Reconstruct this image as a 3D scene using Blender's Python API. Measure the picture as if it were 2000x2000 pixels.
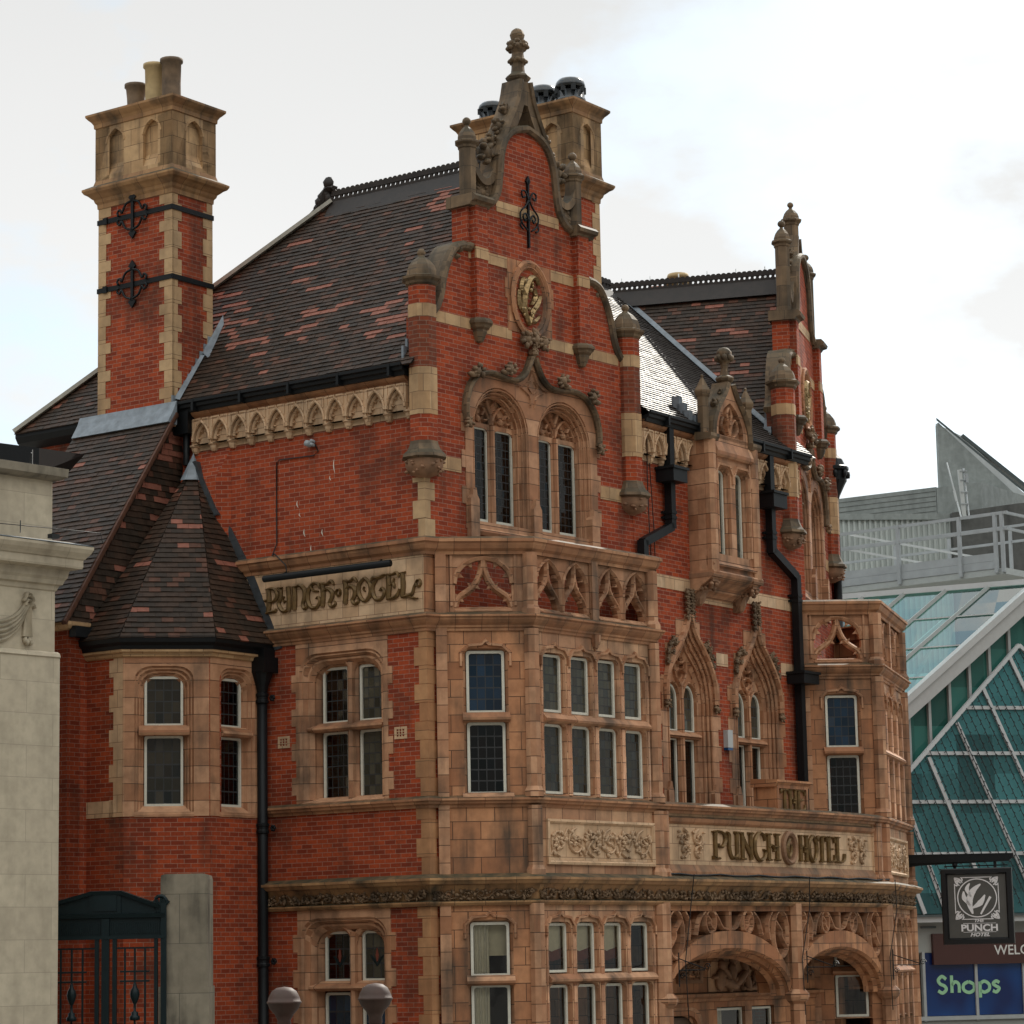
import bpy, bmesh, math, random
from mathutils import Vector, Matrix, noise
from mathutils.geometry import tessellate_polygon
R = math.radians
random.seed(7)
for o in list(bpy.data.objects): bpy.data.objects.remove(o)
scene = bpy.context.scene
COL = scene.collection
# ------------------------------------------------------------------ camera, sky, sun, exposure
CAMZ = 3.2
pitch, roll = R(9.3035), R(-1.1252)
fwd = Vector((0, math.cos(pitch), math.sin(pitch))); up0 = Vector((0, -math.sin(pitch), math.cos(pitch))); r0 = Vector((1, 0, 0))
rt = math.cos(roll)*r0 + math.sin(roll)*up0
upv = -math.sin(roll)*r0 + math.cos(roll)*up0
cd = bpy.data.cameras.new("camera"); cam = bpy.data.objects.new("camera", cd); COL.objects.link(cam)
mw = Matrix((rt, upv, -fwd)).transposed().to_4x4(); mw.translation = Vector((0, 0, CAMZ)); cam.matrix_world = mw
cd.sensor_width = 36; cd.lens = 36*5396/2000; cd.clip_start = .5; cd.clip_end = 6000
scene.camera = cam
SUN_AZ, SUN_EL = 24.5, 39.0          # azimuth measured from +Y (view direction) towards +X
w = bpy.data.worlds.new("World"); scene.world = w; w.use_nodes = True
nt = w.node_tree; nt.nodes.clear()
def N(t, ty, **kw):
    n = t.nodes.new(ty)
    for k, v in kw.items():
        if k in n.inputs: n.inputs[k].default_value = v
        else: setattr(n, k, v)
    return n
sky = N(nt, 'ShaderNodeTexSky', sky_type='NISHITA', sun_disc=False)
sky.sun_elevation = R(SUN_EL); sky.sun_rotation = R(SUN_AZ); sky.air_density = 1.0; sky.dust_density = 2.0
tc = N(nt, 'ShaderNodeTexCoord')
mp = N(nt, 'ShaderNodeMapping'); mp.inputs['Scale'].default_value = (1, 1, 1.9); mp.inputs['Location'].default_value = (1.65, .2, .33)
nt.links.new(tc.outputs['Generated'], mp.inputs['Vector'])
n1 = N(nt, 'ShaderNodeTexNoise', Scale=5.5, Detail=7.0, Roughness=.55)
n2 = N(nt, 'ShaderNodeTexNoise', Scale=2.2, Detail=3.0, Roughness=.5)
nt.links.new(mp.outputs['Vector'], n1.inputs['Vector']); nt.links.new(mp.outputs['Vector'], n2.inputs['Vector'])
cov = N(nt, 'ShaderNodeValToRGB'); cov.color_ramp.elements[0].position = .40; cov.color_ramp.elements[0].color = (.1,.1,.1,1); cov.color_ramp.elements[1].position = .53; cov.color_ramp.elements[1].color = (1,1,1,1)
shade = N(nt, 'ShaderNodeValToRGB'); shade.color_ramp.elements[0].position = .3; shade.color_ramp.elements[0].color = (10.3, 10.5, 10.5, 1)
shade.color_ramp.elements[1].position = .62; shade.color_ramp.elements[1].color = (11.1, 11.1, 11.0, 1)
nt.links.new(n1.outputs['Fac'], cov.inputs['Fac']); nt.links.new(n2.outputs['Fac'], shade.inputs['Fac'])
mix = N(nt, 'ShaderNodeMixRGB'); mix.blend_type = 'MIX'
blue = N(nt, 'ShaderNodeMixRGB'); blue.blend_type = 'ADD'; blue.inputs[0].default_value = 1.0; blue.inputs[2].default_value = (3.4, 5.2, 6.2, 1)
nt.links.new(sky.outputs['Color'], blue.inputs[1])
nt.links.new(cov.outputs['Color'], mix.inputs[0]); nt.links.new(blue.outputs['Color'], mix.inputs[1]); nt.links.new(shade.outputs['Color'], mix.inputs[2])
sep = N(nt, 'ShaderNodeSeparateXYZ'); nt.links.new(tc.outputs['Generated'], sep.inputs[0])
def rmp(src, *els):
    n = N(nt, 'ShaderNodeValToRGB'); e = n.color_ramp.elements
    while len(e) < len(els): e.new(.5)
    for k, (p, c) in enumerate(els): e[k].position = p; e[k].color = (c, c, c, 1)
    nt.links.new(src, n.inputs[0]); return n.outputs[0]
my = N(nt, 'ShaderNodeMath', operation='MULTIPLY_ADD'); my.inputs[1].default_value = .5; my.inputs[2].default_value = .5; nt.links.new(sep.outputs['Y'], my.inputs[0])
fz = rmp(sep.outputs['Z'], (.0, .70), (.12, .68), (.22, .66), (.34, .57), (.55, 1.0))
flow = rmp(my.outputs[0], (.1, .28), (.5, .30), (.80, .8), (.88, 1.0)); fhigh = rmp(my.outputs[0], (.1, 1.5), (.5, 1.25), (.85, 1.0))
zz = rmp(sep.outputs['Z'], (.28, 0.), (.5, 1.0))
fy = N(nt, 'ShaderNodeMixRGB'); nt.links.new(zz, fy.inputs[0]); nt.links.new(flow, fy.inputs[1]); nt.links.new(fhigh, fy.inputs[2])
warm = N(nt, 'ShaderNodeValToRGB'); we = warm.color_ramp.elements; we[0].position = .3; we[0].color = (1.05, 1.0, .93, 1); we[1].position = .9; we[1].color = (1, 1, 1, 1); nt.links.new(my.outputs[0], warm.inputs[0])
fm = N(nt, 'ShaderNodeMixRGB'); fm.blend_type = 'MULTIPLY'; fm.inputs[0].default_value = 1.0; nt.links.new(fz, fm.inputs[1]); nt.links.new(fy.outputs[0], fm.inputs[2])
fw = N(nt, 'ShaderNodeMixRGB'); fw.blend_type = 'MULTIPLY'; fw.inputs[0].default_value = 1.0; nt.links.new(fm.outputs[0], fw.inputs[1]); nt.links.new(warm.outputs[0], fw.inputs[2]); fm = fw
mul = N(nt, 'ShaderNodeMixRGB'); mul.blend_type = 'MULTIPLY'; mul.inputs[0].default_value = 1.0; nt.links.new(mix.outputs['Color'], mul.inputs[1]); nt.links.new(fm.outputs[0], mul.inputs[2])
mix = mul
bg = N(nt, 'ShaderNodeBackground', Strength=0.085); wo = N(nt, 'ShaderNodeOutputWorld')
nt.links.new(mix.outputs['Color'], bg.inputs['Color']); nt.links.new(bg.outputs['Background'], wo.inputs['Surface'])
sl = bpy.data.lights.new("sun", 'SUN'); sl.energy = 2.6; sl.angle = R(.53); sl.color = (1, .94, .84)
so = bpy.data.objects.new("sun", sl); COL.objects.link(so)
sd = Vector((math.sin(R(SUN_AZ))*math.cos(R(SUN_EL)), math.cos(R(SUN_AZ))*math.cos(R(SUN_EL)), math.sin(R(SUN_EL))))
so.rotation_euler = sd.to_track_quat('Z', 'Y').to_euler(); so.location = sd*200
scene.view_settings.view_transform = 'Standard'; scene.view_settings.look = 'None'
scene.view_settings.exposure = 0.62; scene.view_settings.gamma = 1.0
scene.render.resolution_x = scene.render.resolution_y = 1024

# ------------------------------------------------------------------ materials
MATS = {}
def newmat(name):
    m = bpy.data.materials.new(name); m.use_nodes = True; t = m.node_tree
    p = t.nodes['Principled BSDF']; MATS[name] = m
    return m, t, p
def uvn(t): return N(t, 'ShaderNodeUVMap').outputs[0]
def L_(t, a, b): t.links.new(a, b)
def mixc(t, fac, a, b, mode='MIX'):
    n = N(t, 'ShaderNodeMixRGB'); n.blend_type = mode
    for i, x in ((0, fac), (1, a), (2, b)):
        if hasattr(x, 'type') and hasattr(x, 'links'): L_(t, x, n.inputs[i])
        else: n.inputs[i].default_value = x if i == 0 else (x if len(x) == 4 else (*x, 1))
    return n.outputs[0]
def ramp(t, fac, *els):
    n = N(t, 'ShaderNodeValToRGB'); e = n.color_ramp.elements
    while len(e) < len(els): e.new(.5)
    for k, (p, c) in enumerate(els):
        e[k].position = p; e[k].color = (c, c, c, 1) if not hasattr(c, '__len__') else (*c, 1)
    L_(t, fac, n.inputs[0]); return n.outputs[0]
def noi(t, scale, detail=4, vec=None, sc=None, rough=.55):
    n = N(t, 'ShaderNodeTexNoise', Scale=scale, Detail=detail, Roughness=rough)
    if vec is None:
        vec = N(t, 'ShaderNodeNewGeometry').outputs['Position']
    if sc:
        m = N(t, 'ShaderNodeMapping'); m.inputs['Scale'].default_value = sc; L_(t, vec, m.inputs['Vector']); vec = m.outputs['Vector']
    L_(t, vec, n.inputs['Vector']); return n.outputs['Fac']
def bump(t, p, h, strength=.3, dist=.01):
    b = N(t, 'ShaderNodeBump', Strength=strength, Distance=dist); L_(t, h, b.inputs['Height']); L_(t, b.outputs[0], p.inputs['Normal'])
def brick_mat(name, c1, c2, cm, bw=.222, rh=.075, mort=.0055, dirt=.55, dcol=(.035, .022, .014), rough=.85, offset=.5):
    m, t, p = newmat(name)
    b = N(t, 'ShaderNodeTexBrick', Scale=1.0); b.offset = offset
    b.inputs['Brick Width'].default_value = bw; b.inputs['Row Height'].default_value = rh; b.inputs['Mortar Size'].default_value = mort
    b.inputs['Mortar Smooth'].default_value = .25; b.inputs['Bias'].default_value = -.1
    b.inputs['Color1'].default_value = (*c1, 1); b.inputs['Color2'].default_value = (*c2, 1); b.inputs['Mortar'].default_value = (*cm, 1)
    L_(t, uvn(t), b.inputs['Vector'])
    n_big = noi(t, .9, 6); n_small = noi(t, 24, 3)
    c = mixc(t, ramp(t, n_small, (.3, .0), (.75, .35)), b.outputs['Color'], tuple(x*.45 for x in c2))
    streak = noi(t, 2.2, 5, sc=(1, 1, .16))
    d = ramp(t, mixc(t, .5, n_big, streak), (.50, 0.), (.66, dirt))
    c = mixc(t, d, c, dcol)
    L_(t, c, p.inputs['Base Color']); p.inputs['Roughness'].default_value = rough; p.inputs['Specular IOR Level'].default_value = .25
    bump(t, p, b.outputs['Fac'], -.55, .006)
    return m
brick_mat('brick', (.40, .064, .018), (.19, .028, .011), (.34, .18, .125), dirt=.72)
brick_mat('brick_dark', (.25, .055, .022), (.13, .034, .017), (.22, .14, .10), dirt=.85)
def stone_mat(name, c1, c2, joint, bw, rh, dirt=.5, dcol=(.045, .035, .025), offset=.5, rough=.7, moss=0., jw=.005):
    m, t, p = newmat(name)
    b = N(t, 'ShaderNodeTexBrick', Scale=1.0); b.offset = offset
    b.inputs['Brick Width'].default_value = bw; b.inputs['Row Height'].default_value = rh; b.inputs['Mortar Size'].default_value = jw
    b.inputs['Mortar Smooth'].default_value = .2; b.inputs['Bias'].default_value = 0
    b.inputs['Color1'].default_value = (*c1, 1); b.inputs['Color2'].default_value = (*c2, 1); b.inputs['Mortar'].default_value = (*joint, 1)
    L_(t, uvn(t), b.inputs['Vector'])
    n_big = noi(t, 1.3, 6); n_mid = noi(t, 6, 5)
    c = mixc(t, ramp(t, n_mid, (.35, 0.), (.75, .5)), b.outputs['Color'], tuple(x*.6 for x in c2))
    streak = noi(t, 3.2, 5, sc=(1, 1, .14))
    d = ramp(t, mixc(t, .55, n_big, streak), (.47, 0.), (.66, dirt))
    c = mixc(t, d, c, dcol)
    if moss:
        # lichen and moss sit on the weathered ledges of the stone
        g = N(t, 'ShaderNodeNewGeometry'); sx = N(t, 'ShaderNodeSeparateXYZ'); L_(t, g.outputs['True Normal'], sx.inputs[0])
        f = ramp(t, sx.outputs['Z'], (.25, 0.), (.75, 1.0))
        f2 = mixc(t, 1.0, f, ramp(t, noi(t, 5, 4), (.3, moss*.55), (.6, moss)), 'MULTIPLY')
        c = mixc(t, f2, c, (.045, .040, .022))
    L_(t, c, p.inputs['Base Color']); p.inputs['Roughness'].default_value = rough; p.inputs['Specular IOR Level'].default_value = .3
    bump(t, p, mixc(t, .3, b.outputs['Fac'], n_mid), -.25, .006)
    return m
TC1, TC2 = (.54, .255, .122), (.345, .142, .064)
stone_mat('terracotta', TC1, TC2, (.055, .026, .014), .46, .29, jw=.007, dirt=.85)
stone_mat('terracotta_jamb', (.59, .325, .185), (.34, .145, .068), (.06, .028, .016), 3.0, .285, offset=0, jw=.007, dirt=.82)
stone_mat('terracotta_run', (.50, .25, .125), (.33, .145, .070), (.06, .03, .018), .44, 40, dirt=.75, offset=0, moss=.9)
stone_mat('terracotta_front', (.61, .36, .205), (.41, .20, .108), (.06, .030, .018), .44, .29, dirt=.8, jw=.007)
stone_mat('terracotta_pale', (.66, .45, .28), (.56, .35, .20), (.17, .085, .045), .34, .29, dirt=.45)
stone_mat('buff', (.56, .36, .19), (.43, .25, .12), (.13, .07, .04), .40, .3, dirt=.45)
stone_mat('buff_sooty', (.55, .35, .18), (.44, .26, .125), (.07, .04, .022), .40, .3, dirt=.95, dcol=(.05, .038, .026))
stone_mat('buff_block', (.56, .37, .20), (.43, .265, .135), (.10, .055, .03), 30, .5, dirt=.35)
stone_mat('terracotta_quoin', (.47, .24, .11), (.37, .17, .075), (.10, .055, .03), 30, .5, dirt=.4)
stone_mat('old_stone', (.23, .148, .082), (.12, .078, .045), (.04, .03, .02), .5, .42, dirt=1.0, dcol=(.026, .021, .014), moss=.7)
stone_mat('weathered_run', (.42, .235, .105), (.32, .165, .075), (.06, .04, .025), .5, 40, dirt=.9, dcol=(.03, .025, .017), offset=0, moss=1.0)
stone_mat('carved', (.34, .185, .105), (.26, .135, .075), (.10, .05, .03), 60, 60, dirt=.6)
stone_mat('carved_pale', (.58, .39, .24), (.48, .30, .175), (.10, .05, .03), 60, 60, dirt=.7)
stone_mat('carved_dark', (.24, .15, .085), (.16, .10, .058), (.05, .03, .02), 60, 60, dirt=.8, dcol=(.02, .016, .012))
stone_mat('portland', (.52, .44, .32), (.46, .385, .28), (.30, .255, .19), .95, .46, dirt=.35, dcol=(.16, .13, .09), jw=.004)
stone_mat('portland_run', (.52, .44, .32), (.46, .385, .28), (.35, .30, .22), 1.2, 40, dirt=.45, dcol=(.13, .10, .07), moss=.6, offset=0)
stone_mat('pier_stone', (.27, .23, .17), (.22, .185, .135), (.10, .09, .07), 5, .72, dirt=1.0, dcol=(.035, .031, .023))
stone_mat('granite', (.075, .040, .030), (.05, .028, .021), (.1, .06, .05), 60, 60, dirt=.5, rough=.6)
stone_mat('concrete', (.27, .29, .28), (.24, .26, .25), (.17, .18, .18), 60, 60, dirt=.5, dcol=(.10, .11, .105))
stone_mat('concrete_dark', (.10, .10, .095), (.085, .085, .08), (.06, .06, .06), 60, 60, dirt=.7, dcol=(.03, .03, .03))
def plain(name, col, rough=.6, metal=0., spec=.4, var=.25, scale=8, bumpy=0.):
    m, t, p = newmat(name)
    c = mixc(t, ramp(t, noi(t, scale, 5), (.3, 0.), (.75, 1.)), col, tuple(x*(1-var) for x in col))
    L_(t, c, p.inputs['Base Color']); p.inputs['Roughness'].default_value = rough; p.inputs['Metallic'].default_value = metal
    p.inputs['Specular IOR Level'].default_value = spec
    if bumpy: bump(t, p, noi(t, scale*3, 4), bumpy, .01)
    return m
plain('tile_dark', (.040, .027, .0185), .6, spec=.2, var=.5, scale=9, bumpy=.3)
plain('tile_brown', (.058, .034, .022), .6, spec=.2, var=.5, scale=9, bumpy=.3)
plain('tile_rust', (.105, .047, .029), .6, spec=.2, var=.4, scale=9, bumpy=.3)
plain('tile_glaze', (.040, .030, .024), .52, spec=.28, var=.5, scale=9, bumpy=.35)
plain('tile_red', (.27, .10, .066), .65, spec=.25, var=.35, scale=12, bumpy=.3)
plain('tile_crest', (.026, .018, .014), .65, var=.5, scale=6)
plain('lead', (.22, .25, .28), .55, spec=.5, var=.5, scale=6, bumpy=.4)
plain('lead_dark', (.05, .055, .06), .5, spec=.5, var=.5, scale=6)
plain('black_iron', (.006, .007, .008), .5, spec=.25, var=.4)
plain('black_plastic', (.008, .009, .010), .5, spec=.22, var=.2)
plain('gate_paint', (.004, .013, .015), .45, spec=.25, var=.3)
plain('white_paint', (.66, .63, .53), .5, var=.16, scale=20)
plain('white_gloss', (.44, .45, .44), .45, var=.08)
plain('grey_steel', (.33, .35, .36), .5, var=.2, scale=3)
plain('steel_light', (.50, .52, .52), .5, var=.2, scale=2)
plain('frame_grey', (.36, .38, .37), .45, var=.15)
plain('alu_dark', (.07, .085, .085), .4, var=.2)
plain('cement', (.42, .40, .34), .8, var=.3, scale=6)
plain('pot_buff', (.48, .34, .17), .75, var=.35, scale=5)
plain('pot_sooty', (.20, .13, .08), .75, var=.75, scale=4)
plain('pot_black', (.010, .011, .012), .22, spec=.6, var=.2)
plain('gilt', (.20, .115, .040), .42, metal=.35, var=.6, scale=14)
plain('gilt_bright', (.38, .25, .115), .34, metal=.7, var=.7, scale=20)
plain('curtain', (.74, .68, .54), .9, var=.15, scale=14)
plain('curtain_red', (.20, .05, .03), .9, var=.3, scale=14)
plain('blind', (.72, .64, .46), .9, var=.1, scale=14)
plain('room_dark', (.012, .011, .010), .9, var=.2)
plain('wood_room', (.10, .055, .03), .6, var=.4)
plain('sign_black', (.006, .006, .007), .3, var=.2)
plain('sign_brown', (.085, .080, .072), .28, spec=.5, var=.25, scale=3)
plain('sign_white', (.74, .71, .71), .5, var=.1)
plain('welcome_brown', (.060, .020, .015), .35, spec=.5, var=.25, scale=1)
plain('poster_green', (.30, .56, .33), .5, var=.08)
plain('welcome_white', (.62, .62, .58), .5, var=.08)
plain('pavement', (.20, .19, .17), .85, var=.3, scale=2)
plain('asphalt', (.05, .05, .05), .9, var=.3, scale=4)
plain('wall_grey', (.30, .315, .29), .6, var=.12, scale=2)
plain('cladding', (.42, .45, .43), .55, var=.3, scale=.8)
plain('wire', (.012, .012, .012), .6)
m, t, p = newmat('poster_blue')
c = ramp(t, noi(t, .55, 2, sc=(1, 1, .6)), (.38, (.002, .015, .085)), (.5, (.003, .045, .18)), (.62, (.005, .07, .10)))
L_(t, c, p.inputs['Base Color']); p.inputs['Roughness'].default_value = .2
def glass_mat(name, tint, lead=.07, refl=1.0, tilt=.05, body=None, rough=.03, trans=.55, wob=.0, ior=1.5):
    """pane: fresnel reflection over a tinted see-through body, with lead cames on a unit-cell UV grid"""
    m, t, p = newmat(name); t.nodes.remove(p); out = t.nodes['Material Output']
    uv = uvn(t)
    fl = N(t, 'ShaderNodeVectorMath'); fl.operation = 'FLOOR'; L_(t, uv, fl.inputs[0])
    g = N(t, 'ShaderNodeNewGeometry')
    wn = N(t, 'ShaderNodeTexWhiteNoise'); wn.noise_dimensions = '4D'; L_(t, fl.outputs[0], wn.inputs['Vector'])
    oi = N(t, 'ShaderNodeObjectInfo'); L_(t, oi.outputs['Random'], wn.inputs['W'])
    sub = N(t, 'ShaderNodeVectorMath'); sub.operation = 'SUBTRACT'; L_(t, wn.outputs['Color'], sub.inputs[0]); sub.inputs[1].default_value = (.5, .5, .5)
    sc = N(t, 'ShaderNodeVectorMath'); sc.operation = 'SCALE'; sc.inputs['Scale'].default_value = tilt; L_(t, sub.outputs[0], sc.inputs[0])
    ad = N(t, 'ShaderNodeVectorMath'); ad.operation = 'ADD'; L_(t, g.outputs['Normal'], ad.inputs[0]); L_(t, sc.outputs[0], ad.inputs[1])
    src = ad.outputs[0]
    if wob:
        nz = N(t, 'ShaderNodeTexNoise', Scale=2.2, Detail=2.0); L_(t, g.outputs['Position'], nz.inputs['Vector'])
        s2 = N(t, 'ShaderNodeVectorMath'); s2.operation = 'SUBTRACT'; L_(t, nz.outputs['Color'], s2.inputs[0]); s2.inputs[1].default_value = (.5, .5, .5)
        s3 = N(t, 'ShaderNodeVectorMath'); s3.operation = 'SCALE'; s3.inputs['Scale'].default_value = wob; L_(t, s2.outputs[0], s3.inputs[0])
        a2 = N(t, 'ShaderNodeVectorMath'); a2.operation = 'ADD'; L_(t, src, a2.inputs[0]); L_(t, s3.outputs[0], a2.inputs[1]); src = a2.outputs[0]
    nm = N(t, 'ShaderNodeVectorMath'); nm.operation = 'NORMALIZE'; L_(t, src, nm.inputs[0])
    gl = N(t, 'ShaderNodeBsdfGlossy'); gl.inputs['Roughness'].default_value = rough; gl.inputs['Color'].default_value = (refl, refl, refl, 1); L_(t, nm.outputs[0], gl.inputs['Normal'])
    if body is None:
        bs = N(t, 'ShaderNodeBsdfTransparent'); bs.inputs['Color'].default_value = (*[x*trans for x in tint], 1)
    else:
        bs = N(t, 'ShaderNodeBsdfDiffuse')
        bc = mixc(t, wn.outputs['Value'], body, tuple(x*.35 for x in body)); L_(t, bc, bs.inputs['Color'])
    fr = N(t, 'ShaderNodeFresnel', IOR=ior); L_(t, nm.outputs[0], fr.inputs['Normal'])
    ms = N(t, 'ShaderNodeMixShader'); L_(t, fr.outputs[0], ms.inputs[0]); L_(t, bs.outputs[0], ms.inputs[1]); L_(t, gl.outputs[0], ms.inputs[2])
    last = ms.outputs[0]
    if lead:
        b = N(t, 'ShaderNodeTexBrick', Scale=1.0); b.offset = 0
        for k, v in (('Brick Width', 1.), ('Row Height', 1.), ('Mortar Size', lead), ('Mortar Smooth', 0.)): b.inputs[k].default_value = v
        L_(t, uv, b.inputs['Vector'])
        ld = N(t, 'ShaderNodeBsdfPrincipled'); ld.inputs['Base Color'].default_value = (.022, .022, .022, 1); ld.inputs['Roughness'].default_value = .6
        m2 = N(t, 'ShaderNodeMixShader'); L_(t, b.outputs['Fac'], m2.inputs[0]); L_(t, last, m2.inputs[1]); L_(t, ld.outputs[0], m2.inputs[2]); last = m2.outputs[0]
    L_(t, last, out.inputs['Surface'])
    return m
glass_mat('leaded_glass', (.55, .6, .5), lead=.06, tilt=.06, trans=.7)
glass_mat('leaded_blind', (.5, .5, .4), lead=.06, tilt=.08, body=(.075, .068, .047))
glass_mat('leaded_check', (.5, .5, .4), lead=.06, tilt=.10, body=(.042, .034, .021))
glass_mat('leaded_sky', (.5, .5, .4), lead=.055, tilt=.10, body=(.014, .035, .065))  # the sky's blue reflection is put into the pane's body colour
glass_mat('clear_glass', (.92, .92, .88), lead=0, tilt=0, trans=.92, wob=.05)
glass_mat('dark_glass', (.3, .35, .33), lead=0, tilt=0, trans=.5, wob=.03)
glass_mat('mall_glass', (.32, .72, .64), lead=0, tilt=.03, trans=.85, wob=.02, ior=2.3)
glass_mat('mall_front', (.30, .55, .53), lead=0, tilt=.02, body=(.062, .205, .215), wob=.04)
glass_mat('mall_strip', (.30, .55, .47), lead=0, tilt=.02, body=(.05, .20, .165), wob=.05)
# ------------------------------------------------------------------ geometry helpers
class Fr:
    """a facade frame: u runs along the wall, z is up, d is the distance out from the wall plane"""
    def __init__(s, xy, deg):
        a = R(deg); s.deg = deg; s.O = Vector((xy[0], xy[1])); s.u = Vector((math.sin(a), math.cos(a))); s.n = Vector((math.cos(a), -math.sin(a)))
    def xy(s, u, d=0): return s.O + s.u*u + s.n*d
    def P(s, u, z, d=0): q = s.xy(u, d); return Vector((q.x, q.y, z))
def FrPts(a, b): return Fr(a, math.degrees(math.atan2(b[0]-a[0], b[1]-a[1])))
Z = Vector((0, 0, 1))
class MB:
    def __init__(s): s.v = []; s.f = []; s.m = []; s.s = []; s.uv = {}
    def add(s, vs, fs, mat=0, smooth=False):
        b = len(s.v); s.v += [Vector(x) for x in vs]
        for f in fs: s.f.append([b+i for i in f]); s.m.append(mat); s.s.append(smooth)
    def quad(s, a, b, c, d, mat=0): s.add([a, b, c, d], [(0, 1, 2, 3)], mat)
    def box(s, fr, u0, u1, z0, z1, d0, d1, mat=0):
        P = fr.P
        vs = [P(u0, z0, d0), P(u1, z0, d0), P(u1, z1, d0), P(u0, z1, d0), P(u0, z0, d1), P(u1, z0, d1), P(u1, z1, d1), P(u0, z1, d1)]
        s.add(vs, [(4, 5, 6, 7), (1, 0, 3, 2), (0, 4, 7, 3), (5, 1, 2, 6), (7, 6, 2, 3), (0, 1, 5, 4)], mat)
    def prism(s, fr, outer, d0, d1, holes=(), mat=0, back=False, front=True, sides=True):
        loops = [list(outer)] + [list(h) for h in holes]
        flat = [q for l in loops for q in l]
        tris = tessellate_polygon([[Vector((a, b, 0)) for a, b in l] for l in loops])
        if front: s.add([fr.P(a, b, d1) for a, b in flat], [tuple(t) for t in tris], mat)
        if back: s.add([fr.P(a, b, d0) for a, b in flat], [tuple(t) for t in tris], mat)
        if sides:
            for l in loops:
                n = len(l); vs = [fr.P(a, b, d1) for a, b in l] + [fr.P(a, b, d0) for a, b in l]
                s.add(vs, [(i, (i+1) % n, n+(i+1) % n, n+i) for i in range(n)], mat)
    def prof_u(s, fr, prof, u0, u1, mat=0, caps=True):
        n = len(prof); vs = [fr.P(u0, z, d) for d, z in prof] + [fr.P(u1, z, d) for d, z in prof]
        fs = [(i, i+1, n+i+1, n+i) for i in range(n-1)] + [(n-1, 0, n, 2*n-1)]
        if caps: fs += [tuple(range(n)), tuple(range(n, 2*n))]
        s.add(vs, fs, mat)
    def sweep2(s, fr, pts, prof, mat=0, closed=False, smooth=False, capped=True):
        """profile [(a, d)] carried along a path in the facade plane; a is measured to the left of travel"""
        n = len(pts); rings = []
        for i, p in enumerate(pts):
            p = Vector(p)
            a = Vector(pts[i-1]) if (i > 0 or closed) else None
            b = Vector(pts[(i+1) % n]) if (i < n-1 or closed) else None
            t1 = (p-a).normalized() if a is not None else None; t2 = (b-p).normalized() if b is not None else None
            if t1 is None: t1 = t2
            if t2 is None: t2 = t1
            n1 = Vector((-t1.y, t1.x)); n2 = Vector((-t2.y, t2.x)); m = (n1+n2)/max(.35, 1+n1.dot(n2))
            rings.append([fr.P(p.x+m.x*q, p.y+m.y*q, d) for q, d in prof])
        s._rings(rings, closed, mat, smooth, capped)
    def _rings(s, rings, closed, mat, smooth, capped, profclosed=True):
        k = len(rings[0]); vs = [q for r in rings for q in r]; n = len(rings); fs = []
        for i in range(n if closed else n-1):
            j = (i+1) % n
            for a in range(k if profclosed else k-1):
                b = (a+1) % k; fs.append((i*k+a, i*k+b, j*k+b, j*k+a))
        if capped and not closed: fs += [tuple(range(k)), tuple(range((n-1)*k, n*k))]
        s.add(vs, fs, mat, smooth)
    def cornice(s, plan, prof, mat=0, closed=False):
        """moulding profile [(d, z)] carried round a plan polyline; outward is to the right of travel"""
        n = len(plan); rings = []
        for i in range(n):
            p = Vector(plan[i][:2])
            a = Vector(plan[i-1][:2]) if (i > 0 or closed) else None
            b = Vector(plan[(i+1) % n][:2]) if (i < n-1 or closed) else None
            t1 = (p-a).normalized() if a is not None else None; t2 = (b-p).normalized() if b is not None else None
            if t1 is None: t1 = t2
            if t2 is None: t2 = t1
            n1 = Vector((t1.y, -t1.x)); n2 = Vector((t2.y, -t2.x)); m = (n1+n2)/max(.4, 1+n1.dot(n2))
            rings.append([Vector((p.x+m.x*d, p.y+m.y*d, z)) for d, z in prof])
        s._rings(rings, closed, mat, False, True)
    def tube(s, pts, r, n=6, mat=0, smooth=True):
        pts = [Vector(p) for p in pts]; rings = []
        for i, p in enumerate(pts):
            t = ((pts[min(i+1, len(pts)-1)]-pts[max(i-1, 0)])).normalized()
            x = t.cross(Z if abs(t.z) < .9 else Vector((1, 0, 0))).normalized(); y = t.cross(x)
            rr = r[i] if hasattr(r, '__len__') else r
            rings.append([p+x*math.cos(2*math.pi*k/n)*rr+y*math.sin(2*math.pi*k/n)*rr for k in range(n)])
        s._rings(rings, False, mat, smooth, True)
    def bar(s, a, b, wd, hg, mat=0):
        a = Vector(a); b = Vector(b); t = (b-a).normalized()
        x = t.cross(Z if abs(t.z) < .95 else Vector((0, 1, 0))).normalized(); y = x.cross(t)
        rings = [[p+x*i*wd/2+y*j*hg/2 for i, j in ((-1, -1), (1, -1), (1, 1), (-1, 1))] for p in (a, b)]
        s._rings(rings, False, mat, False, True)
    def lathe(s, x, y, prof, n=8, mat=0, smooth=False, rot=0., a0=0., a1=2*math.pi):
        full = abs(a1-a0-2*math.pi) < 1e-6; k = n if full else n+1
        rings = []
        for i in range(k):
            a = a0+(a1-a0)*i/n+rot; rings.append([Vector((x+r*math.cos(a), y+r*math.sin(a), z)) for r, z in prof])
        vs = [q for r in rings for q in r]; m = len(prof); fs = []
        for i in range(n):
            j = (i+1) % k
            for b in range(m-1): fs.append((i*m+b, j*m+b, j*m+b+1, i*m+b+1))
        s.add(vs, fs, mat, smooth)
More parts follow.
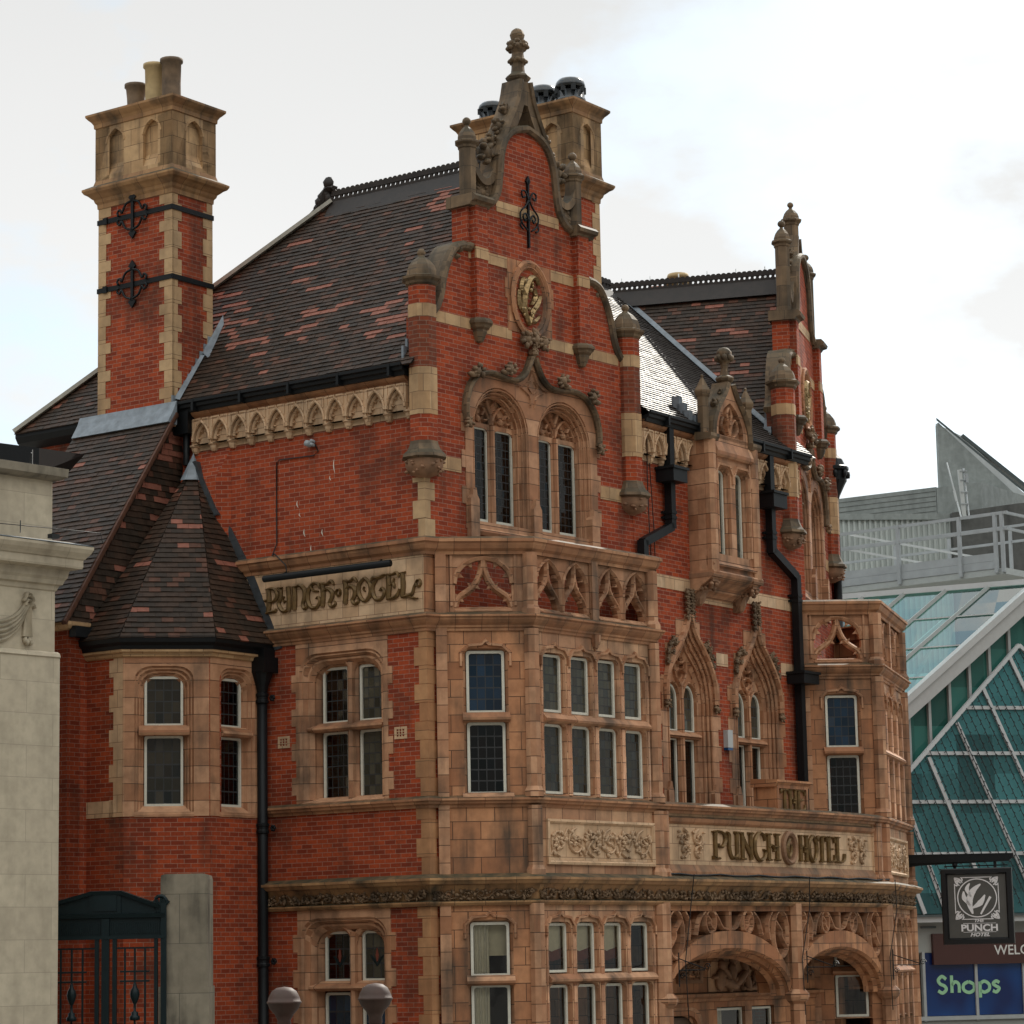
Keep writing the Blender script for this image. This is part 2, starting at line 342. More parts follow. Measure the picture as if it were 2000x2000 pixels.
    def blob(s, c, rx, ry=None, rz=None, mat=0, nz=.0, M=None, seg=7, rg=5):
        ry = rx if ry is None else ry; rz = rx if rz is None else rz; c = Vector(c); vs = []; fs = []
        for i in range(rg+1):
            th = math.pi*i/rg
            for j in range(seg):
                ph = 2*math.pi*j/seg
                d = Vector((math.sin(th)*math.cos(ph), math.sin(th)*math.sin(ph), math.cos(th)))
                k = 1+(nz*noise.noise(d*2.3+c*7.1) if nz else 0)
                q = Vector((d.x*rx, d.y*ry, d.z*rz))*k
                if M is not None: q = M @ q
                vs.append(c+q)
        for i in range(rg):
            for j in range(seg):
                b = (j+1) % seg; fs.append((i*seg+j, i*seg+b, (i+1)*seg+b, (i+1)*seg+j))
        s.add(vs, fs, mat, True)
    def frblob(s, fr, u, z, d, ru, rz, rd, mat=0, nz=.25, ang=0., seg=7, rg=5):
        A = Matrix(((fr.u.x, fr.n.x, 0), (fr.u.y, fr.n.y, 0), (0, 0, 1)))
        Rm = Matrix.Rotation(ang, 3, 'Y')
        s.blob(fr.P(u, z, d), ru, rd, rz, mat, nz, A @ Rm, seg, rg)
    def ribbon(s, fr, pts, ws, d0, h, mat=0, sub=4, ridge=True):
        """a raised stroke with a ridge, its width changing along a smooth path: letters, scrolls, stems"""
        if not hasattr(ws, '__len__'): ws = [ws]*len(pts)
        if sub > 1 and len(pts) > 2: pts, ws = crom(pts, ws, sub)
        rings = []
        for i, p in enumerate(pts):
            a = Vector(pts[max(i-1, 0)]); b = Vector(pts[min(i+1, len(pts)-1)]); t = (b-a)
            t = t.normalized() if t.length > 1e-9 else Vector((1, 0)); nn = Vector((-t.y, t.x)); wd = ws[i]/2
            f = lambda k, d: fr.P(p[0]+nn.x*k, p[1]+nn.y*k, d)
            if ridge: rings.append([f(-wd, d0), f(-wd, d0+h*.55), f(0, d0+h), f(wd, d0+h*.55), f(wd, d0)])
            else: rings.append([f(-wd, d0), f(-wd, d0+h), f(wd, d0+h), f(wd, d0)])
        s._rings(rings, False, mat, False, True)
    def build(s, name, parent, mats, label=None, loc=None):
        base = ROOTLOC.get(parent.name if parent else '', Vector((0, 0, 0))) if loc is None else Vector(loc)
        me = bpy.data.meshes.new(name); me.from_pydata([tuple(q-base) for q in s.v], [], s.f)
        if not isinstance(mats, (list, tuple)): mats = [mats]
        for k in mats: me.materials.append(MATS[k])
        for i, pl in enumerate(me.polygons): pl.material_index = s.m[i]; pl.use_smooth = s.s[i]
        uvl = me.uv_layers.new(name='UVMap').data
        for i, pl in enumerate(me.polygons):
            if i in s.uv:
                for k, li in enumerate(pl.loop_indices): uvl[li].uv = s.uv[i][k]
                continue
            n = pl.normal
            if abs(n.z) > .97: t = Vector((1, 0, 0)); b = Vector((0, 1, 0))
            else: t = Z.cross(n).normalized(); b = n.cross(t)
            for li in pl.loop_indices:
                q = s.v[me.loops[li].vertex_index]; uvl[li].uv = (q.dot(t), q.dot(b))
        o = bpy.data.objects.new(name, me); COL.objects.link(o)
        if parent is not None:
            o.parent = parent
            if parent.type == 'MESH': pass
        else: o.location = base
        if label: o['label'] = label
        ROOTLOC[o.name] = base if parent is not None else base
        return o
ROOTLOC = {}
def thing(name, label, cat, loc=(0, 0, 0), group=None):
    o = bpy.data.objects.new(name, None); COL.objects.link(o); o.location = loc; o.empty_display_size = .5
    o['label'] = label; o['category'] = cat
    if group: o['group'] = group
    ROOTLOC[o.name] = Vector(loc); return o
def tag(o, label, cat, group=None, kind=None):
    if kind: o['kind'] = kind
    else: o['label'] = label; o['category'] = cat
    if group: o['group'] = group
    return o
def crom(pts, ws, k):
    P = [Vector(q) for q in pts]; out = []; ow = []
    for i in range(len(P)-1):
        a = P[max(i-1, 0)]; b = P[i]; c = P[i+1]; d = P[min(i+2, len(P)-1)]
        for j in range(k):
            t = j/k
            out.append(tuple(.5*((2*b)+(c-a)*t+(2*a-5*b+4*c-d)*t*t+(3*b-3*c+d-a)*t*t*t))); ow.append(ws[i]*(1-t)+ws[i+1]*t)
    out.append(tuple(P[-1])); ow.append(ws[-1]); return out, ow
def smooth(pts, k=4): return crom(pts, [0]*len(pts), k)[0]
# outlines (u, z); every one of a kind has the same number of points whatever the inset
def o_rect(u0, u1, z0, z1): return [(u0, z0), (u1, z0), (u1, z1), (u0, z1)]
def o_tudor(u0, u1, z0, z1, r=.16, k=5, rz=None):
    r = min(r, (u1-u0)/2*.98); rz = r*.8 if rz is None else rz
    pts = [(u0, z0), (u1, z0)]
    for i in range(k+1):
        a = math.pi/2*i/k; pts.append((u1-r+r*math.cos(a), z1-rz+rz*math.sin(a)))
    for i in range(k+1):
        a = math.pi/2*i/k; pts.append((u0+r-r*math.sin(a), z1-rz+rz*math.cos(a)))
    return pts
def o_round(u0, u1, z0, zs, z1, k=14):
    c = (u0+u1)/2; h = (u1-u0)/2; pts = [(u0, z0), (u1, z0)]
    for i in range(k+1):
        a = math.pi*i/k; pts.append((c+h*math.cos(a), zs+(z1-zs)*math.sin(a)))
    return pts
def o_lancet(u0, u1, z0, zs, z1, k=8):
    c = (u0+u1)/2; h = (u1-u0)/2; pts = [(u0, z0), (u1, z0)]
    for i in range(k+1):
        t = i/k*math.pi/3; pts.append((c+h*(2*math.cos(t)-1), zs+(z1-zs)*math.sin(t)/.8660254))
    for i in range(k-1, -1, -1):
        t = i/k*math.pi/3; pts.append((c-h*(2*math.cos(t)-1), zs+(z1-zs)*math.sin(t)/.8660254))
    return pts
def o_ellipse(c, z, a, b, k=28): return [(c+a*math.cos(2*math.pi*i/k), z+b*math.sin(2*math.pi*i/k)) for i in range(k)]
def reveal(mb, fr, fn, steps, mat=0):
    """stepped jambs: fn(inset) gives the outline, steps = [(inset, d), ...] from the face inwards"""
    for (i0, d0), (i1, d1) in zip(steps, steps[1:]):
        A = fn(i0); B = fn(i1); n = len(A)
        vs = [fr.P(a, b, d0) for a, b in A]+[fr.P(a, b, d1) for a, b in B]
        mb.add(vs, [(i, (i+1) % n, n+(i+1) % n, n+i) for i in range(n)], mat)
JAMB = [(0, 0), (.03, -.03), (.03, -.06), (.075, -.10), (.075, -.13), (.11, -.17), (.14, -.25)]
def light(parent, fr, fn, d, grid, glass='leaded_glass', fw=.042, label=None):
    """one glazed light: painted frame (part) and its pane (sub-part)"""
    A = fn(0); B = fn(fw); n = len(A); mb = MB()
    for (oa, da), (ob, db) in (((A, d-.04), (A, d+.02)), ((A, d+.02), (B, d+.02)), ((B, d+.02), (B, d-.035))):
        vs = [fr.P(a, b, da) for a, b in oa]+[fr.P(a, b, db) for a, b in ob]
        mb.add(vs, [(i, (i+1) % n, n+(i+1) % n, n+i) for i in range(n)])
    wo_ = mb.build('window', parent, 'white_paint', label)
    us = [a for a, b in B]; zs = [b for a, b in B]; u0, u1, z0, z1 = min(us), max(us), min(zs), max(zs)
    pb = MB(); pb.add([fr.P(a, b, d-.015) for a, b in B], [tuple(range(n))])
    pb.uv[0] = [((a-u0)/(u1-u0)*grid[0], (b-z0)/(z1-z0)*grid[1]) for a, b in B]
    po = pb.build('pane', wo_, glass)
    return wo_
def rnd(a, b): return random.uniform(a, b)
def leafy(mb, fr, u, z, d, s, k=6, mat=0, flat=.6):
    """a clump of carved foliage"""
    mb.frblob(fr, u, z, d, s*.62, s*.62, s*flat*.7, mat, .4)
    for i in range(k):
        a = 2*math.pi*i/k+rnd(-.3, .3); r = s*rnd(.5, .8)
        mb.frblob(fr, u+r*math.cos(a), z+r*math.sin(a), d+rnd(.1, .5)*s*flat, s*rnd(.25, .42), s*rnd(.16, .26), s*rnd(.2, .34)*flat*1.5, mat, .35, ang=-a+rnd(-.5, .5), seg=6, rg=4)
def spiral(cu, cz, r, turns, start, sgn=1, k=14):
    return [(cu+r*(1-t/k*.86)*math.cos(start+sgn*turns*2*math.pi*t/k), cz+r*(1-t/k*.86)*math.sin(start+sgn*turns*2*math.pi*t/k)) for t in range(k+1)]
def cusps(mb, fr, path, fracs, side, ln, d0, d1, wd=.10, mat=0):
    """pointed foils standing off a tracery bar"""
    n = len(path)-1
    for f in fracs:
        i = max(1, min(n-1, int(f*n))); p = Vector(path[i]); t = (Vector(path[i+1])-Vector(path[i-1])).normalized(); q = Vector((-t.y, t.x))*side
        a = p-t*wd*.6; b = p+t*wd*.6; m = p+q*ln; e1 = p-t*wd*.22+q*ln*.42; e2 = p+t*wd*.22+q*ln*.42
        pts = [tuple(a), tuple(e1), tuple(m), tuple(e2), tuple(b)]
        mb.prism(fr, pts, d0, d1, mat=mat, back=True)
def scroll_panel(mb, fr, u0, u1, z0, z1, d, n, h=.03, mat=0):
    wd = (u1-u0)/n; zc = (z0+z1)/2; hh = (z1-z0)/2
    for i in range(n):
        c = u0+wd*(i+.5); s = 1 if i % 2 else -1
        mb.ribbon(fr, spiral(c, zc, min(wd*.52, hh*.95), 1.5, s*math.pi/2, s), [.036-.0012*k for k in range(15)], d, h, mat, 2)
        mb.ribbon(fr, [(c-wd*.5, zc+s*hh*.8), (c-wd*.2, zc+s*hh*.1), (c+wd*.2, zc-s*hh*.2), (c+wd*.5, zc-s*hh*.85)], [.02, .04, .04, .02], d, h*.8, mat, 4)
        for k in range(20):
            a = rnd(0, 6.28); r = rnd(.2, 1.05); e = rnd(.022, .048)
            mb.frblob(fr, c+wd*.5*r*math.cos(a), zc+hh*.85*r*math.sin(a), d+h*.5, e*1.3, e*.7, h*.8, mat, .4, ang=rnd(0, 3), seg=6, rg=4)
def pinnacle(mb, x, y, z0, r, zcap, zdome, zball, n=8, mat=0, capk=1.45, matcap=None):
    mc = mat if matcap is None else matcap
    ph = math.pi/n
    mb.lathe(x, y, [(0, z0), (r, z0), (r, zcap-.09)], n, mat, rot=ph)
    h = zdome-zcap
    mb.lathe(x, y, [(r, zcap-.10), (r*1.12, zcap-.08), (r*1.15, zcap-.04), (r*capk, zcap), (r*capk, zcap+.035), (r*1.12, zcap+.06), (r*1.1, zcap+h*.35), (r*.95, zcap+h*.55), (r*.62, zcap+h*.78), (r*.30, zcap+h*.92), (r*.22, zdome), (r*.22, zdome+.015)], n, mc, rot=ph)
    rb = (zball-zdome)/2
    mb.lathe(x, y, [(r*.2, zdome+.01)]+[(max(.001, rb*1.05*math.sin(math.pi*i/6)), zdome+rb-rb*math.cos(math.pi*i/6)) for i in range(1, 7)], 8, mc, True)
def tile_roof(mb, O, sdir, tdir, poly, gauge=.108, tw=.2, clus=(.55, .6), seed=0, th=.022, red=.02):
    """plain tiles laid course by course over a convex polygon given in (s, t) on the slope"""
    O = Vector(O); sdir = Vector(sdir).normalized(); tdir = Vector(tdir).normalized(); nrm = sdir.cross(tdir)
    if nrm.z < 0: nrm = -nrm
    rs = random.Random(seed)
    def span(t):
        xs = []
        for i in range(len(poly)):
            (s0, t0), (s1, t1) = poly[i], poly[(i+1) % len(poly)]
            if abs(t1-t0) < 1e-9: continue
            k = (t-t0)/(t1-t0)
            if -1e-6 <= k <= 1+1e-6: xs.append(s0+(s1-s0)*k)
        return (min(xs), max(xs)) if xs else None
    tmin = min(t for s, t in poly); tmax = max(t for s, t in poly)
    P = lambda s, t, h: O+sdir*s+tdir*t+nrm*h
    mb.add([P(s, t, -.012) for s, t in poly], [tuple(range(len(poly)))], 0)
    row = 0; t = tmin; run = 0
    while t < tmax-.01:
        t1 = min(t+gauge, tmax-1e-4); A = span(t+1e-4); B = span(t1-1e-4)
        if A and B:
            lo = min(A[0], B[0]); hi = max(A[1], B[1]); off = (row % 2)*.5*tw
            k = math.floor((lo-off)/tw)
            while k*tw+off < hi:
                s0 = k*tw+off+.002; s1 = s0+tw-.004
                a0, a1 = max(s0, A[0]), min(s1, A[1]); b0, b1 = max(s0, B[0]), min(s1, B[1])
                if a1-a0 > .01 or b1-b0 > .01:
                    if a1 < a0: a0 = a1 = min(max(s0, A[0]), s1)
                    if b1 < b0: b0 = b1 = min(max(s0, B[0]), s1)
                    h = th+rs.uniform(-.004, .006)
                    c = P(s0, t, 0)
                    v = noise.noise(c*.6+Vector((seed*3.1, 0, 0)))*.5+.5; v2 = noise.noise(Vector((c.x*1.6, c.y*1.6, c.z*3.2))+Vector((seed, 9, 2)))*.5+.5
                    x = rs.random()
                    if run > 0: run -= 1; m = 3
                    elif x < red+max(0, v-clus[0])*1.5*(1 if v2 > .45 else .3): m = 3; run = rs.choice((0, 0, 1, 1, 2))
                    else: m = 2 if rs.random() < .03+.16*v2 else (1 if rs.random() < .5 else 0)
                    dl = rs.uniform(-.004, .004)
                    mb.add([P(a0, t-.018+dl, h), P(a1, t-.018+dl, h), P(b1, t1, .004), P(b0, t1, .004), P(a0, t-.018+dl, -.004), P(a1, t-.018+dl, -.004)], [(0, 1, 2, 3), (4, 5, 1, 0)], m)
                k += 1
        t += gauge; row += 1
TILES = ['tile_dark', 'tile_brown', 'tile_rust', 'tile_red']
def crest(mb, A, B, h=.27, unit=.11, mat=0):
    """pierced, scalloped ridge cresting"""
    A = Vector(A); B = Vector(B); fr = FrPts(A, B); Ln = (B-A).xy.length; n = int(Ln/unit); un = Ln/n
    for i in range(n):
        u0 = i*un; z0 = A.z+(B.z-A.z)*i/n; c = u0+un/2
        out = [(u0, z0), (u0+un, z0), (u0+un, z0+h-.03), (u0+un*.8, z0+h-.008), (c, z0+h), (u0+un*.2, z0+h-.008), (u0, z0+h-.03)]
        hole = [(c+.027*math.cos(a), z0+.12+.034*math.sin(a)) for a in [math.pi/4*k for k in range(8)]]
        mb.prism(fr, out, -.02, .02, [hole], mat, back=True)
    mb.sweep2(fr, [(0, A.z), (Ln, B.z)], [(-.34, -.27), (.02, -.05), (.06, 0), (.02, .05), (-.34, .27)], mat)
    mb.sweep2(fr, [(0, A.z+h*.62), (Ln, B.z+h*.62)], [(-.02, .03), (.02, .03), (.02, -.03), (-.02, -.03)], mat)
# ------------------------------------------------------------------ ground
def flat(name, x0, x1, y0, y1, z, mat):
    mb = MB(); mb.add([(x0, y0, z), (x1, y0, z), (x1, y1, z), (x0, y1, z)], [(0, 1, 2, 3)]); o = mb.build(name, None, mat, loc=(0, 0, 0)); tag(o, 0, 0, kind='structure'); return o
flat('ground', -3000, 3000, -3000, 3000, -.16, 'pavement')
flat('road', -60, 60, 6, 24, -.15, 'asphalt')
mbk = MB(); mbk.box(Fr((0, 0), 90), -60, 60, -.16, 0, -34, -24.0); mbk.box(Fr((0, 0), 90), -60, 60, -.16, 0, -130, -34.005)
tag(mbk.build('pavement', None, 'pavement', loc=(0, 0, 0)), 0, 0, kind='structure')
# ------------------------------------------------------------------ the hotel: frames
C0 = Vector((-1.4385, 45.0))
L = Fr(C0, 125.8); G = Fr(C0, 39.85); M = Fr(G.xy(5.75), 35.0); H = Fr(M.xy(5.6), 15.5)
K1 = FrPts(G.xy(.2, .05), G.xy(1.3, 1.15)); F1 = Fr(G.xy(0, 1.15), 39.85)
K2 = FrPts(Vector((5.62, 54.2)), Vector((7.13, 54.3))); F2 = FrPts(Vector((7.13, 54.3)), Vector((8.1, 57.8)))
A0 = G.xy(4.62, 1.15); P1 = Vector((6.15, 52.2)); A1 = Vector((7.13, 54.3))
CV = [A0*(1-t)**2+P1*2*t*(1-t)+A1*t*t for t in [i/16 for i in range(17)]]
CS = [0]
for i in range(16): CS.append(CS[-1]+(CV[i+1]-CV[i]).length)
def cvp(s):
    for i in range(16):
        if s <= CS[i+1] or i == 15:
            k = (s-CS[i])/(CS[i+1]-CS[i]); return CV[i]+(CV[i+1]-CV[i])*k
def cfr(s0, s1): return FrPts(cvp(s0), cvp(s1))
hotel = thing('hotel_building', 'red brick and buff terracotta Victorian corner hotel with shaped gables and tall chimneys', 'building', (C0.x, C0.y, 0))
# ------------------------------------------------------------------ walls
WA = lambda i: o_tudor(-2.72+i, -.90-i, 5.93, 8.44-i, .36)      # first-floor window on the side wall
WB = lambda i: o_tudor(-2.72+i, -.90-i, 1.0, 4.02-i, .36)
mb = MB()
mb.prism(L, o_rect(-9.1, 0, 0, 13.0), -.35, 0, [o_rect(-2.76, -.86, 5.9, 8.55), o_rect(-2.76, -.86, .95, 4.1)])
mb.prism(L, [(-5.3, 8.5), (-4.47, 8.5), (-4.47, 11.66), (-4.47, 11.7), (-5.3, 11.7)], 0, .16)          # chimney-breast offset with its weathered slope
mb.add([L.P(-5.3, 11.7, .16), L.P(-4.47, 11.7, .16), L.P(-4.25, 12.22, .004), L.P(-5.3, 12.22, .004), L.P(-4.25, 8.5, .004), L.P(-4.47, 8.5, .16)], [(0, 1, 2, 3), (1, 5, 4, 2)])
mb.build('brick_wall', hotel, 'brick')
mb = MB()
mA = lambda c: o_tudor(c-.92, c+.92, 6.0, 9.2, .3)
MW = [1.66, 4.10]
def ogee_out(c, h, z0, zs, z1, k=12):
    """ogee-headed outline: jambs h each side of c, springing zs, apex z1"""
    r = [(c-h, z0), (c+h, z0), (c+h, zs)]; side = smooth([(h, zs), (h*.93, zs+(z1-zs)*.28), (h*.66, zs+(z1-zs)*.55), (h*.28, zs+(z1-zs)*.76), (h*.08, zs+(z1-zs)*.90), (0, z1)], 3)[1:]
    return r+[(c+a, b) for a, b in side]+[(c-a, b) for a, b in side[::-1][1:]]+[(c-h, zs)]
mb.prism(M, o_rect(-.1, 6.2, 4.0, 13.0), -.35, 0, [ogee_out(c, .80, 5.92, 7.92, 9.40) for c in MW]+[o_rect(2.0, 3.42, 10.75, 12.4)])
mb.build('brick_wall', hotel, 'brick')
# back and far sides, so the hotel is a closed building from any side
mb = MB()
B0 = L.xy(-9.1, -.35); B1 = L.xy(-9.1, -8); B2 = H.xy(6.0, -7); B3 = H.xy(6.0, 0)
for a, b in ((B1, B0), (B2, B1), (B3, B2)):
    f = FrPts(a, b); mb.prism(f, o_rect(0, (b-a).length, 0, 13.0), -.3, 0)
mb.build('brick_wall', hotel, 'brick')
mb = MB()
pl = [L.xy(-8.9, -.4), L.xy(-.2, -.4), G.xy(5.75, -.4), M.xy(5.5, -.5), H.xy(5.8, -.5), B2, B1]
for z in (4.3, 8.75, 12.9): mb.add([(q.x, q.y, z) for q in pl], [tuple(range(len(pl)))])
mb.build('floor_slab', hotel, 'room_dark')
# ------------------------------------------------------------------ bays
def bay(K, F, kend, f0, fend, lights, lw, back, kz):
    """two-storey canted bay: K is the cant facing the viewer, F the front; lights = centres of the four front lights"""
    kl = lambda i, z0, z1: o_tudor(.47+i, 1.11-i, z0+i*.5, z1-i*.6, .1)
    mb = MB()
    ol = [kl(-.04, 5.96, 8.29), kl(-.04, 1.0, 3.87)]
    mb.prism(K, o_rect(0, kend, 0, 8.9), -.28, 0, [kl(-.05, 7.28, 8.32), kl(-.05, 5.93, 7.14), kl(-.05, 3.02, 3.90), kl(-.05, 1.2, 2.90)])
    hs = []
    for c in lights:
        for z0, z1 in ((7.30, 8.30), (5.95, 7.14), (3.04, 3.88), (1.2, 2.88)): hs.append(o_tudor(c-lw, c+lw, z0, z1, .13))
    mb.prism(F, o_rect(f0, fend, 0, 8.9), -.28, 0, hs, 1)
    if back:
        for a, b in back: f = FrPts(a, b); mb.prism(f, o_rect(0, (b-a).length, 0, 10.15), -.28, 0)
    mb.build('bay_window_wall', hotel, ['terracotta', 'terracotta_front'])
    # jambs, mullion faces, transoms, hood lips
    for up in (1, 0):
        jb = MB(); jf = MB()
        zz = ((7.28, 8.32), (5.93, 7.14)) if up else ((3.02, 3.90), (kz if kz > 2 else 1.2, 2.90))
        for z0, z1 in zz:
            reveal(jb, K, lambda i: kl(i-.05, z0, z1), [(0, 0), (.03, -.05), (.03, -.08), (.06, -.14)])
            for c in lights: reveal(jf, F, lambda i: o_tudor(c-lw+i, c+lw-i, z0+i*.3, z1-i*.6, .13), [(0, 0), (.02, -.04), (.02, -.06), (.04, -.12)])
        z = 7.21 if up else 2.96
        jb.prof_u(K, [(0, z-.085), (.09, z-.05), (.10, z-.01), (.02, z+.075), (0, z+.08)], .40, 1.18)
        jf.prof_u(F, [(0, z-.075), (.075, z-.045), (.085, z-.01), (.01, z+.07), (0, z+.075)], lights[0]-lw-.03, lights[-1]+lw+.05)
        zt = 8.30 if up else 3.88; zb = 5.95 if up else 1.2
        for c in lights:
            for s in (-1, 1): jf.tube([F.P(c+s*(lw+.05), zb, .0), F.P(c+s*(lw+.05), zt-.2, .0)], .028, 6)
            jf.sweep2(F, [(c-lw-.05, zt-.22), (c-lw-.05, zt-.08), (c-lw+.05, zt+.05), (c-.05, zt+.075), (c, zt+.12), (c+.05, zt+.075), (c+lw-.05, zt+.05), (c+lw+.05, zt-.08), (c+lw+.05, zt-.22)], [(0, 0), (0, .045), (.035, .05), (.05, 0)])
        jb.sweep2(K, [(.40, zt-.25), (.40, zt-.04), (.52, zt+.07), (.74, zt+.09), (.79, zt+.14), (.84, zt+.09), (1.06, zt+.07), (1.18, zt-.04), (1.18, zt-.25)], [(0, 0), (0, .04), (.03, .045), (.05, 0)])
        if up: jb.prof_u(K, [(0, 5.88), (.10, 5.88), (.10, 5.905), (0, 5.98)], .38, 1.22)
        jb.build('window_surround', hotel, 'terracotta_jamb'); jf.build('window_surround', hotel, 'terracotta_jamb')
    for z0, z1, g, gl in ((7.28, 8.32, (4, 5), 'leaded_sky'), (5.95, 7.14, (4, 6), 'leaded_glass'), (3.02, 3.90, (1, 1), 'clear_glass'), (kz, 2.90, (1, 1), 'clear_glass')):
        light(hotel, K, lambda i: o_tudor(.475+i, 1.105-i, z0+i, z1-.01-i, .05), -.10, g, gl, fw=.045)
    for c in lights:
        for z0, z1, g, gl in ((7.30, 8.30, (4, 6), 'leaded_blind'), (5.95, 7.14, (4, 7), 'leaded_check'), (3.04, 3.88, (1, 1), 'clear_glass'), (1.2, 2.88, (1, 1), 'clear_glass')):
            light(hotel, F, lambda i: o_tudor(c-lw+.035+i, c+lw-.035-i, z0+.02+i, z1-.02-i, .045), -.10, g, gl)
    # engaged colonnettes at the angles
    for q, r in ((K.xy(kend, 0), .13), (F.xy(fend-.07, 0), .13)):
        cb = MB()
        for z0, z1 in ((4.62, 5.76), (5.9, 8.66), (8.88, 9.92), (0, 4.18)): cb.lathe(q.x, q.y, [(r, z0), (r, z1)], 8, rot=math.pi/8)
        for z in (4.62, 5.9, 8.88): cb.lathe(q.x, q.y, [(r*1.3, z), (r*1.3, z+.10), (r, z+.17)], 8, rot=math.pi/8)
        cb.build('colonnette', hotel, 'terracotta_jamb')
    cb = MB(); cb.box(K, -.02, .16, 0, 9.92, -.1, .05); cb.build('pilaster', hotel, 'terracotta_jamb')
    # pierced parapet
    pb = MB()
    cK = (kend-.06)/2+.03; hw = .47
    big = [(cK-hw, 9.02), (cK+hw, 9.02), (cK+hw, 9.42)]+[(cK+hw*math.cos(a), 9.42+.42*math.sin(a)) for a in [math.pi*k/12 for k in range(1, 12)]]+[(cK-hw, 9.42)]
    pb.prism(K, o_rect(0, kend, 8.86, 9.95), -.2, -.02, [big], back=True)
    mid = (lights[1]+lights[2])/2
    panels = []
    for a, b in ((lights[0]-lw-.13, mid-.14), (mid+.14, lights[3]+lw+.13)):
        c = (a+b)/2
        for x0, x1 in ((a, c-.03), (c+.03, b)): panels.append((x0, x1))
    lan = lambda a, b: o_lancet(a, b, 9.02, 9.42, 9.86)
    pb.prism(F, o_rect(f0, fend, 8.86, 9.95), -.2, -.02, [lan(a, b) for a, b in panels], back=True)
    pr = [(-.040, -.17), (-.040, -.06), (-.012, -.01), (.012, -.01), (.040, -.06), (.040, -.17)]
    pb.sweep2(K, big[2:], [(-.05, -.15), (-.05, -.01), (-.02, .02), (.03, -.01), (.03, -.15)])
    prb = [(-.055, -.18), (-.055, -.07), (-.018, -.01), (.018, -.01), (.055, -.07), (.055, -.18)]
    for s in (-1, 1):         # the tracery: an ogee in the big light with cusps
        og = smooth([(cK+s*hw, 9.03), (cK+s*hw*.86, 9.19), (cK+s*hw*.38, 9.36), (cK+s*.05, 9.58), (cK, 9.84)], 5)
        pb.sweep2(K, og, prb)
        cusps(pb, K, og, (.28, .55), s, .12, -.13, -.05, .13); cusps(pb, K, og, (.25, .52), -s, .11, -.13, -.05, .13)
        rg = [(cK+s*hw*math.cos(a), 9.42+.42*math.sin(a)) for a in [math.pi/2*k/12 for k in range(13)]]
        cusps(pb, K, rg, (.30, .68), s, .13, -.13, -.05, .15)
    for a, b in panels:
        c = (a+b)/2; h = (b-a)/2; o = lan(a, b)
        pb.sweep2(F, o[1:]+[o[0]], [(-.03, -.16), (-.03, -.01), (-.0, .02), (.03, -.03), (.03, -.16)], capped=False)
        for s in (-1, 1):
            og = smooth([(c+s*h, 9.03), (c+s*h*.80, 9.22), (c+s*h*.25, 9.42), (c+s*.02, 9.56), (c, 9.84)], 5)
            pb.sweep2(F, og, pr)
            cusps(pb, F, og, (.30,), s, .09, -.13, -.04, .11); cusps(pb, F, og, (.22, .50), -s, .08, -.13, -.04, .10)
            rr = [q for q in o[2:] if (q[0]-c)*s > .02]
            if s < 0: rr = rr[::-1]
            cusps(pb, F, rr, (.45,), s, .10, -.13, -.04, .12)
    for fr, a, b in ((F, panels[0][0], panels[1][1]), (F, panels[2][0], panels[3][1]), (K, cK-hw, cK+hw)):
        pb.prof_u(fr, [(-.02, 8.93), (.03, 8.95), (.03, 8.97), (-.1, 9.04), (-.18, 9.04), (-.18, 8.93)], a, b)
        pb.sweep2(fr, [(a-.06, 9.05), (a-.06, 9.92), (b+.06, 9.92), (b+.06, 9.05)], [(-.02, -.03), (-.02, .012), (.02, .012), (.02, -.03)])
    pb.box(F, mid-.08, mid+.08, 8.9, 9.93, -.1, .05)
    pb.lathe(*F.xy(mid, .02), [(.001, 8.40), (.05, 8.46), (.09, 8.56), (.10, 8.68)], 8)
    pb.build('parapet', hotel, 'terracotta_jamb')
    fl = MB(); fl.add([K.P(.0, 8.88, -.15), K.P(kend-.1, 8.88, -.15), F.P(fend, 8.88, -.15), (G if K is K1 else H).P(5.3, 8.88, -.2), (G if K is K1 else H).P(.1, 8.88, -.2)], [(0, 1, 2, 3, 4)])
    fl.build('balcony_floor', hotel, 'lead_dark')
    return panels
FE1 = 4.66
bk1 = [(F1.xy(FE1), G.xy(5.72, 0))]
bay(K1, F1, (F1.xy(1.3)-K1.O).length, 1.3, FE1, [1.88, 2.61, 3.34, 4.07], .295, bk1, 1.2)
f2 = 3.63
bay(K2, F2, 1.513, 0, f2, [.62, 1.40, 2.18, 2.96], .295, [(F2.xy(f2), H.xy(5.4, .0))], 2.08)
# relief panel under bay 1 front and bay 2 front
def relief_panel(fr, u0, u1, z0, z1, n):
    mb = MB()
    mb.prism(fr, o_rect(u0, u1, z0, z1), 0, .012)
    mb.sweep2(fr, [(u0, z0), (u1, z0), (u1, z1), (u0, z1)], [(-.05, .0), (-.05, .05), (-.01, .06), (.02, .03), (.02, .0)], closed=True)
    mb.build('panel_frame', hotel, 'terracotta_pale')
    rb = MB(); scroll_panel(rb, fr, u0+.04, u1-.04, z0+.05, z1-.05, .012, n, .04)
    rb.build('scroll_relief', hotel, 'carved_pale')
relief_panel(F1, 1.62, 4.42, 4.86, 5.50, 6)
relief_panel(F2, .25, 3.1, 4.86, 5.50, 4)
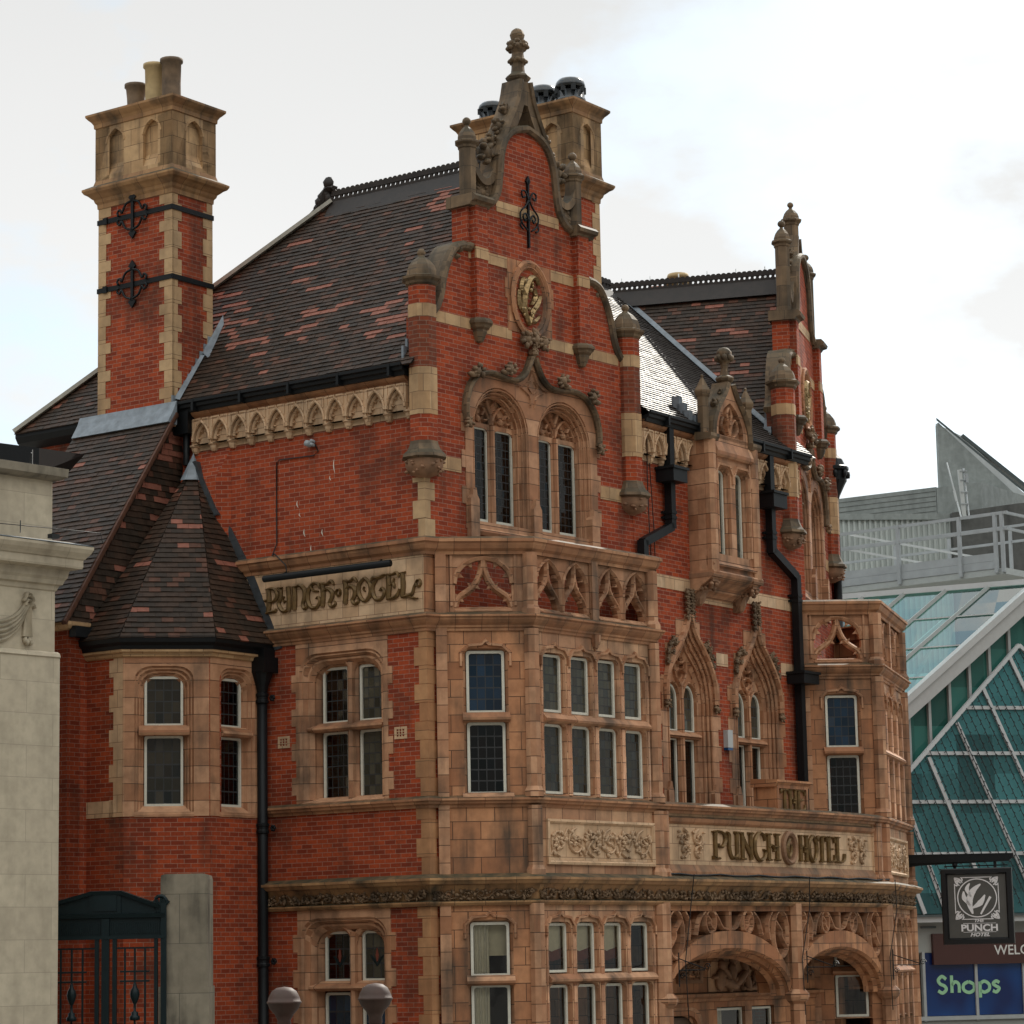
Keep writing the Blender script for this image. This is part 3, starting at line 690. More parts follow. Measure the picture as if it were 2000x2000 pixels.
# ------------------------------------------------------------------ string courses carried round the building
plan_side = [L.xy(-4.02), C0, K1.O, K1.xy((F1.xy(1.3)-K1.O).length), F1.xy(FE1)]
bay1_ret = [G.xy(5.72, 0)]
plan_bay2 = [K2.O+Vector((-.1, 0)), K2.O, A1, F2.xy(f2), H.xy(5.5, 0)]
PR_TOP = [(0, 9.90), (.04, 9.90), (.05, 9.95), (.10, 9.99), (.13, 10.05), (.14, 10.09), (.17, 10.10), (.17, 10.15), (.10, 10.19), (-.12, 10.21), (-.12, 9.9)]
PR_LOW = [(0, 8.63), (.03, 8.63), (.035, 8.67), (.06, 8.69), (.065, 8.72), (.11, 8.76), (.15, 8.81), (.155, 8.85), (.19, 8.855), (.19, 8.885), (0, 8.95), (-.1, 8.95), (-.1, 8.63)]
PR_SILL = [(0, 5.74), (.03, 5.74), (.04, 5.78), (.09, 5.80), (.10, 5.84), (.13, 5.85), (.13, 5.885), (0, 5.935), (-.08, 5.935), (-.08, 5.74)]
mb = MB()
mb.cornice(plan_side+bay1_ret, PR_TOP); mb.build('cornice', hotel, 'terracotta_run')
mb = MB(); mb.cornice(plan_bay2, PR_TOP); mb.build('cornice', hotel, 'terracotta_run')
mb = MB()
mb.cornice([L.xy(-3.6)]+plan_side[1:]+bay1_ret, PR_LOW); mb.build('string_course', hotel, 'terracotta_run')
mb = MB(); mb.cornice(plan_bay2, PR_LOW)
mb.build('string_course', hotel, 'terracotta_run')
front = [K1.O, K1.xy((F1.xy(1.3)-K1.O).length), F1.xy(FE1-.02)]+CV[1:]+[F2.xy(f2), H.xy(5.5, 0)]
sill_path = [L.xy(-3.42), C0]+front
mb = MB(); mb.cornice(sill_path, PR_SILL); mb.build('string_course', hotel, 'terracotta_run')
mb = MB()
mb.cornice(sill_path, [(0, 4.44), (.10, 4.44), (.12, 4.48), (.20, 4.50), (.23, 4.55), (.25, 4.56), (.25, 4.60), (.1, 4.66), (-.1, 4.68), (-.1, 4.44)])
mb.cornice(sill_path, [(0, 4.15), (.07, 4.16), (.10, 4.20), (.10, 4.225), (.03, 4.25), (0, 4.25)])
mb.cornice(sill_path, [(.0, 4.25), (.015, 4.25), (.04, 4.35), (.10, 4.44), (.0, 4.44)])
mb.build('cornice', hotel, 'weathered_run')
# carved vine band
mb = MB(); random.seed(3)
for i in range(len(sill_path)-1):
    a, b = Vector(sill_path[i]), Vector(sill_path[i+1]); fr = FrPts(a, b); ln = (b-a).length
    if i == len(sill_path)-2: continue
    k = max(1, round(ln/.24))
    for j in range(k):
        c = (j+.5)*ln/k; wd = ln/k; s = 1 if j % 2 else -1
        mb.ribbon(fr, spiral(c, 4.335, .09, 1.2, s*1.5, s, 8), .03, .05, .05, 0, 1)
        mb.ribbon(fr, [(c-wd/2, 4.335-s*.05), (c, 4.335+s*.06), (c+wd/2, 4.335+s*.05)], .026, .05, .05, 0, 3)
        for q in range(7):
            mb.frblob(fr, c+rnd(-.5, .5)*wd, 4.335+rnd(-.075, .075), .075+rnd(0, .04), rnd(.025, .045), rnd(.015, .028), .025, 0, .4, ang=rnd(0, 3), seg=5, rg=4)
mb.build('carved_frieze', hotel, 'carved_dark')
# ------------------------------------------------------------------ side wall: stone dressings
mb = MB()
mb.prism(L, o_rect(-3.9, -.03, 8.86, 9.93), .0, .022)
mb.build('sign_panel', hotel, 'terracotta_pale')
def quoins(mb, fa, fb, z0, z1, a1=.24, a2=.13, h=.305):
    """alternating blocks that turn the corner between two frames meeting at u=0"""
    k = 0; z = z0
    while z < z1-.05:
        zt = min(z+h, z1); wa, wb = (a1, a2) if k % 2 else (a2, a1)
        e = .012
        mb.box(fa, -wa, e, z+.003, zt-.003, -.05, e); mb.box(fb, -e*.5, wb, z+.003, zt-.003, -.05, e)
        z = zt; k += 1
mb = MB()
GQ = Fr(C0, 39.85)
quoins(mb, L, GQ, 10.2, 11.2); mb.build('quoin', hotel, 'buff_block')
for z0, z1 in ((4.64, 5.75), (5.93, 8.64), (0, 4.15)): mb = MB(); quoins(mb, L, GQ, z0, z1, .26, .16); mb.build('quoin', hotel, 'terracotta_quoin')
mb = MB(); mb.box(G, 0, .22, 0, 8.7, -.2, 0); mb.build('brick_wall', hotel, 'brick')
mb = MB(); mb.box(G, -.02, .26, 8.86, 9.93, -.2, .014); mb.build('parapet_end', hotel, 'terracotta')
# side windows
def side_window(zb, zt, fn, lts, tz, suffix):
    mb = MB()
    out = [(-2.80, zb), (-.82, zb), (-.82, zt+.02), (-2.80, zt+.02)]
    mb.prism(L, out, -.05, .015, [fn(0)])
    z = zb+.15; k = 0
    while z < zt-.4:        # long-and-short blocks tailing into the brickwork
        if k % 2 == 0: mb.box(L, -2.90, -2.80, z, z+.29, -.05, .012); mb.box(L, -.82, -.72, z, z+.29, -.05, .012)
        z += .29; k += 1
    reveal(mb, L, fn, [(0, .015), (.03, -.02), (.05, -.02), (.10, -.09), (.13, -.09), (.19, -.16), (.19, -.20), (.25, -.30)])
    c = -1.74
    mb.sweep2(L, [(c, zb), (c, zt-.35)], [(-.10, -.32), (-.10, -.24), (-.06, -.20), (-.05, -.13), (0, -.09), (.05, -.13), (.06, -.20), (.10, -.24), (.10, -.32)])
    for s in (-1, 1): mb.sweep2(L, smooth([(c, zt-.62), (c+s*.04, zt-.42), (c+s*.16, zt-.30), (c+s*.3, zt-.27)][::s], 3), [(-.05, -.32), (-.05, -.18), (0, -.13), (.05, -.18), (.05, -.32)])
    mb.prof_u(L, [(-.32, tz-.09), (-.1, tz-.08), (-.05, tz-.04), (-.05, tz-.01), (-.24, tz+.08), (-.32, tz+.09)], -2.62, -1.0)
    mb.prof_u(L, [(-.32, zb-.02), (.03, zb-.02), (.03, zb), (-.26, zb+.10), (-.32, zb+.1)], -2.70, -.92)
    mb.build('window_surround', hotel, 'terracotta_jamb')
    for (u0, u1, z0, z1, g, gl) in lts: light(hotel, L, lambda i: o_tudor(u0+i, u1-i, z0+i, z1-i, .05), -.27, g, gl)
side_window(5.93, 8.62, WA, [(-2.42, -1.85, 7.26, 8.21, (4, 5), 'leaded_glass'), (-1.62, -1.06, 7.26, 8.21, (4, 5), 'leaded_blind'), (-2.42, -1.85, 5.97, 7.12, (4, 6), 'leaded_glass'), (-1.62, -1.06, 5.97, 7.12, (4, 6), 'leaded_blind')], 7.20, '')
side_window(1.0, 4.14, WB, [(-2.42, -1.85, 2.98, 3.80, (3, 3), 'leaded_glass'), (-1.62, -1.06, 2.98, 3.80, (3, 3), 'leaded_blind'), (-2.42, -1.85, 1.1, 2.80, (3, 6), 'leaded_sky'), (-1.62, -1.06, 1.1, 2.80, (3, 6), 'leaded_sky')], 2.91, '')
# terracotta air bricks
for u, z in ((-3.08, 6.99), (-.56, 6.99)):
    mb = MB(); hs = [o_rect(u-.085+i*.06, u-.085+i*.06+.042, z-.06+j*.045, z-.06+j*.045+.032) for i in range(3) for j in range(3)]
    mb.prism(L, o_rect(u-.13, u+.13, z-.10, z+.10), -.04, .012, hs); mb.box(L, u-.12, u+.12, z-.09, z+.09, -.05, -.03, 1)
    mb.build('air_brick', hotel, ['terracotta_pale', 'room_dark'])
# stained-glass tulips in the ground-floor lights
for c in (-2.135, -1.34):
    mb = MB(); mb.ribbon(L, [(c, 3.30), (c-.0, 3.40), (c, 3.52)], [.02, .07, .01], -.285, .006); mb.build('stained_flower', hotel, 'curtain_red')
    mb = MB()
    for s in (-1, 1): mb.ribbon(L, [(c, 3.22), (c+s*.06, 3.32), (c+s*.14, 3.40)], [.02, .06, .015], -.286, .005)
    mb.build('stained_leaf', hotel, 'gate_paint')
# ------------------------------------------------------------------ eaves arcade
def arcade(fr, u0, u1, n, zb=12.24, zt=12.80):
    un = (u1-u0)/n
    mb = MB()
    mb.prism(fr, o_rect(u0, u1, zb-.0, zt), 0, .02)
    lan = lambda c, i=0, b=0: o_lancet(c-un*.455+i, c+un*.455-i, zb+.10+b, zb+.16, zt-.05-i*1.5, 7)
    mb.prism(fr, o_rect(u0, u1, zb+.10, zt), .02, .13, [lan(u0+un*(i+.5)) for i in range(n)])
    for i in range(n):
        c = u0+un*(i+.5); o = lan(c)
        mb.sweep2(fr, o[2:], [(-.02, .10), (-.02, .15), (.0, .165), (.022, .15), (.022, .10)])
        o2 = lan(c, .035)
        mb.sweep2(fr, o2[2:], [(-.015, .02), (-.015, .09), (.005, .10), (.03, .07), (.03, .02)])
        for s in (-1, 1):   # trefoil cusps
            for u, z, e in ((.13, .13, .045), (.075, .25, .04)): mb.sweep2(fr, [(c+s*(u+.06), zb+.1+z+.02), (c+s*(u-.035), zb+.1+z-.02)], [(-.028, .02), (0, .075), (.028, .02)])
        mb.sweep2(fr, [(c, zt-.06), (c, zt+.0)], [(-.01, .1), (-.01, .16), (.01, .16), (.01, .1)])
        for s in (-1, 1):
            mb.sweep2(fr, [(c+s*.03, zt-.01), (c+s*un*.40, zt-.01), (c+s*un*.40, zt-.18)][::1], [(-.012, .1), (-.012, .145), (.012, .145), (.012, .1)])
    for i in range(n+1):
        u = u0+un*i; q = fr.xy(u, .02)
        mb.lathe(q.x, q.y, [(.001, zb-.05), (.05, zb-.04), (.075, zb+.01), (.085, zb+.06), (.115, zb+.08), (.115, zb+.105), (.07, zb+.12), (.04, zb+.16)], 8, rot=math.pi/8)
    mb.build('eaves_arcade', hotel, 'terracotta_pale')
    c = MB()
    c.prof_u(fr, [(0, zt), (.06, zt), (.07, zt+.04), (.14, zt+.08), (.17, zt+.12), (.19, zt+.13), (.19, zt+.16), (0, zt+.18)], u0, u1)
    c.build('cornice', hotel, 'terracotta_run')
def gutter(fr, u0, u1, z=13.02):
    mb = MB()
    mb.prof_u(fr, [(.10, z-.10), (.22, z-.10), (.24, z-.04), (.28, z-.02), (.29, z+.03), (.33, z+.05), (.33, z+.10), (.31, z+.10), (.26, z+.03), (.12, z+.0), (.0, z+.0), (0, z-.10)], u0, u1)
    u = u0+.6
    while u < u1: mb.box(fr, u, u+.05, z-.105, z+.10, .1, .337); u += 1.1
    mb.build('gutter', hotel, 'black_plastic')
arcade(L, -5.06, -.27, 11); gutter(L, -5.5, -.22)
mb = MB(); mb.prof_u(L, [(.0, 12.8), (.2, 12.9), (.26, 13.0), (.26, 13.1), (0, 13.1)], -9.35, -7.4); mb.build('gutter', hotel, 'black_plastic')
arcade(M, .08, 2.0, 5); arcade(M, 3.5, 5.9, 6); gutter(M, .08, 1.95); gutter(M, 3.55, 6.1)
# ------------------------------------------------------------------ shaped gables
def gable(fr, W, c, kind, letter):
    x = lambda d: c+d
    half = W/2
    prof = [(half-.0, 13.96), (2.60, 13.99), (2.50, 14.08), (2.36, 14.30), (2.28, 14.60), (2.19, 14.88), (2.04, 15.15), (1.84, 15.28), (1.62, 15.31), (1.62, 16.12), (1.18, 16.12), (.95, 16.22), (.79, 16.44), (.72, 16.80), (.68, 17.15), (.55, 17.46), (.33, 17.64), (0, 17.74)]
    right = [(x(d), z) for d, z in prof]; left = [(x(-d), z) for d, z in prof[:-1]]
    outer = [(x(-half), 8.7), (x(half), 8.7)]+right+left[::-1]
    wop = lambda i: [(x(-1.62)+i, 10.60), (x(1.62)-i, 10.60), (x(1.62)-i, 12.35)]+[(x(.85)+(.78-i)*math.cos(a), 12.35+(.72-i)*math.sin(a)) for a in [math.pi*k/10 for k in range(1, 9)]]+[(x(-.85)+(.78-i)*math.cos(a), 12.35+(.72-i)*math.sin(a)) for a in [math.pi*k/10 for k in range(2, 10)]]+[(x(-1.62)+i, 12.35)]
    mb = MB(); mb.prism(fr, outer, -.36, 0, [wop(0)], back=True)
    for s in (-1, 1):     # pilaster strips
        mb.box(fr, x(s*1.40)-.155, x(s*1.40)+.155, 14.0, 16.10, -.02, .13)
    mb.build('gable_wall', hotel, 'brick')
    # stone bands
    e = .010
    for z0, z1, a, b in ((13.89, 14.08, -2.52, -1.60), (13.89, 14.08, -1.2, -.5), (13.89, 14.08, .5, 1.2), (13.89, 14.08, 1.6, 2.5), (15.14, 15.34, -1.62, -.45), (15.14, 15.34, .45, 1.62), (16.12, 16.32, -.86, .86), (11.37, 11.61, -half+.25, -1.9), (11.37, 11.61, 1.88, half-.2)):
        mb = MB(); mb.box(fr, x(a), x(b), z0, z1, -.05, e); mb.build('stone_band', hotel, 'buff')
    for s in (-1, 1): mb = MB(); mb.box(fr, x(s*1.40)-.16, x(s*1.40)+.16, 15.14, 15.34, .1, .137); mb.build('stone_band', hotel, 'buff')
    # corbels under the pilaster strips
    for s in (-1, 1):
        mb = MB(); q = fr.xy(x(s*1.40), .03)
        mb.lathe(q.x, q.y, [(.001, 13.68), (.07, 13.70), (.11, 13.78), (.14, 13.86), (.14, 13.90), (.19, 13.93), (.21, 13.97), (.25, 14.0), (.25, 14.04), (.20, 14.09), (.0, 14.12)], 8, rot=math.pi/8+R(-fr.deg))
        mb.build('corbel', hotel, 'old_stone')
    # copings
    cm = MB()
    pr = [(-.03, -.36), (-.03, .02), (.0, .07), (.05, .09), (.10, .06), (.13, .0), (.13, -.40), (.05, -.42)]
    lowR = smooth([(x(2.60), 13.97), (x(2.45), 14.10), (x(2.33), 14.35), (x(2.26), 14.64), (x(2.15), 14.93), (x(1.98), 15.19), (x(1.78), 15.28), (x(1.58), 15.28)], 3)
    lowL = [(2*c-u, z) for u, z in lowR]
    cm.sweep2(fr, lowR[::-1], pr); cm.sweep2(fr, lowL, pr)
    topR = smooth([(x(1.52), 16.13), (x(1.2), 16.12), (x(.96), 16.22), (x(.80), 16.44), (x(.73), 16.80), (x(.68), 17.15), (x(.55), 17.46), (x(.33), 17.64), (x(0), 17.74)], 3)
    topL = [(2*c-u, z) for u, z in topR]
    cm.sweep2(fr, topL+topR[::-1][1:], [(-.02, -.36), (-.02, .05), (.02, .10), (.08, .10), (.11, .04), (.11, -.38)])
    for s in (-1, 1):
        # ledge over each strip, and the thick curled end of the lower scroll
        cm.prof_u(fr, [(-.42, 16.06), (.12, 16.06), (.16, 16.11), (.24, 16.13), (.26, 16.19), (.20, 16.25), (-.42, 16.27)], x(s*1.40)-.22-(.08 if s < 0 else 0), x(s*1.40)+.22+(.08 if s > 0 else 0))
        cm.frblob(fr, x(s*1.60), 15.34, -.12, .10, .09, .26, 0, .2)
        for k in range(5): cm.frblob(fr, x(s*(1.66+.07*k)), 15.40-.018*k*k, -.14+rnd(-.05, .05), .07, .06, .2, 0, .4)
        leafy(cm, fr, x(s*2.48), 14.42, -.16, .17, 7)
    cm.build('coping', hotel, 'old_stone')
    # corner piers and their pinnacles
    for s in (-1, 1):
        q = fr.xy(x(s*half)+(0.02 if s < 0 else -.04), -.02); r = .245
        pm = MB()
        ph = math.pi/8+R(-fr.deg)
        for z0, z1, m in ((11.72, 12.22, 0), (12.22, 13.02, 1), (13.02, 13.88, 2), (13.88, 14.10, 1), (14.10, 14.46, 0)):
            k = 1.03 if m == 1 else 1
            pm.lathe(q.x, q.y, [(0, z0), (r*k, z0), (r*k, z1), (0, z1)], 8, m, rot=ph)
        pm.build('corner_pier', hotel, ['brick', 'buff', 'brick_dark'])
        cp = MB()
        cp.lathe(q.x, q.y, [(r, 14.42), (r*1.15, 14.45), (r*1.2, 14.49), (r*1.42, 14.53), (r*1.45, 14.57), (r*1.12, 14.60), (r*1.08, 14.68), (r*.95, 14.77), (r*.62, 14.87), (r*.30, 14.93), (r*.2, 14.97)], 8, 0, rot=ph)
        cp.lathe(q.x, q.y, [(.04, 14.95), (.065, 14.98), (.075, 15.02), (.05, 15.07), (.001, 15.09)], 8, 0, True)
        cp.build('pinnacle', hotel, 'old_stone')
        cb = MB()
        cb.lathe(q.x, q.y, [(r, 11.78), (r*1.05, 11.72), (r*1.25, 11.62), (r*1.55, 11.55), (r*1.6, 11.50), (r*1.3, 11.47)], 8, 0, rot=ph)
        cb.lathe(q.x, q.y, [(r*1.3, 11.47), (r*1.28, 11.36), (r*1.0, 11.24), (r*.4, 11.18), (.001, 11.17)], 10, 1, True)
        for k in range(26):
            a = rnd(0, 6.28); zz = rnd(11.22, 11.45); rr = r*(1.02+.3*math.sqrt((zz-11.17)/.3))
            cb.blob((q.x+rr*math.cos(a)*.98, q.y+rr*math.sin(a)*.98, zz), rnd(.025, .05), rnd(.025, .05), rnd(.018, .03), 1, .4, seg=6, rg=4)
        cb.build('corbel', hotel, ['old_stone', 'carved'])
        # buff block behind the corbel
    # oval medallion with a gilded ornament
    mb = MB()
    oc, oz = c, 14.68
    block = [(x(-.60), 14.1), (x(-.6), 14.62), (x(-.66), 14.62), (x(-.66), 14.98), (x(-.60), 14.98), (x(-.60), 15.34), (x(.60), 15.34), (x(.6), 14.98), (x(.66), 14.98), (x(.66), 14.62), (x(.60), 14.62), (x(.60), 14.05), (x(-.6), 14.05)]
    mb.prism(fr, block, -.03, .014, [o_ellipse(oc, oz, .40, .56)])
    for a, b, pr2 in ((.50, .66, [(-.05, .0), (-.05, .05), (0, .075), (.05, .05), (.05, 0)]), (.42, .58, [(-.04, -.04), (-.04, .04), (0, .05), (.04, .0), (.04, -.04)])):
        mb.sweep2(fr, o_ellipse(oc, oz, a, b), pr2, closed=True)
    mb.prism(fr, o_ellipse(oc, oz, .44, .60), -.06, -.03)
    mb.build('oval_medallion', hotel, 'terracotta')
    gm = MB(); random.seed(5)
    g = lambda pts, ws, h=.09: gm.ribbon(fr, [(oc+a, oz+b) for a, b in pts], ws, -.03, h, 0, 5)
    # an acanthus spray
    g([(-.05, -.47), (-.16, -.2), (-.13, .1), (.0, .36), (.15, .42), (.22, .3)], [.05, .12, .15, .13, .08, .04], .12)
    g([(-.05, -.44), (.06, -.22), (.2, -.06), (.27, .12)], [.05, .12, .11, .03], .11)
    g([(-.13, -.3), (-.28, -.12), (-.31, .14)], [.05, .13, .04], .10)
    g([(-.1, .0), (-.24, .18), (-.2, .38)], [.05, .12, .03], .12)
    g([(.0, -.1), (.13, .06), (.1, .22)], [.04, .10, .03], .12)
    g([(-.02, -.4), (.14, -.36), (.26, -.24)], [.04, .09, .03], .09)
    for k in range(16): gm.frblob(fr, oc-.06+rnd(-.2, .2), oz+rnd(-.35, .35), .05, rnd(.025, .05), rnd(.025, .045), .04, 0, .3, seg=6, rg=4)
    gm.build('gilt_ornament', hotel, 'gilt_bright')
    fb = MB(); random.seed(11)
    for s in (-1, 1): leafy(fb, fr, x(s*.24), 13.93, .1, .17, 7, flat=.8)
    leafy(fb, fr, x(0), 13.98, .12, .16, 7); leafy(fb, fr, x(0), 13.82, .10, .11, 5)
    q = fr.xy(x(0), .06); fb.lathe(q.x, q.y, [(.04, 13.60), (.055, 13.66), (.10, 13.69), (.10, 13.73), (.07, 13.78)], 8)
    fb.build('finial', hotel, 'carved_dark')
    # ---- the great double-arched window
    sm = MB()
    hood_half = smooth([(1.79, 12.30), (1.80, 12.55), (1.70, 12.86), (1.48, 13.10), (1.15, 13.19), (.80, 13.16), (.48, 13.16), (.25, 13.28), (.10, 13.50), (.04, 13.64)], 3)
    outl = [(x(-1.79), 10.45), (x(1.79), 10.45)]+[(x(a), b) for a, b in hood_half]+[(x(-a), b) for a, b in hood_half[::-1]]
    hole = lambda s: o_round(x(s*.86)-.74, x(s*.86)+.74, 10.60, 12.22, 12.98)
    sm.prism(fr, outl, -.1, .018, [hole(-1), hole(1)])
    for s in (-1, 1):
        # blocks bonding the jambs into the brickwork
        for k, z in enumerate([10.55+.31*j for j in range(6)]):
            if k % 2: sm.box(fr, x(s*1.79)-(.1 if s < 0 else -.0), x(s*1.79)+(.0 if s < 0 else .1), z, z+.3, -.05, .014)
        fn = lambda i: o_round(x(s*.86)-.74+i, x(s*.86)+.74-i, 10.60, 12.22, 12.98-i)
        reveal(sm, fr, fn, [(0, .018), (.02, -.03), (.05, -.03), (.07, -.08), (.10, -.08), (.11, -.12), (.13, -.12), (.15, -.17), (.16, -.22)])
        for i, dd in ((.035, .01), (.085, -.045), (.138, -.105)):
            o = fn(i); sm.sweep2(fr, o[1:]+[o[0]], [(.016*math.cos(t), dd-.02+.024*math.sin(t)) for t in [2*math.pi*q/6 for q in range(6)]], capped=False)
        cc = x(s*.86)
        # blind tracery in the head
        hd = o_round(cc-.56, cc+.56, 12.36, 12.36, 12.84)
        sm.prism(fr, [(cc-.56, 12.30), (cc+.56, 12.30)]+hd[2:], -.32, -.27)
        bar = [(-.025, -.28), (-.02, -.21), (0, -.18), (.02, -.21), (.025, -.28)]
        for t in (-1, 1):
            c2 = cc+t*.30
            sm.sweep2(fr, smooth([(c2-.27, 12.36), (c2-.2, 12.54), (c2, 12.70), (c2+.2, 12.54), (c2+.27, 12.36)], 4), bar)
            for a, b, da, db in ((-.12, 12.58, .05, -.08), (.12, 12.58, -.05, -.08), (-.2, 12.44, .08, -.02), (.2, 12.44, -.08, -.02)):
                sm.sweep2(fr, [(c2+a, b), (c2+a+da, b+db)], bar)
            sm.frblob(fr, c2, 12.45, -.26, .09, .06, .05, 0, .4)
        sm.sweep2(fr, [(cc, 12.36), (cc, 12.55), (cc-.13, 12.82)], bar); sm.sweep2(fr, [(cc, 12.55), (cc+.13, 12.82)], bar)
        # mullion
        mu = [(-.09, -.30), (-.09, -.22), (-.06, -.20), (-.05, -.17), (-.02, -.14), (.02, -.14), (.05, -.17), (.06, -.20), (.09, -.22), (.09, -.30)]
        sm.sweep2(fr, [(cc, 10.6), (cc, 12.34)], mu)
        # spandrel heads of the four lights
        for t in (-1, 1):
            c2 = cc+t*.33; a = o_tudor(c2-.25, c2+.25, 10.6, 12.28, .12)
            sm.prism(fr, [(c2+.30, 12.36), (c2-.30, 12.36), (c2-.30, 11.9), (c2-.25, 11.9)]+a[2:][::-1]+[(c2+.25, 11.9), (c2+.30, 11.9)], -.34, -.21)
            light(hotel, fr, lambda i: o_tudor(c2-.265+i, c2+.265-i, 10.66+i, 12.30-i, .05), -.25, (4, 11), 'leaded_glass')
    # centre spandrel panel and little buttress stops
    for s in (-1, 1):
        sm.sweep2(fr, smooth([(x(s*.06), 12.75), (x(s*.10), 12.95), (x(s*.32), 13.06)], 3), [(-.015, .0), (0, .05), (.015, .0)])
        sm.sweep2(fr, smooth([(x(s*.02), 13.42), (x(s*.10), 13.22), (x(s*.28), 13.10), (x(s*.42), 13.08)], 3), [(-.015, .0), (0, .05), (.015, .0)])
        sm.sweep2(fr, smooth([(x(s*.02), 13.0), (x(s*.12), 13.10), (x(s*.04), 13.22)], 3), [(-.012, .0), (0, .045), (.012, .0)])
    for u in (-1.66, 0, 1.62):
        q = [(-.11, 10.2), (.11, 10.2), (.11, 10.95), (.06, 11.02), (.04, 11.14), (-.04, 11.14), (-.06, 11.02), (-.11, 10.95)]
        sm.prism(fr, [(x(u)+a, b) for a, b in q], -.1, .10)
    sm.prof_u(fr, [(-.36, 10.36), (.04, 10.36), (.07, 10.42), (.06, 10.46), (-.30, 10.66), (-.36, 10.66)], x(-1.62), x(1.62))
    sm.build('window_surround', hotel, 'terracotta_jamb')
    hm = MB()
    pr3 = [(-.03, .0), (-.045, .07), (-.02, .12), (.015, .14), (.045, .10), (.055, .04), (.055, 0)]
    path = [(x(a), b) for a, b in hood_half]
    hm.sweep2(fr, path, [(-a, b) for a, b in pr3]); hm.sweep2(fr, [(2*c-u, z) for u, z in path], pr3)
    hm.build('hood_mould', hotel, 'old_stone')
    random.seed(21)
    for s in (-1, 1):
        hm = MB(); leafy(hm, fr, x(s*1.80), 12.24, .10, .12, 6, flat=.9); hm.build('label_stop', hotel, 'carved_dark')
        for a, b in ((1.58, 13.10), (.72, 13.26)):
            hm = MB(); leafy(hm, fr, x(s*a), b+.06, .12, .15, 7, flat=.9); hm.frblob(fr, x(s*(a+.12)), b-.02, .12, .12, .05, .06, 0, .3); hm.build('crocket', hotel, 'carved_dark')
    # ---- crown of the gable
    tp = MB(); random.seed(31)
    if kind == 'ogee':
        sp = [(.62, 17.42), (.49, 17.70), (.33, 18.00), (.19, 18.30), (.10, 18.66)]
        sps = smooth(sp, 3)
        outer = [(x(a), b) for a, b in sps]+[(x(-a), b) for a, b in sps[::-1]]
        inner = [(x(.26), 17.78), (x(.14), 18.0), (x(.05), 18.22), (x(-.05), 18.22), (x(-.14), 18.0), (x(-.26), 17.78), (x(0), 17.84)]
        tp.prism(fr, outer+[(x(-.3), 17.66), (x(0), 17.76), (x(.3), 17.66)], -.34, .02, [inner], back=True)
        for s in (-1, 1):
            pa = smooth([(x(s*.74), 17.12), (x(s*.62), 17.42), (x(s*.49), 17.70), (x(s*.33), 18.00), (x(s*.19), 18.30), (x(s*.10), 18.66)], 3)
            q = [(-.02, -.36), (-.02, .05), (.03, .08), (.08, .04), (.08, -.38)]
            tp.sweep2(fr, pa if s < 0 else pa, q if s < 0 else [(-a, b) for a, b in q])
            for a, b, sc in ((.98, 17.18, .24), (.62, 17.74, .17), (.80, 17.46, .15), (.42, 18.10, .14)):
                leafy(tp, fr, x(s*a), b, -.16, sc, 7, flat=.9)
            tp.sweep2(fr, smooth([(x(s*1.42), 16.95), (x(s*1.30), 16.72), (x(s*1.12), 16.60), (x(s*.92), 16.70), (x(s*.78), 17.02)], 4), [(-.06, -.22), (-.06, .0), (.06, .0), (.06, -.22)])
            leafy(tp, fr, x(s*1.12), 16.42, -.14, .20, 8, flat=.8); leafy(tp, fr, x(s*1.25), 16.62, -.12, .10, 6)
            tp.prism(fr, [(x(s*.80), 16.45), (x(s*.95), 16.25), (x(s*1.3), 16.2), (x(s*1.3), 16.45), (x(s*1.0), 16.62), (x(s*.85), 16.95)][::s], -.24, -.06, back=True)
        q = fr.xy(x(0), -.15)
        tp.lathe(q.x, q.y, [(.12, 18.58), (.13, 18.64), (.21, 18.72), (.23, 18.76), (.20, 18.80), (.125, 18.86), (.115, 18.95), (.115, 19.02), (.15, 19.05), (.15, 19.09), (.115, 19.13), (.105, 19.22), (.13, 19.28), (.19, 19.36), (.14, 19.42), (.10, 19.44), (.12, 19.50), (.135, 19.56), (.10, 19.64), (.04, 19.68), (.001, 19.69)], 8)
        for zz, rr in ((19.07, .14), (19.32, .17), (19.40, .15)):
            for k in range(8):
                a = k*math.pi/4; tp.blob((q.x+rr*math.cos(a), q.y+rr*math.sin(a), zz+rnd(-.02, .02)), .05, .05, .045, 0, .3, seg=6, rg=4)
        tp.build('gable_spire', hotel, 'old_stone')
        pz = (17.22, 17.55, 17.70)
    else:
        q = fr.xy(x(0), -.16)
        pinnacle(tp, q.x, q.y, 17.4, .16, 18.55, 18.85, 18.98)
        for s in (-1, 1):
            tp.sweep2(fr, smooth([(x(s*.62), 17.3), (x(s*.45), 17.55), (x(s*.27), 17.80), (x(s*.14), 18.2)], 3), [(-.05, -.3), (-.05, .02), (.05, .02), (.05, -.3)])
            leafy(tp, fr, x(s*.5), 17.70, -.15, .16, 6, flat=.9); leafy(tp, fr, x(s*.75), 17.40, -.15, .15, 6, flat=.9)
            tp.sweep2(fr, smooth([(x(s*1.42), 16.95), (x(s*1.25), 16.70), (x(s*1.05), 16.62), (x(s*.80), 17.02)], 4), [(-.06, -.22), (-.06, .0), (.06, .0), (.06, -.22)])
            leafy(tp, fr, x(s*1.15), 16.42, -.14, .18, 7)
        tp.build('gable_spire', hotel, 'old_stone')
        pz = (17.72, 18.05, 18.2)
    for s in (-1, 1):
        q = fr.xy(x(s*1.46), -.12); pm = MB()
        pinnacle(pm, q.x, q.y, 16.2, .155, *pz); pm.build('pinnacle', hotel, 'old_stone')
gable(G, 5.65, 2.83, 'ogee', 'a')
gable(H, 5.2, 2.62, 'octagon', 'b')
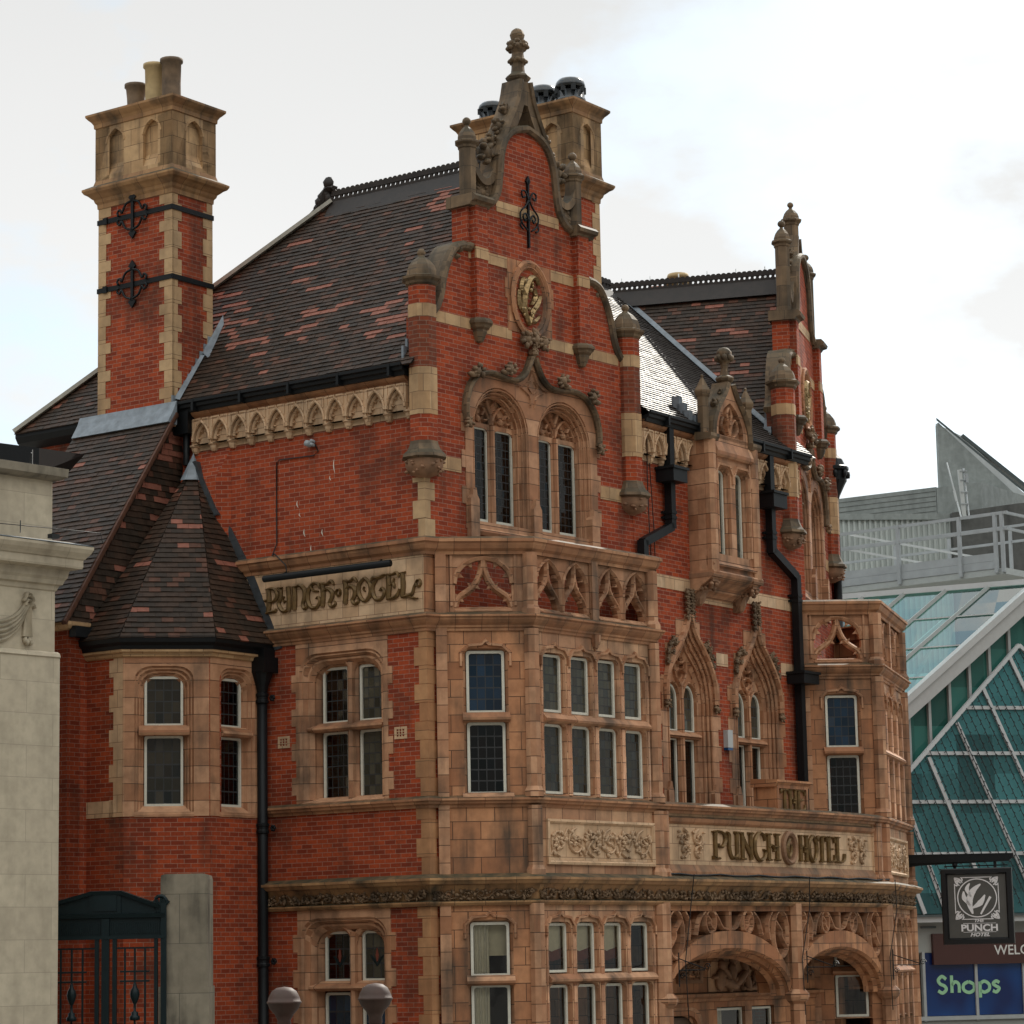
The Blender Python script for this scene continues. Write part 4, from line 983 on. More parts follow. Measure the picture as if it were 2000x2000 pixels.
# wrought-iron wall anchor
mb = MB(); c = 2.82
mb.box(G, c-.018, c+.018, 15.62, 16.85, .0, .05)
for s in (-1, 1):
    for pts in ([(0, 16.45), (.10, 16.62), (.20, 16.6), (.17, 16.5), (.1, 16.53)], [(0, 16.5), (.1, 16.35), (.24, 16.22), (.22, 16.05), (.05, 15.92)], [(.02, 16.12), (.1, 16.22), (.17, 16.16), (.12, 16.08), (.08, 16.14)], [(.2, 16.08), (.25, 15.98), (.17, 15.92)]):
        mb.tube([G.P(c+s*a, b, .05) for a, b in smooth(pts, 4)], .018, 5)
mb.prism(G, [(c, 16.92), (c-.06, 16.82), (c, 16.75), (c+.06, 16.82)], .01, .05)
mb.build('wall_anchor', hotel, 'black_iron')
# ------------------------------------------------------------------ arched windows of the middle range
for c in MW:
    fn = lambda i: ogee_out(c, .80-i, 5.95, 7.92, 9.40-i*2.2)
    mb = MB(); zz = 5.95
    out = [(c-.98, 5.93), (c+.98, 5.93), (c+.98, 8.35), (c+.80, 8.35), (c+.80, 8.95), (c+.42, 8.95), (c+.42, 9.42), (c-.42, 9.42), (c-.42, 8.95), (c-.80, 8.95), (c-.80, 8.35), (c-.98, 8.35)]
    mb.prism(M, out, -.05, .014, [fn(0)])
    for s in (-1, 1):
        for k in range(8):
            if k % 2: mb.box(M, c+s*.98-(.1 if s < 0 else 0), c+s*.98+(0 if s < 0 else .1), 6+k*.29, 6.28+k*.29, -.03, .011)
    reveal(mb, M, fn, [(0, .014), (.03, -.03), (.06, -.03), (.09, -.08), (.12, -.08), (.15, -.13), (.18, -.13), (.22, -.19), (.24, -.24)])
    for i, dd in ((.04, .02), (.10, -.03), (.165, -.09)):
        o = fn(i); mb.sweep2(M, o[1:]+[o[0]], [(.02*math.cos(t), dd-.02+.028*math.sin(t)) for t in [2*math.pi*q/6 for q in range(6)]], capped=False)
    lt = lambda s, i, z0, zs, z1: o_round(c+s*.30-.22+i, c+s*.30+.22-i, z0+i, zs, z1-i)
    plate = [(c-.62, 5.93), (c+.62, 5.93), (c+.62, 7.9)]+[q for q in ogee_out(c, .62, 0, 7.92, 9.2)[3:-1]]+[(c-.62, 7.9)]
    mb.prism(M, plate, -.30, -.22, [o_round(c+s*.30-.22, c+s*.30+.22, 6.0, 7.95, 8.26) for s in (-1, 1)]+[o_ellipse(c, 8.62, .17, .27, 16)])
    mb.prism(M, o_ellipse(c, 8.62, .19, .29, 16), -.36, -.30)
    bar = [(-.025, -.24), (-.015, -.17), (0, -.15), (.015, -.17), (.025, -.24)]
    for s in (-1, 1):
        o = o_round(c+s*.30-.25, c+s*.30+.25, 6.0, 7.95, 8.29); mb.sweep2(M, o[1:]+[o[0]], bar, capped=False)
        mb.sweep2(M, smooth([(c, 8.2), (c+s*.17, 8.42), (c+s*.2, 8.68), (c, 8.98)], 4), bar)
        mb.sweep2(M, [(c+s*.18, 8.72), (c+s*.04, 8.64)], bar); mb.sweep2(M, [(c+s*.16, 8.48), (c+s*.06, 8.54)], bar)
    mb.sweep2(M, [(c, 5.95), (c, 8.2)], [(-.08, -.3), (-.08, -.23), (-.04, -.20), (-.03, -.14), (.03, -.14), (.04, -.20), (.08, -.23), (.08, -.3)])
    mb.prof_u(M, [(-.3, 7.24), (-.14, 7.25), (-.10, 7.29), (-.11, 7.32), (-.22, 7.39), (-.3, 7.39)], c-.58, c+.58)
    for u in (-.80, .80): mb.prism(M, [(c+u-.09, 5.93), (c+u+.09, 5.93), (c+u+.09, 6.25), (c+u+.05, 6.32), (c+u+.03, 6.42), (c+u-.03, 6.42), (c+u-.05, 6.32), (c+u-.09, 6.25)], -.1, .06)
    mb.build('window_surround', hotel, 'terracotta_jamb')
    for s in (-1, 1):
        light(hotel, M, lambda i: lt(s, i, 7.37, 7.95, 8.25), -.25, (3, 4), 'leaded_blind')
        light(hotel, M, lambda i: o_rect(c+s*.30-.215+i, c+s*.30+.215-i, 6.0+i, 7.26-i), -.27, (1, 1), 'dark_glass')
    hm = MB()
    hp = smooth([(.86, 7.90), (.84, 8.25), (.68, 8.60), (.42, 8.92), (.20, 9.15), (.08, 9.36), (.03, 9.52)], 3)
    pr3 = [(-.03, .0), (-.045, .06), (-.02, .11), (.02, .12), (.05, .08), (.06, 0)]
    hm.sweep2(M, [(c+a, b) for a, b in hp], [(-a, b) for a, b in pr3]); hm.sweep2(M, [(c-a, b) for a, b in hp], pr3)
    hm.build('hood_mould', hotel, 'terracotta_jamb')
    random.seed(int(c*100))
    for s in (-1, 1):
        hm = MB(); leafy(hm, M, c+s*.87, 7.82, .06, .10, 6, flat=.9); hm.build('label_stop', hotel, 'carved_dark')
        hm = MB(); hm.sweep2(M, smooth([(c+s*.45, 8.92), (c+s*.62, 8.96), (c+s*.74, 8.80), (c+s*.78, 8.55)], 4), [(-.03, .0), (-.03, .06), (0, .09), (.03, .06), (.03, 0)])
        for a, b in ((.50, 8.98), (.60, 9.03), (.70, 8.93), (.78, 8.78), (.80, 8.62), (.60, 8.78)): leafy(hm, M, c+s*a, b, .06, .075, 5, flat=.9)
        hm.build('crocket', hotel, 'carved_dark')
    hm = MB()
    for zz2 in (9.48, 9.60, 9.72, 9.84, 9.93):
        for s in (-1, 1): leafy(hm, M, c+s*.08, zz2, .07, .085, 6, flat=.9)
    hm.build('finial', hotel, 'carved_dark')
for a, b, z0, z1 in ((.05, 1.998, 9.95, 10.19), (2.0, 3.5, 9.80, 10.16), (3.502, 6.0, 9.95, 10.19), (2.66, 3.08, 8.66, 8.90), (5.1, 5.9, 8.66, 8.90)): mb = MB(); mb.box(M, a, b, z0, z1, -.05, .010); mb.build('stone_band', hotel, 'terracotta_pale')
# ------------------------------------------------------------------ oriel dormer of the middle range
def dormer():
    u0, u1, p = 1.82, 3.58, .46; c = (u0+u1)/2
    D = Fr(M.xy(0, p), 35.0)
    mb = MB()
    holes = [o_tudor(c+s*.33-.24, c+s*.33+.24, 10.68, 12.35, .14) for s in (-1, 1)]
    mb.prism(D, o_rect(u0, u1, 10.3, 12.95), -.25, 0, holes)
    for u in (u0, u1): mb.box(M, u if u == u0 else u-.24, u+.24 if u == u0 else u, 10.3, 12.95, -.02, p-.25)
    for s in (-1, 1):
        a = lambda i: o_tudor(c+s*.33-.24+i, c+s*.33+.24-i, 10.68, 12.35-i, .14)
        reveal(mb, D, a, [(0, 0), (.02, -.04), (.02, -.07), (.045, -.10), (.045, -.14), (.06, -.20)])
        mb.sweep2(D, [(c+s*.33-.29, 12.05), (c+s*.33-.29, 12.2), (c+s*.33-.18, 12.37), (c+s*.33+.18, 12.37), (c+s*.33+.29, 12.2), (c+s*.33+.29, 12.05)], [(0, 0), (0, .04), (.04, .045), (.06, 0)])
        # corner shafts
        q = D.xy(c+s*.78, -.02); mb.lathe(q.x, q.y, [(.12, 10.3), (.12, 12.92)], 8, rot=math.pi/8+R(-35))
        mb.sweep2(D, [(c+s*.60, 10.7), (c+s*.60, 12.5)], [(-.03, 0), (-.02, .04), (.02, .04), (.03, 0)])
    mb.prof_u(D, [(0, 12.52), (.06, 12.52), (.10, 12.56), (.10, 12.62), (.03, 12.80), (0, 12.82)], c-.66, c+.66)
    mb.prof_u(D, [(0, 10.44), (.06, 10.44), (.07, 10.47), (-.1, 10.62), (-.1, 10.44)], u0, u1)
    mb.prof_u(D, [(-.46, 9.90), (-.40, 9.90), (-.34, 9.96), (-.25, 10.0), (-.2, 10.08), (-.05, 10.16), (.0, 10.20), (.07, 10.26), (.08, 10.31), (.06, 10.34), (-.46, 10.34)], u0-.03, u1+.03)
    mb.build('dormer', hotel, 'terracotta_jamb')
    for s in (-1, 1): light(hotel, D, lambda i: o_tudor(c+s*.33-.19+i, c+s*.33+.19-i, 10.66+i, 12.31-i, .06), -.15, (3, 11), 'leaded_blind')
    for s in (-1, 1):
        cb = MB(); random.seed(4); uu = c+s*.74
        cb.prof_u(M, [(0, 9.72), (.06, 9.72), (.14, 9.82), (.30, 10.06), (.46, 10.14), (.46, 10.22), (0, 10.22)], uu-.10, uu+.10)
        q = M.xy(uu, .1); cb.lathe(q.x, q.y, [(.001, 9.70), (.07, 9.74), (.12, 9.84), (.14, 9.98)], 8)
        for k in range(16): cb.frblob(M, uu+rnd(-.15, .15), rnd(10.0, 10.22), rnd(.15, .48), .05, .035, .05, 0, .4, ang=rnd(0, 3), seg=6, rg=4)
        cb.prof_u(M, [(0, 10.22), (.52, 10.22), (.54, 10.26), (.48, 10.30), (0, 10.30)], uu-.18, uu+.18)
        cb.build('corbel', hotel, 'carved')
    # gablet
    gm = MB()
    side = smooth([(.66, 12.88), (.62, 13.16), (.46, 13.45), (.26, 13.68), (.13, 13.86), (.07, 13.98)], 3)
    o = [(c+a, b) for a, b in side]+[(c-a, b) for a, b in side[::-1]]
    tear = lambda s: smooth([(c+s*.02, 12.98), (c+s*.2, 13.06), (c+s*.28, 13.26), (c+s*.2, 13.34), (c+s*.06, 13.2), (c+s*.02, 12.98)], 3)[:-1]
    gm.prism(D, o, -.25, 0, [o_lancet(c-.46, c+.46, 12.96, 13.02, 13.62)])
    gm.prism(D, o, -.25, -.10)
    bar = [(-.025, -.11), (-.02, -.03), (0, .0), (.02, -.03), (.025, -.11)]
    for s in (-1, 1):
        gm.sweep2(D, smooth([(c, 12.98), (c+s*.06, 13.18), (c+s*.22, 13.32), (c+s*.30, 13.14), (c+s*.16, 12.99), (c, 12.98)], 4), bar)
        gm.sweep2(D, smooth([(c+s*.02, 13.2), (c+s*.08, 13.4), (c, 13.55)], 4), bar)
    gm.build('gablet', hotel, 'terracotta_jamb')
    gm = MB(); random.seed(14)
    for s in (-1, 1):
        q = [(-.02, -.28), (-.03, .03), (.02, .09), (.08, .05), (.08, -.3)]
        gm.sweep2(D, [(c+s*a, b) for a, b in side], [(-a, b) for a, b in q] if s > 0 else q)
        leafy(gm, D, c+s*.50, 13.55, -.05, .13, 6, flat=.9); leafy(gm, D, c+s*.27, 13.80, -.05, .09, 5, flat=.9)
        gm.prof_u(D, [(-.25, 12.80), (.08, 12.80), (.12, 12.86), (.12, 12.92), (-.25, 12.96)], c+s*.78-.16, c+s*.78+.16)
    q = D.xy(c, -.10)
    gm.lathe(q.x, q.y, [(.08, 13.9), (.09, 14.0), (.17, 14.06), (.19, 14.10), (.17, 14.13), (.085, 14.17), (.07, 14.30), (.085, 14.40), (.15, 14.47)], 8, rot=.3)
    gm.blob((q.x, q.y, 14.58), .16, .16, .14, 0, .1)
    for k in range(8): gm.blob((q.x+.14*math.cos(k*.785), q.y+.14*math.sin(k*.785), 14.50), .055, .055, .07, 0, .3, seg=6, rg=4)
    gm.build('finial', hotel, 'old_stone')
    for s in (-1, 1):
        q = D.xy(c+s*.80, -.12); pm = MB()
        pm.lathe(q.x, q.y, [(.12, 12.92), (.12, 13.62), (.15, 13.66), (.17, 13.72), (.17, 13.75), (.11, 13.84), (.04, 13.98), (.025, 14.0), (.035, 14.04), (.001, 14.07)], 6, rot=R(-35))
        pm.build('pinnacle', hotel, 'old_stone')
    rf = MB(); rf.box(M, u0+.05, u1-.05, 12.9, 13.3, -1.2, p-.26); rf.build('dormer_roof', hotel, 'lead')
dormer()
# ------------------------------------------------------------------ roofs
def v3(q, z): return Vector((q.x, q.y, z))
RZ = 17.22; EZ = 13.08
# main roof: the slope over the side wall, hipped at its far end
O = L.P(0, EZ, .27); sd_ = Vector((L.u.x, L.u.y, 0)); tdv = Vector((-L.n.x*3.1, -L.n.y*3.1, RZ-EZ)); tl = tdv.length
mb = MB()
tile_roof(mb, O, sd_, tdv, [(-9.35, 0), (-.02, 0), (-.02, tl), (-4.25, tl)], seed=1, clus=(.58, .60), red=.012)
mb.build('roof_slope', hotel, TILES)
R0 = L.P(-4.25, RZ, -2.83); R1 = L.P(-.36, RZ, -2.83)
mb = MB()
ec = L.P(-9.35, EZ, .27); eb = L.P(-9.35, EZ, -6.1); ez2 = L.P(-.2, EZ, -6.1); rz2 = L.P(-.3, RZ, -2.83)
mb.add([ec, R0, eb], [(0, 1, 2)]); mb.add([eb, R0, rz2, ez2], [(0, 1, 2, 3)])
mb.build('roof_slope', hotel, 'tile_brown')
mb = MB(); d = (R0-ec)
n_up = Vector((0, 0, 1)); mb.bar(ec+d*.0+n_up*.03, R0+n_up*.05, .26, .07); mb.build('hip_fillet', hotel, 'cement')
mb = MB(); crest(mb, R0, R1); mb.build('ridge_cresting', hotel, 'tile_crest')
mb = MB(); random.seed(8)
for k in range(9): mb.frblob(L, -4.30-.05*k, RZ+.05+.32*math.sin(k*.42)-k*.045, -2.83, .09, .10, .07, 0, .4)
mb.frblob(L, -4.34, RZ+.42, -2.83, .12, .12, .09, 0, .4)
mb.ribbon(L, [(-4.75, RZ-.12), (-4.5, RZ+.05), (-4.38, RZ+.3), (-4.2, RZ+.3)], [.10, .16, .18, .1], -2.92, .18, 0, 4)
mb.build('ridge_finial', hotel, 'tile_crest')
# roof over the middle range
O = M.P(0, EZ, .27); sdm = Vector((M.u.x, M.u.y, 0)); MD = 4.55; tdm = Vector((-M.n.x*(MD+.27), -M.n.y*(MD+.27), RZ-EZ)); tlm = tdm.length
mb = MB(); tile_roof(mb, O, sdm, tdm, [(.1, 0), (6.3, 0), (7.9, tlm), (-.5, tlm)], seed=2, clus=(.8, .8), red=.0)
mb.build('roof_slope', hotel, ['tile_glaze', 'tile_glaze', 'tile_glaze', 'tile_glaze'])
mb = MB(); mb.add([M.P(-.5, RZ, -MD), M.P(7.9, RZ, -MD), M.P(6, EZ, -9), M.P(-.2, EZ, -9)], [(0, 1, 2, 3)]); mb.build('roof_slope', hotel, 'tile_brown')
# roof behind the far gable
hc = 2.62
nH = Vector((H.n.x, H.n.y, 0)); uH = Vector((H.u.x, H.u.y, 0))
O = H.P(-.15, EZ, -.3); tdh = uH*(hc+.15)+Vector((0, 0, RZ-EZ)); tlh = tdh.length
mb = MB(); tile_roof(mb, O, -nH, tdh, [(-.0, 0), (9, 0), (9, tlh), (-.0, tlh)], seed=5, clus=(.60, .62), red=.02)
mb.build('roof_slope', hotel, TILES)
mb = MB(); mb.add([H.P(hc, RZ, -.3), H.P(hc, RZ, -9), H.P(hc*2+.2, EZ, -9), H.P(hc*2+.2, EZ, -.3)], [(0, 1, 2, 3)]); mb.build('roof_slope', hotel, 'tile_brown')
mb = MB(); crest(mb, H.P(hc, RZ+.08, -4.35), H.P(hc, RZ+.08, -.36)); crest(mb, M.P(-.5, RZ+.06, -MD), M.P(6.4, RZ+.06, -MD), unit=.13)
mb.build('ridge_cresting', hotel, 'tile_crest')
# thin steel rods that prop the cresting
mb = MB()
for i in range(6):
    q = H.P(hc, RZ+.0, -.75-.62*i); mb.tube([q, q+Vector((0, 0, .42))], .012, 5)
mb.build('cresting_rod', hotel, 'steel_light')
# valley between the two slopes (intersection of the two roof planes)
def plane_pt(n1, p1, n2, p2, z):
    a1, b1, c1 = n1.x, n1.y, n1.dot(p1)-n1.z*z; a2, b2, c2 = n2.x, n2.y, n2.dot(p2)-n2.z*z; D = a1*b2-a2*b1
    return Vector(((c1*b2-c2*b1)/D, (a1*c2-a2*c1)/D, z))
nM = sdm.cross(tdm); nM = nM if nM.z > 0 else -nM
nHs = (-nH).cross(tdh); nHs = nHs if nHs.z > 0 else -nHs
va = plane_pt(nM, M.P(0, EZ, .27), nHs, H.P(-.15, EZ, -.3), EZ+.15); vb = plane_pt(nM, M.P(0, EZ, .27), nHs, H.P(-.15, EZ, -.3), RZ-.25)
mb = MB(); up = Vector((0, 0, .05)); off = (uH*.17)
mb.add([va+up, vb+up, vb+up+uH*.07+Vector((0, 0, .07*1.49)), va+up+uH*.07+Vector((0, 0, .07*1.49))], [(0, 1, 2, 3)])
sideM = sdm*.10; mb.add([va+up, vb+up, vb+up-sideM, va+up-sideM], [(0, 1, 2, 3)])
mb.build('valley_lead', hotel, 'lead')
# stepped lead soakers at the foot of the far gable and beside the near pier
mb = MB()
for k in range(6): mb.box(H, -.30+.11*k, -.16+.11*k, 13.02+.165*k, 13.34+.165*k, -.42, -.26)
for k in range(4): mb.box(L, -.30, -.255, 13.1+.14*k, 13.42+.14*k, .02-.11*k, .19-.11*k)
for k in range(3): mb.box(M, 1.70, 1.82, 13.1+.15*k, 13.38+.15*k, .0-.11*k, .16-.11*k)
mb.build('lead_flashing', hotel, 'lead')
# ------------------------------------------------------------------ chimneys
def chimney(u0, u1, d1, d0, z0, zs, cap, pots, niches, name='chimney', iron=True):
    """u0..u1 along the side-wall direction, d0 (back) .. d1 (front); zs = (cornice bottom, cornice top, cap bottom, cap top)"""
    zc0, zc1, zk0, zk1 = zs
    F = Fr(L.xy(u1, d1), L.deg); S = Fr(L.xy(u1, d1), L.deg-90)       # front: u from -w..0 ; side: u from 0..depth
    wd = u1-u0; dp = d1-d0
    base = thing_part = MB()
    base.box(L, u0, u1, z0, zc0, d0, d1)
    ch = base.build(name, hotel, 'brick')
    def ring(prof, mat, nm, grow=0):
        m = MB(); plan = [L.xy(u0, d0), L.xy(u0, d1), L.xy(u1, d1), L.xy(u1, d0)]
        m.cornice(plan, prof, closed=True); return m.build(nm, ch, mat)
    for left in (0, 1):
        for rear in (0, 1):
            if rear and left: continue
            q = MB(); k = 0; z = z0
            while z < zc0-.02:
                h = .20 if k % 2 == 0 else .31; zt = min(z+h, zc0); a, b = (.30, .14) if k % 2 == 0 else (.18, .24); e = .011
                if rear: q.box(S, dp-b, dp+e, z+.003, zt-.003, -.05, e)
                elif left: q.box(F, -wd-e, -wd+a, z+.003, zt-.003, -.05, e)
                else: q.box(F, -a, e, z+.003, zt-.003, -.05, e); q.box(S, -e*.4, b, z+.003, zt-.003, -.05, e)
                z = zt; k += 1
            q.build('quoin', ch, 'buff_block')
    ring([(0, zc0-.02), (.025, zc0-.02), (.03, zc0+.06), (.06, zc0+.10), (.075, zc0+.15), (.10, zc0+.17), (.15, zc0+.22), (.20, zc0+.25), (.23, zc0+.30), (.23, zc0+.335), (.08, zc0+.42), (.056, zc0+.5), (0, zc0+.5), (-.3, zc0+.5), (-.3, zc0-.02)], 'weathered_run', 'chimney_cornice')
    m = MB(); g = .055
    nF = [o_lancet(-wd*(.25+.5*k)-.21, -wd*(.25+.5*k)+.21, zc1+.08, zc1+.68, zc1+.93) for k in range(niches)] if niches == 2 else [o_lancet(-wd*(.17+.33*k)-.21, -wd*(.17+.33*k)+.21, zc1+.08, zc1+.68, zc1+.93) for k in range(niches)]
    m.prism(F, o_rect(-wd-g, g, zc1-.05, zk0), -.3, g, nF); m.prism(S, o_rect(-g, dp+g, zc1-.05, zk0), -.3, g, [o_lancet(dp/2-.22, dp/2+.22, zc1+.08, zc1+.68, zc1+.93)])
    B = Fr(L.xy(u0, d0), L.deg+180); m.prism(B, o_rect(-wd-g, g, zc1-.05, zk0), -.3, g); W2 = Fr(L.xy(u0, d0), L.deg+90); m.prism(W2, o_rect(-g, dp+g, zc1-.05, zk0), -.3, g)
    for fr_, hs in ((F, nF), (S, [o_lancet(dp/2-.22, dp/2+.22, zc1+.08, zc1+.68, zc1+.93)])):
        for h in hs:
            m.prism(fr_, h, -.3, -.03); us = [a for a, b in h]; m.prof_u(fr_, [(-.03, zc1+.08), (g-.004, zc1+.08), (-.03, zc1+.30)], min(us), max(us))
            m.sweep2(fr_, [(a, b) for a, b in h[2:]], [(-.035, g-.02), (-.03, g+.012), (.0, g+.012), (.015, g-.04)], capped=True)
    m.build('chimney_head', ch, 'buff_sooty')
    ring([(g, zk0-.03), (.075, zk0-.02), (.08, zk0+.05), (.11, zk0+.10), (.15, zk0+.14), (.19, zk0+.19), (.19, zk0+.23), (.0, zk0+.25), (-.2, zk0+.25), (-.2, zk0-.03)], 'weathered_run', 'chimney_cap')
    fl = MB(); x0, x1, y0, y1 = u0-.18, u1+.18, d0-.18, d1+.18
    a = [L.P(x0, zk0+.235, y1), L.P(x1, zk0+.235, y1), L.P(x1, zk0+.235, y0), L.P(x0, zk0+.235, y0)]
    b = [L.P(x0+.4, zk0+.40, y1-.5), L.P(x1-.4, zk0+.40, y1-.5), L.P(x1-.4, zk0+.40, y0+.5), L.P(x0+.4, zk0+.40, y0+.5)]
    fl.add(a+b, [(0, 1, 5, 4), (1, 2, 6, 5), (2, 3, 7, 6), (3, 0, 4, 7), (4, 5, 6, 7)]); fl.build('mortar_flaunching', ch, 'cement')
    for (pu, pd, r, h, mat, kind) in pots:
        p = MB(); qx = L.xy(pu, pd); zb = zk0+.22
        if kind == 'plain': p.lathe(qx.x, qx.y, [(r*.95, zb), (r*.9, zb+h*.5), (r*.95, zb+h-.08), (r*1.12, zb+h-.06), (r*1.12, zb+h), (r*.85, zb+h), (r*.8, zb+h-.3)], 16, 0, True)
        elif kind == 'taper': p.lathe(qx.x, qx.y, [(r*.8, zb), (r*.9, zb+h*.6), (r*1.0, zb+h-.08), (r*1.15, zb+h-.06), (r*1.15, zb+h), (r*.85, zb+h), (r*.8, zb+h-.3)], 16, 0, True)
        else:   # bird-proof cowl: a slotted drum under a domed lid
            p.lathe(qx.x, qx.y, [(r*.9, zb), (r*.97, zb+h*.10), (r*.97, zb+h*.16), (r*1.04, zb+h*.18), (r*1.04, zb+h*.30), (r*.96, zb+h*.32), (r*.96, zb+h*.54), (r*.80, zb+h*.55)], 16, 0, True)
            p.lathe(qx.x, qx.y, [(r*.80, zb+h*.66), (r*1.0, zb+h*.66), (r*1.03, zb+h*.72), (r*.97, zb+h*.84), (r*.80, zb+h*.93), (r*.45, zb+h*.985), (.001, zb+h)], 16, 0, True)
            for i in range(8): a_ = i*math.pi/4+.2; p.bar((qx.x+r*.92*math.cos(a_), qx.y+r*.92*math.sin(a_), zb+h*.5), (qx.x+r*.92*math.cos(a_), qx.y+r*.92*math.sin(a_), zb+h*.7), .09, .05)
        p.build('chimney_pot', ch, mat)
    if iron:
        for z in (16.70, 15.42):
            i_ = MB(); i_.box(F, -wd-.03, .03, z-.045, z+.045, .0, .028); i_.box(S, -.028, dp+.03, z-.045, z+.045, .0, .028)
            cx = -wd*.52
            i_.box(F, cx-.03, cx+.03, z-.32, z+.32, .028, .055)
            for s in (-1, 1):
                i_.prism(F, [(cx, z+s*.44), (cx-.09, z+s*.33), (cx-.03, z+s*.28), (cx+.03, z+s*.28), (cx+.09, z+s*.33)], .02, .055)
                for t in (-1, 1):
                    i_.tube([F.P(cx+s*a, z+t*b, .05) for a, b in smooth([(.02, .27), (.16, .22), (.25, .08), (.3, .14), (.36, .10), (.34, .03)], 4)], .022, 5)
            for u in (-wd+.18,): i_.box(F, u-.05, u+.05, z-.06, z+.06, .02, .05)
            i_.build('iron_strap', ch, 'black_iron')
    return ch
chimney(-7.15, -5.35, .33, -.72, 12.7, (16.98, 17.47, 18.5, 18.9), None,
        [(-6.75, -.2, .185, .66, 'pot_sooty', 'taper'), (-6.28, -.2, .19, .95, 'pot_buff', 'plain'), (-5.86, -.2, .19, .96, 'pot_sooty', 'plain')], 2)
q = (Vector((1.32, 49.35))-L.O)
cu, cd_ = q.dot(L.u)-.28, q.dot(L.n)-.28
chimney(cu-2.52, cu, cd_, cd_-.84, 12.5, (17.33, 17.83, 18.90, 19.25), None,
        [(cu-2.15, cd_-.45, .27, .52, 'pot_black', 'cowl'), (cu-1.55, cd_-.45, .27, .55, 'pot_black', 'cowl'), (cu-.95, cd_-.45, .27, .60, 'pot_black', 'cowl'), (cu-.32, cd_-.45, .28, .62, 'pot_black', 'cowl')], 3, iron=False)
# two pots on a far stack behind the crest
mb = MB(); qq = H.P(hc+.6, 16.0, -3.2); mb.lathe(qq.x, qq.y, [(.26, 15), (.26, 17.42), (.22, 17.52), (.1, 17.55)], 14, 0, True); mb.build('chimney_pot', hotel, 'tile_red')
mb = MB(); qq = H.P(hc+.6, 16.0, -2.75)
mb.lathe(qq.x, qq.y, [(.24, 15), (.24, 17.45), (.2, 17.47), (.2, 17.52), (.26, 17.54), (.26, 17.62), (.2, 17.64), (.2, 17.67), (.25, 17.69), (.22, 17.78), (.001, 17.8)], 14, 0, True); mb.build('chimney_pot', hotel, 'pot_buff')
# ------------------------------------------------------------------ chimney-breast wing with its long tiled slope, and the corner turret
wu0, wu1, wd1 = -7.62, -5.35, 2.86
SW = Fr(L.xy(wu1, wd1), L.deg-90)          # its side wall: u 0..2.86 runs back to the main wall
FW = Fr(L.xy(wu0, wd1), L.deg)
mb = MB()
mb.prism(SW, [(0, 0), (wd1-.0, 0), (wd1, 9.0), (0, 9.0)], -.3, 0); mb.prism(FW, o_rect(0, wu1-wu0, 0, 9.0), -.3, 0)
mb.prism(Fr(L.xy(wu0, 0), L.deg+90), [(0, 0), (wd1, 0), (wd1, 9.0), (0, 12.9)], -.3, 0)
mb.build('brick_wall', hotel, 'brick')
mb = MB()   # tile-hung cheek under the verge
O = SW.P(0, 9.0, .0)
tile_roof(mb, O, Vector((SW.u.x, SW.u.y, 0)), Vector((-SW.n.x*.02, -SW.n.y*.02, 1)), [(0, 0), (2.86, 0), (2.86, 3.95), (2.55, 3.6)], gauge=.11, seed=6, clus=(.65, .65), red=.10)
mb.build('tile_hanging', hotel, TILES)
mb = MB(); mb.cornice([L.xy(wu0, wd1), L.xy(wu1, wd1), L.xy(wu1, wd1-.45)], [(0, 8.86), (.05, 8.88), (.09, 8.94), (.09, 9.0), (0, 9.02)]); mb.build('stone_cornice', hotel, 'buff')
mb = MB()
e0 = wd1+.22; ze = 8.98; z1 = 12.92; d1 = .36
O = L.P(0, ze, e0); tv = Vector((-L.n.x*(e0-d1), -L.n.y*(e0-d1), z1-ze)); tw_ = tv.length
tile_roof(mb, O, sd_, tv, [(wu0, 0), (wu1+.10, 0), (wu1+.10, tw_), (wu0, tw_)], seed=7, clus=(.6, .62), red=.02)
mb.build('roof_slope', hotel, TILES)
mb = MB(); nn = sd_.cross(tv).normalized(); nn = nn if nn.z > 0 else -nn
a = L.P(wu1+.10, ze, e0)-nn*.02; b = L.P(wu1+.10, z1, d1)-nn*.02
mb.bar(a, b, .10, .05); mb.bar(a-nn*.05-sd_*.03, b-nn*.05-sd_*.03, .10, .04); mb.build('verge', hotel, 'tile_rust')
mb = MB()
mb.prof_u(L, [(.33, 13.13), (.35, 13.13), (.41, 12.98), (.52, 12.80), (.56, 12.73), (.33, 12.7)], wu0+.02, wu1+.12); 
mb.build('lead_flashing', hotel, 'lead')
mb = MB(); mb.box(L, wu1+.01, wu1+.16, 8.74, 8.92, wd1-.55, wd1-.02); mb.build('gutter', hotel, 'black_plastic')
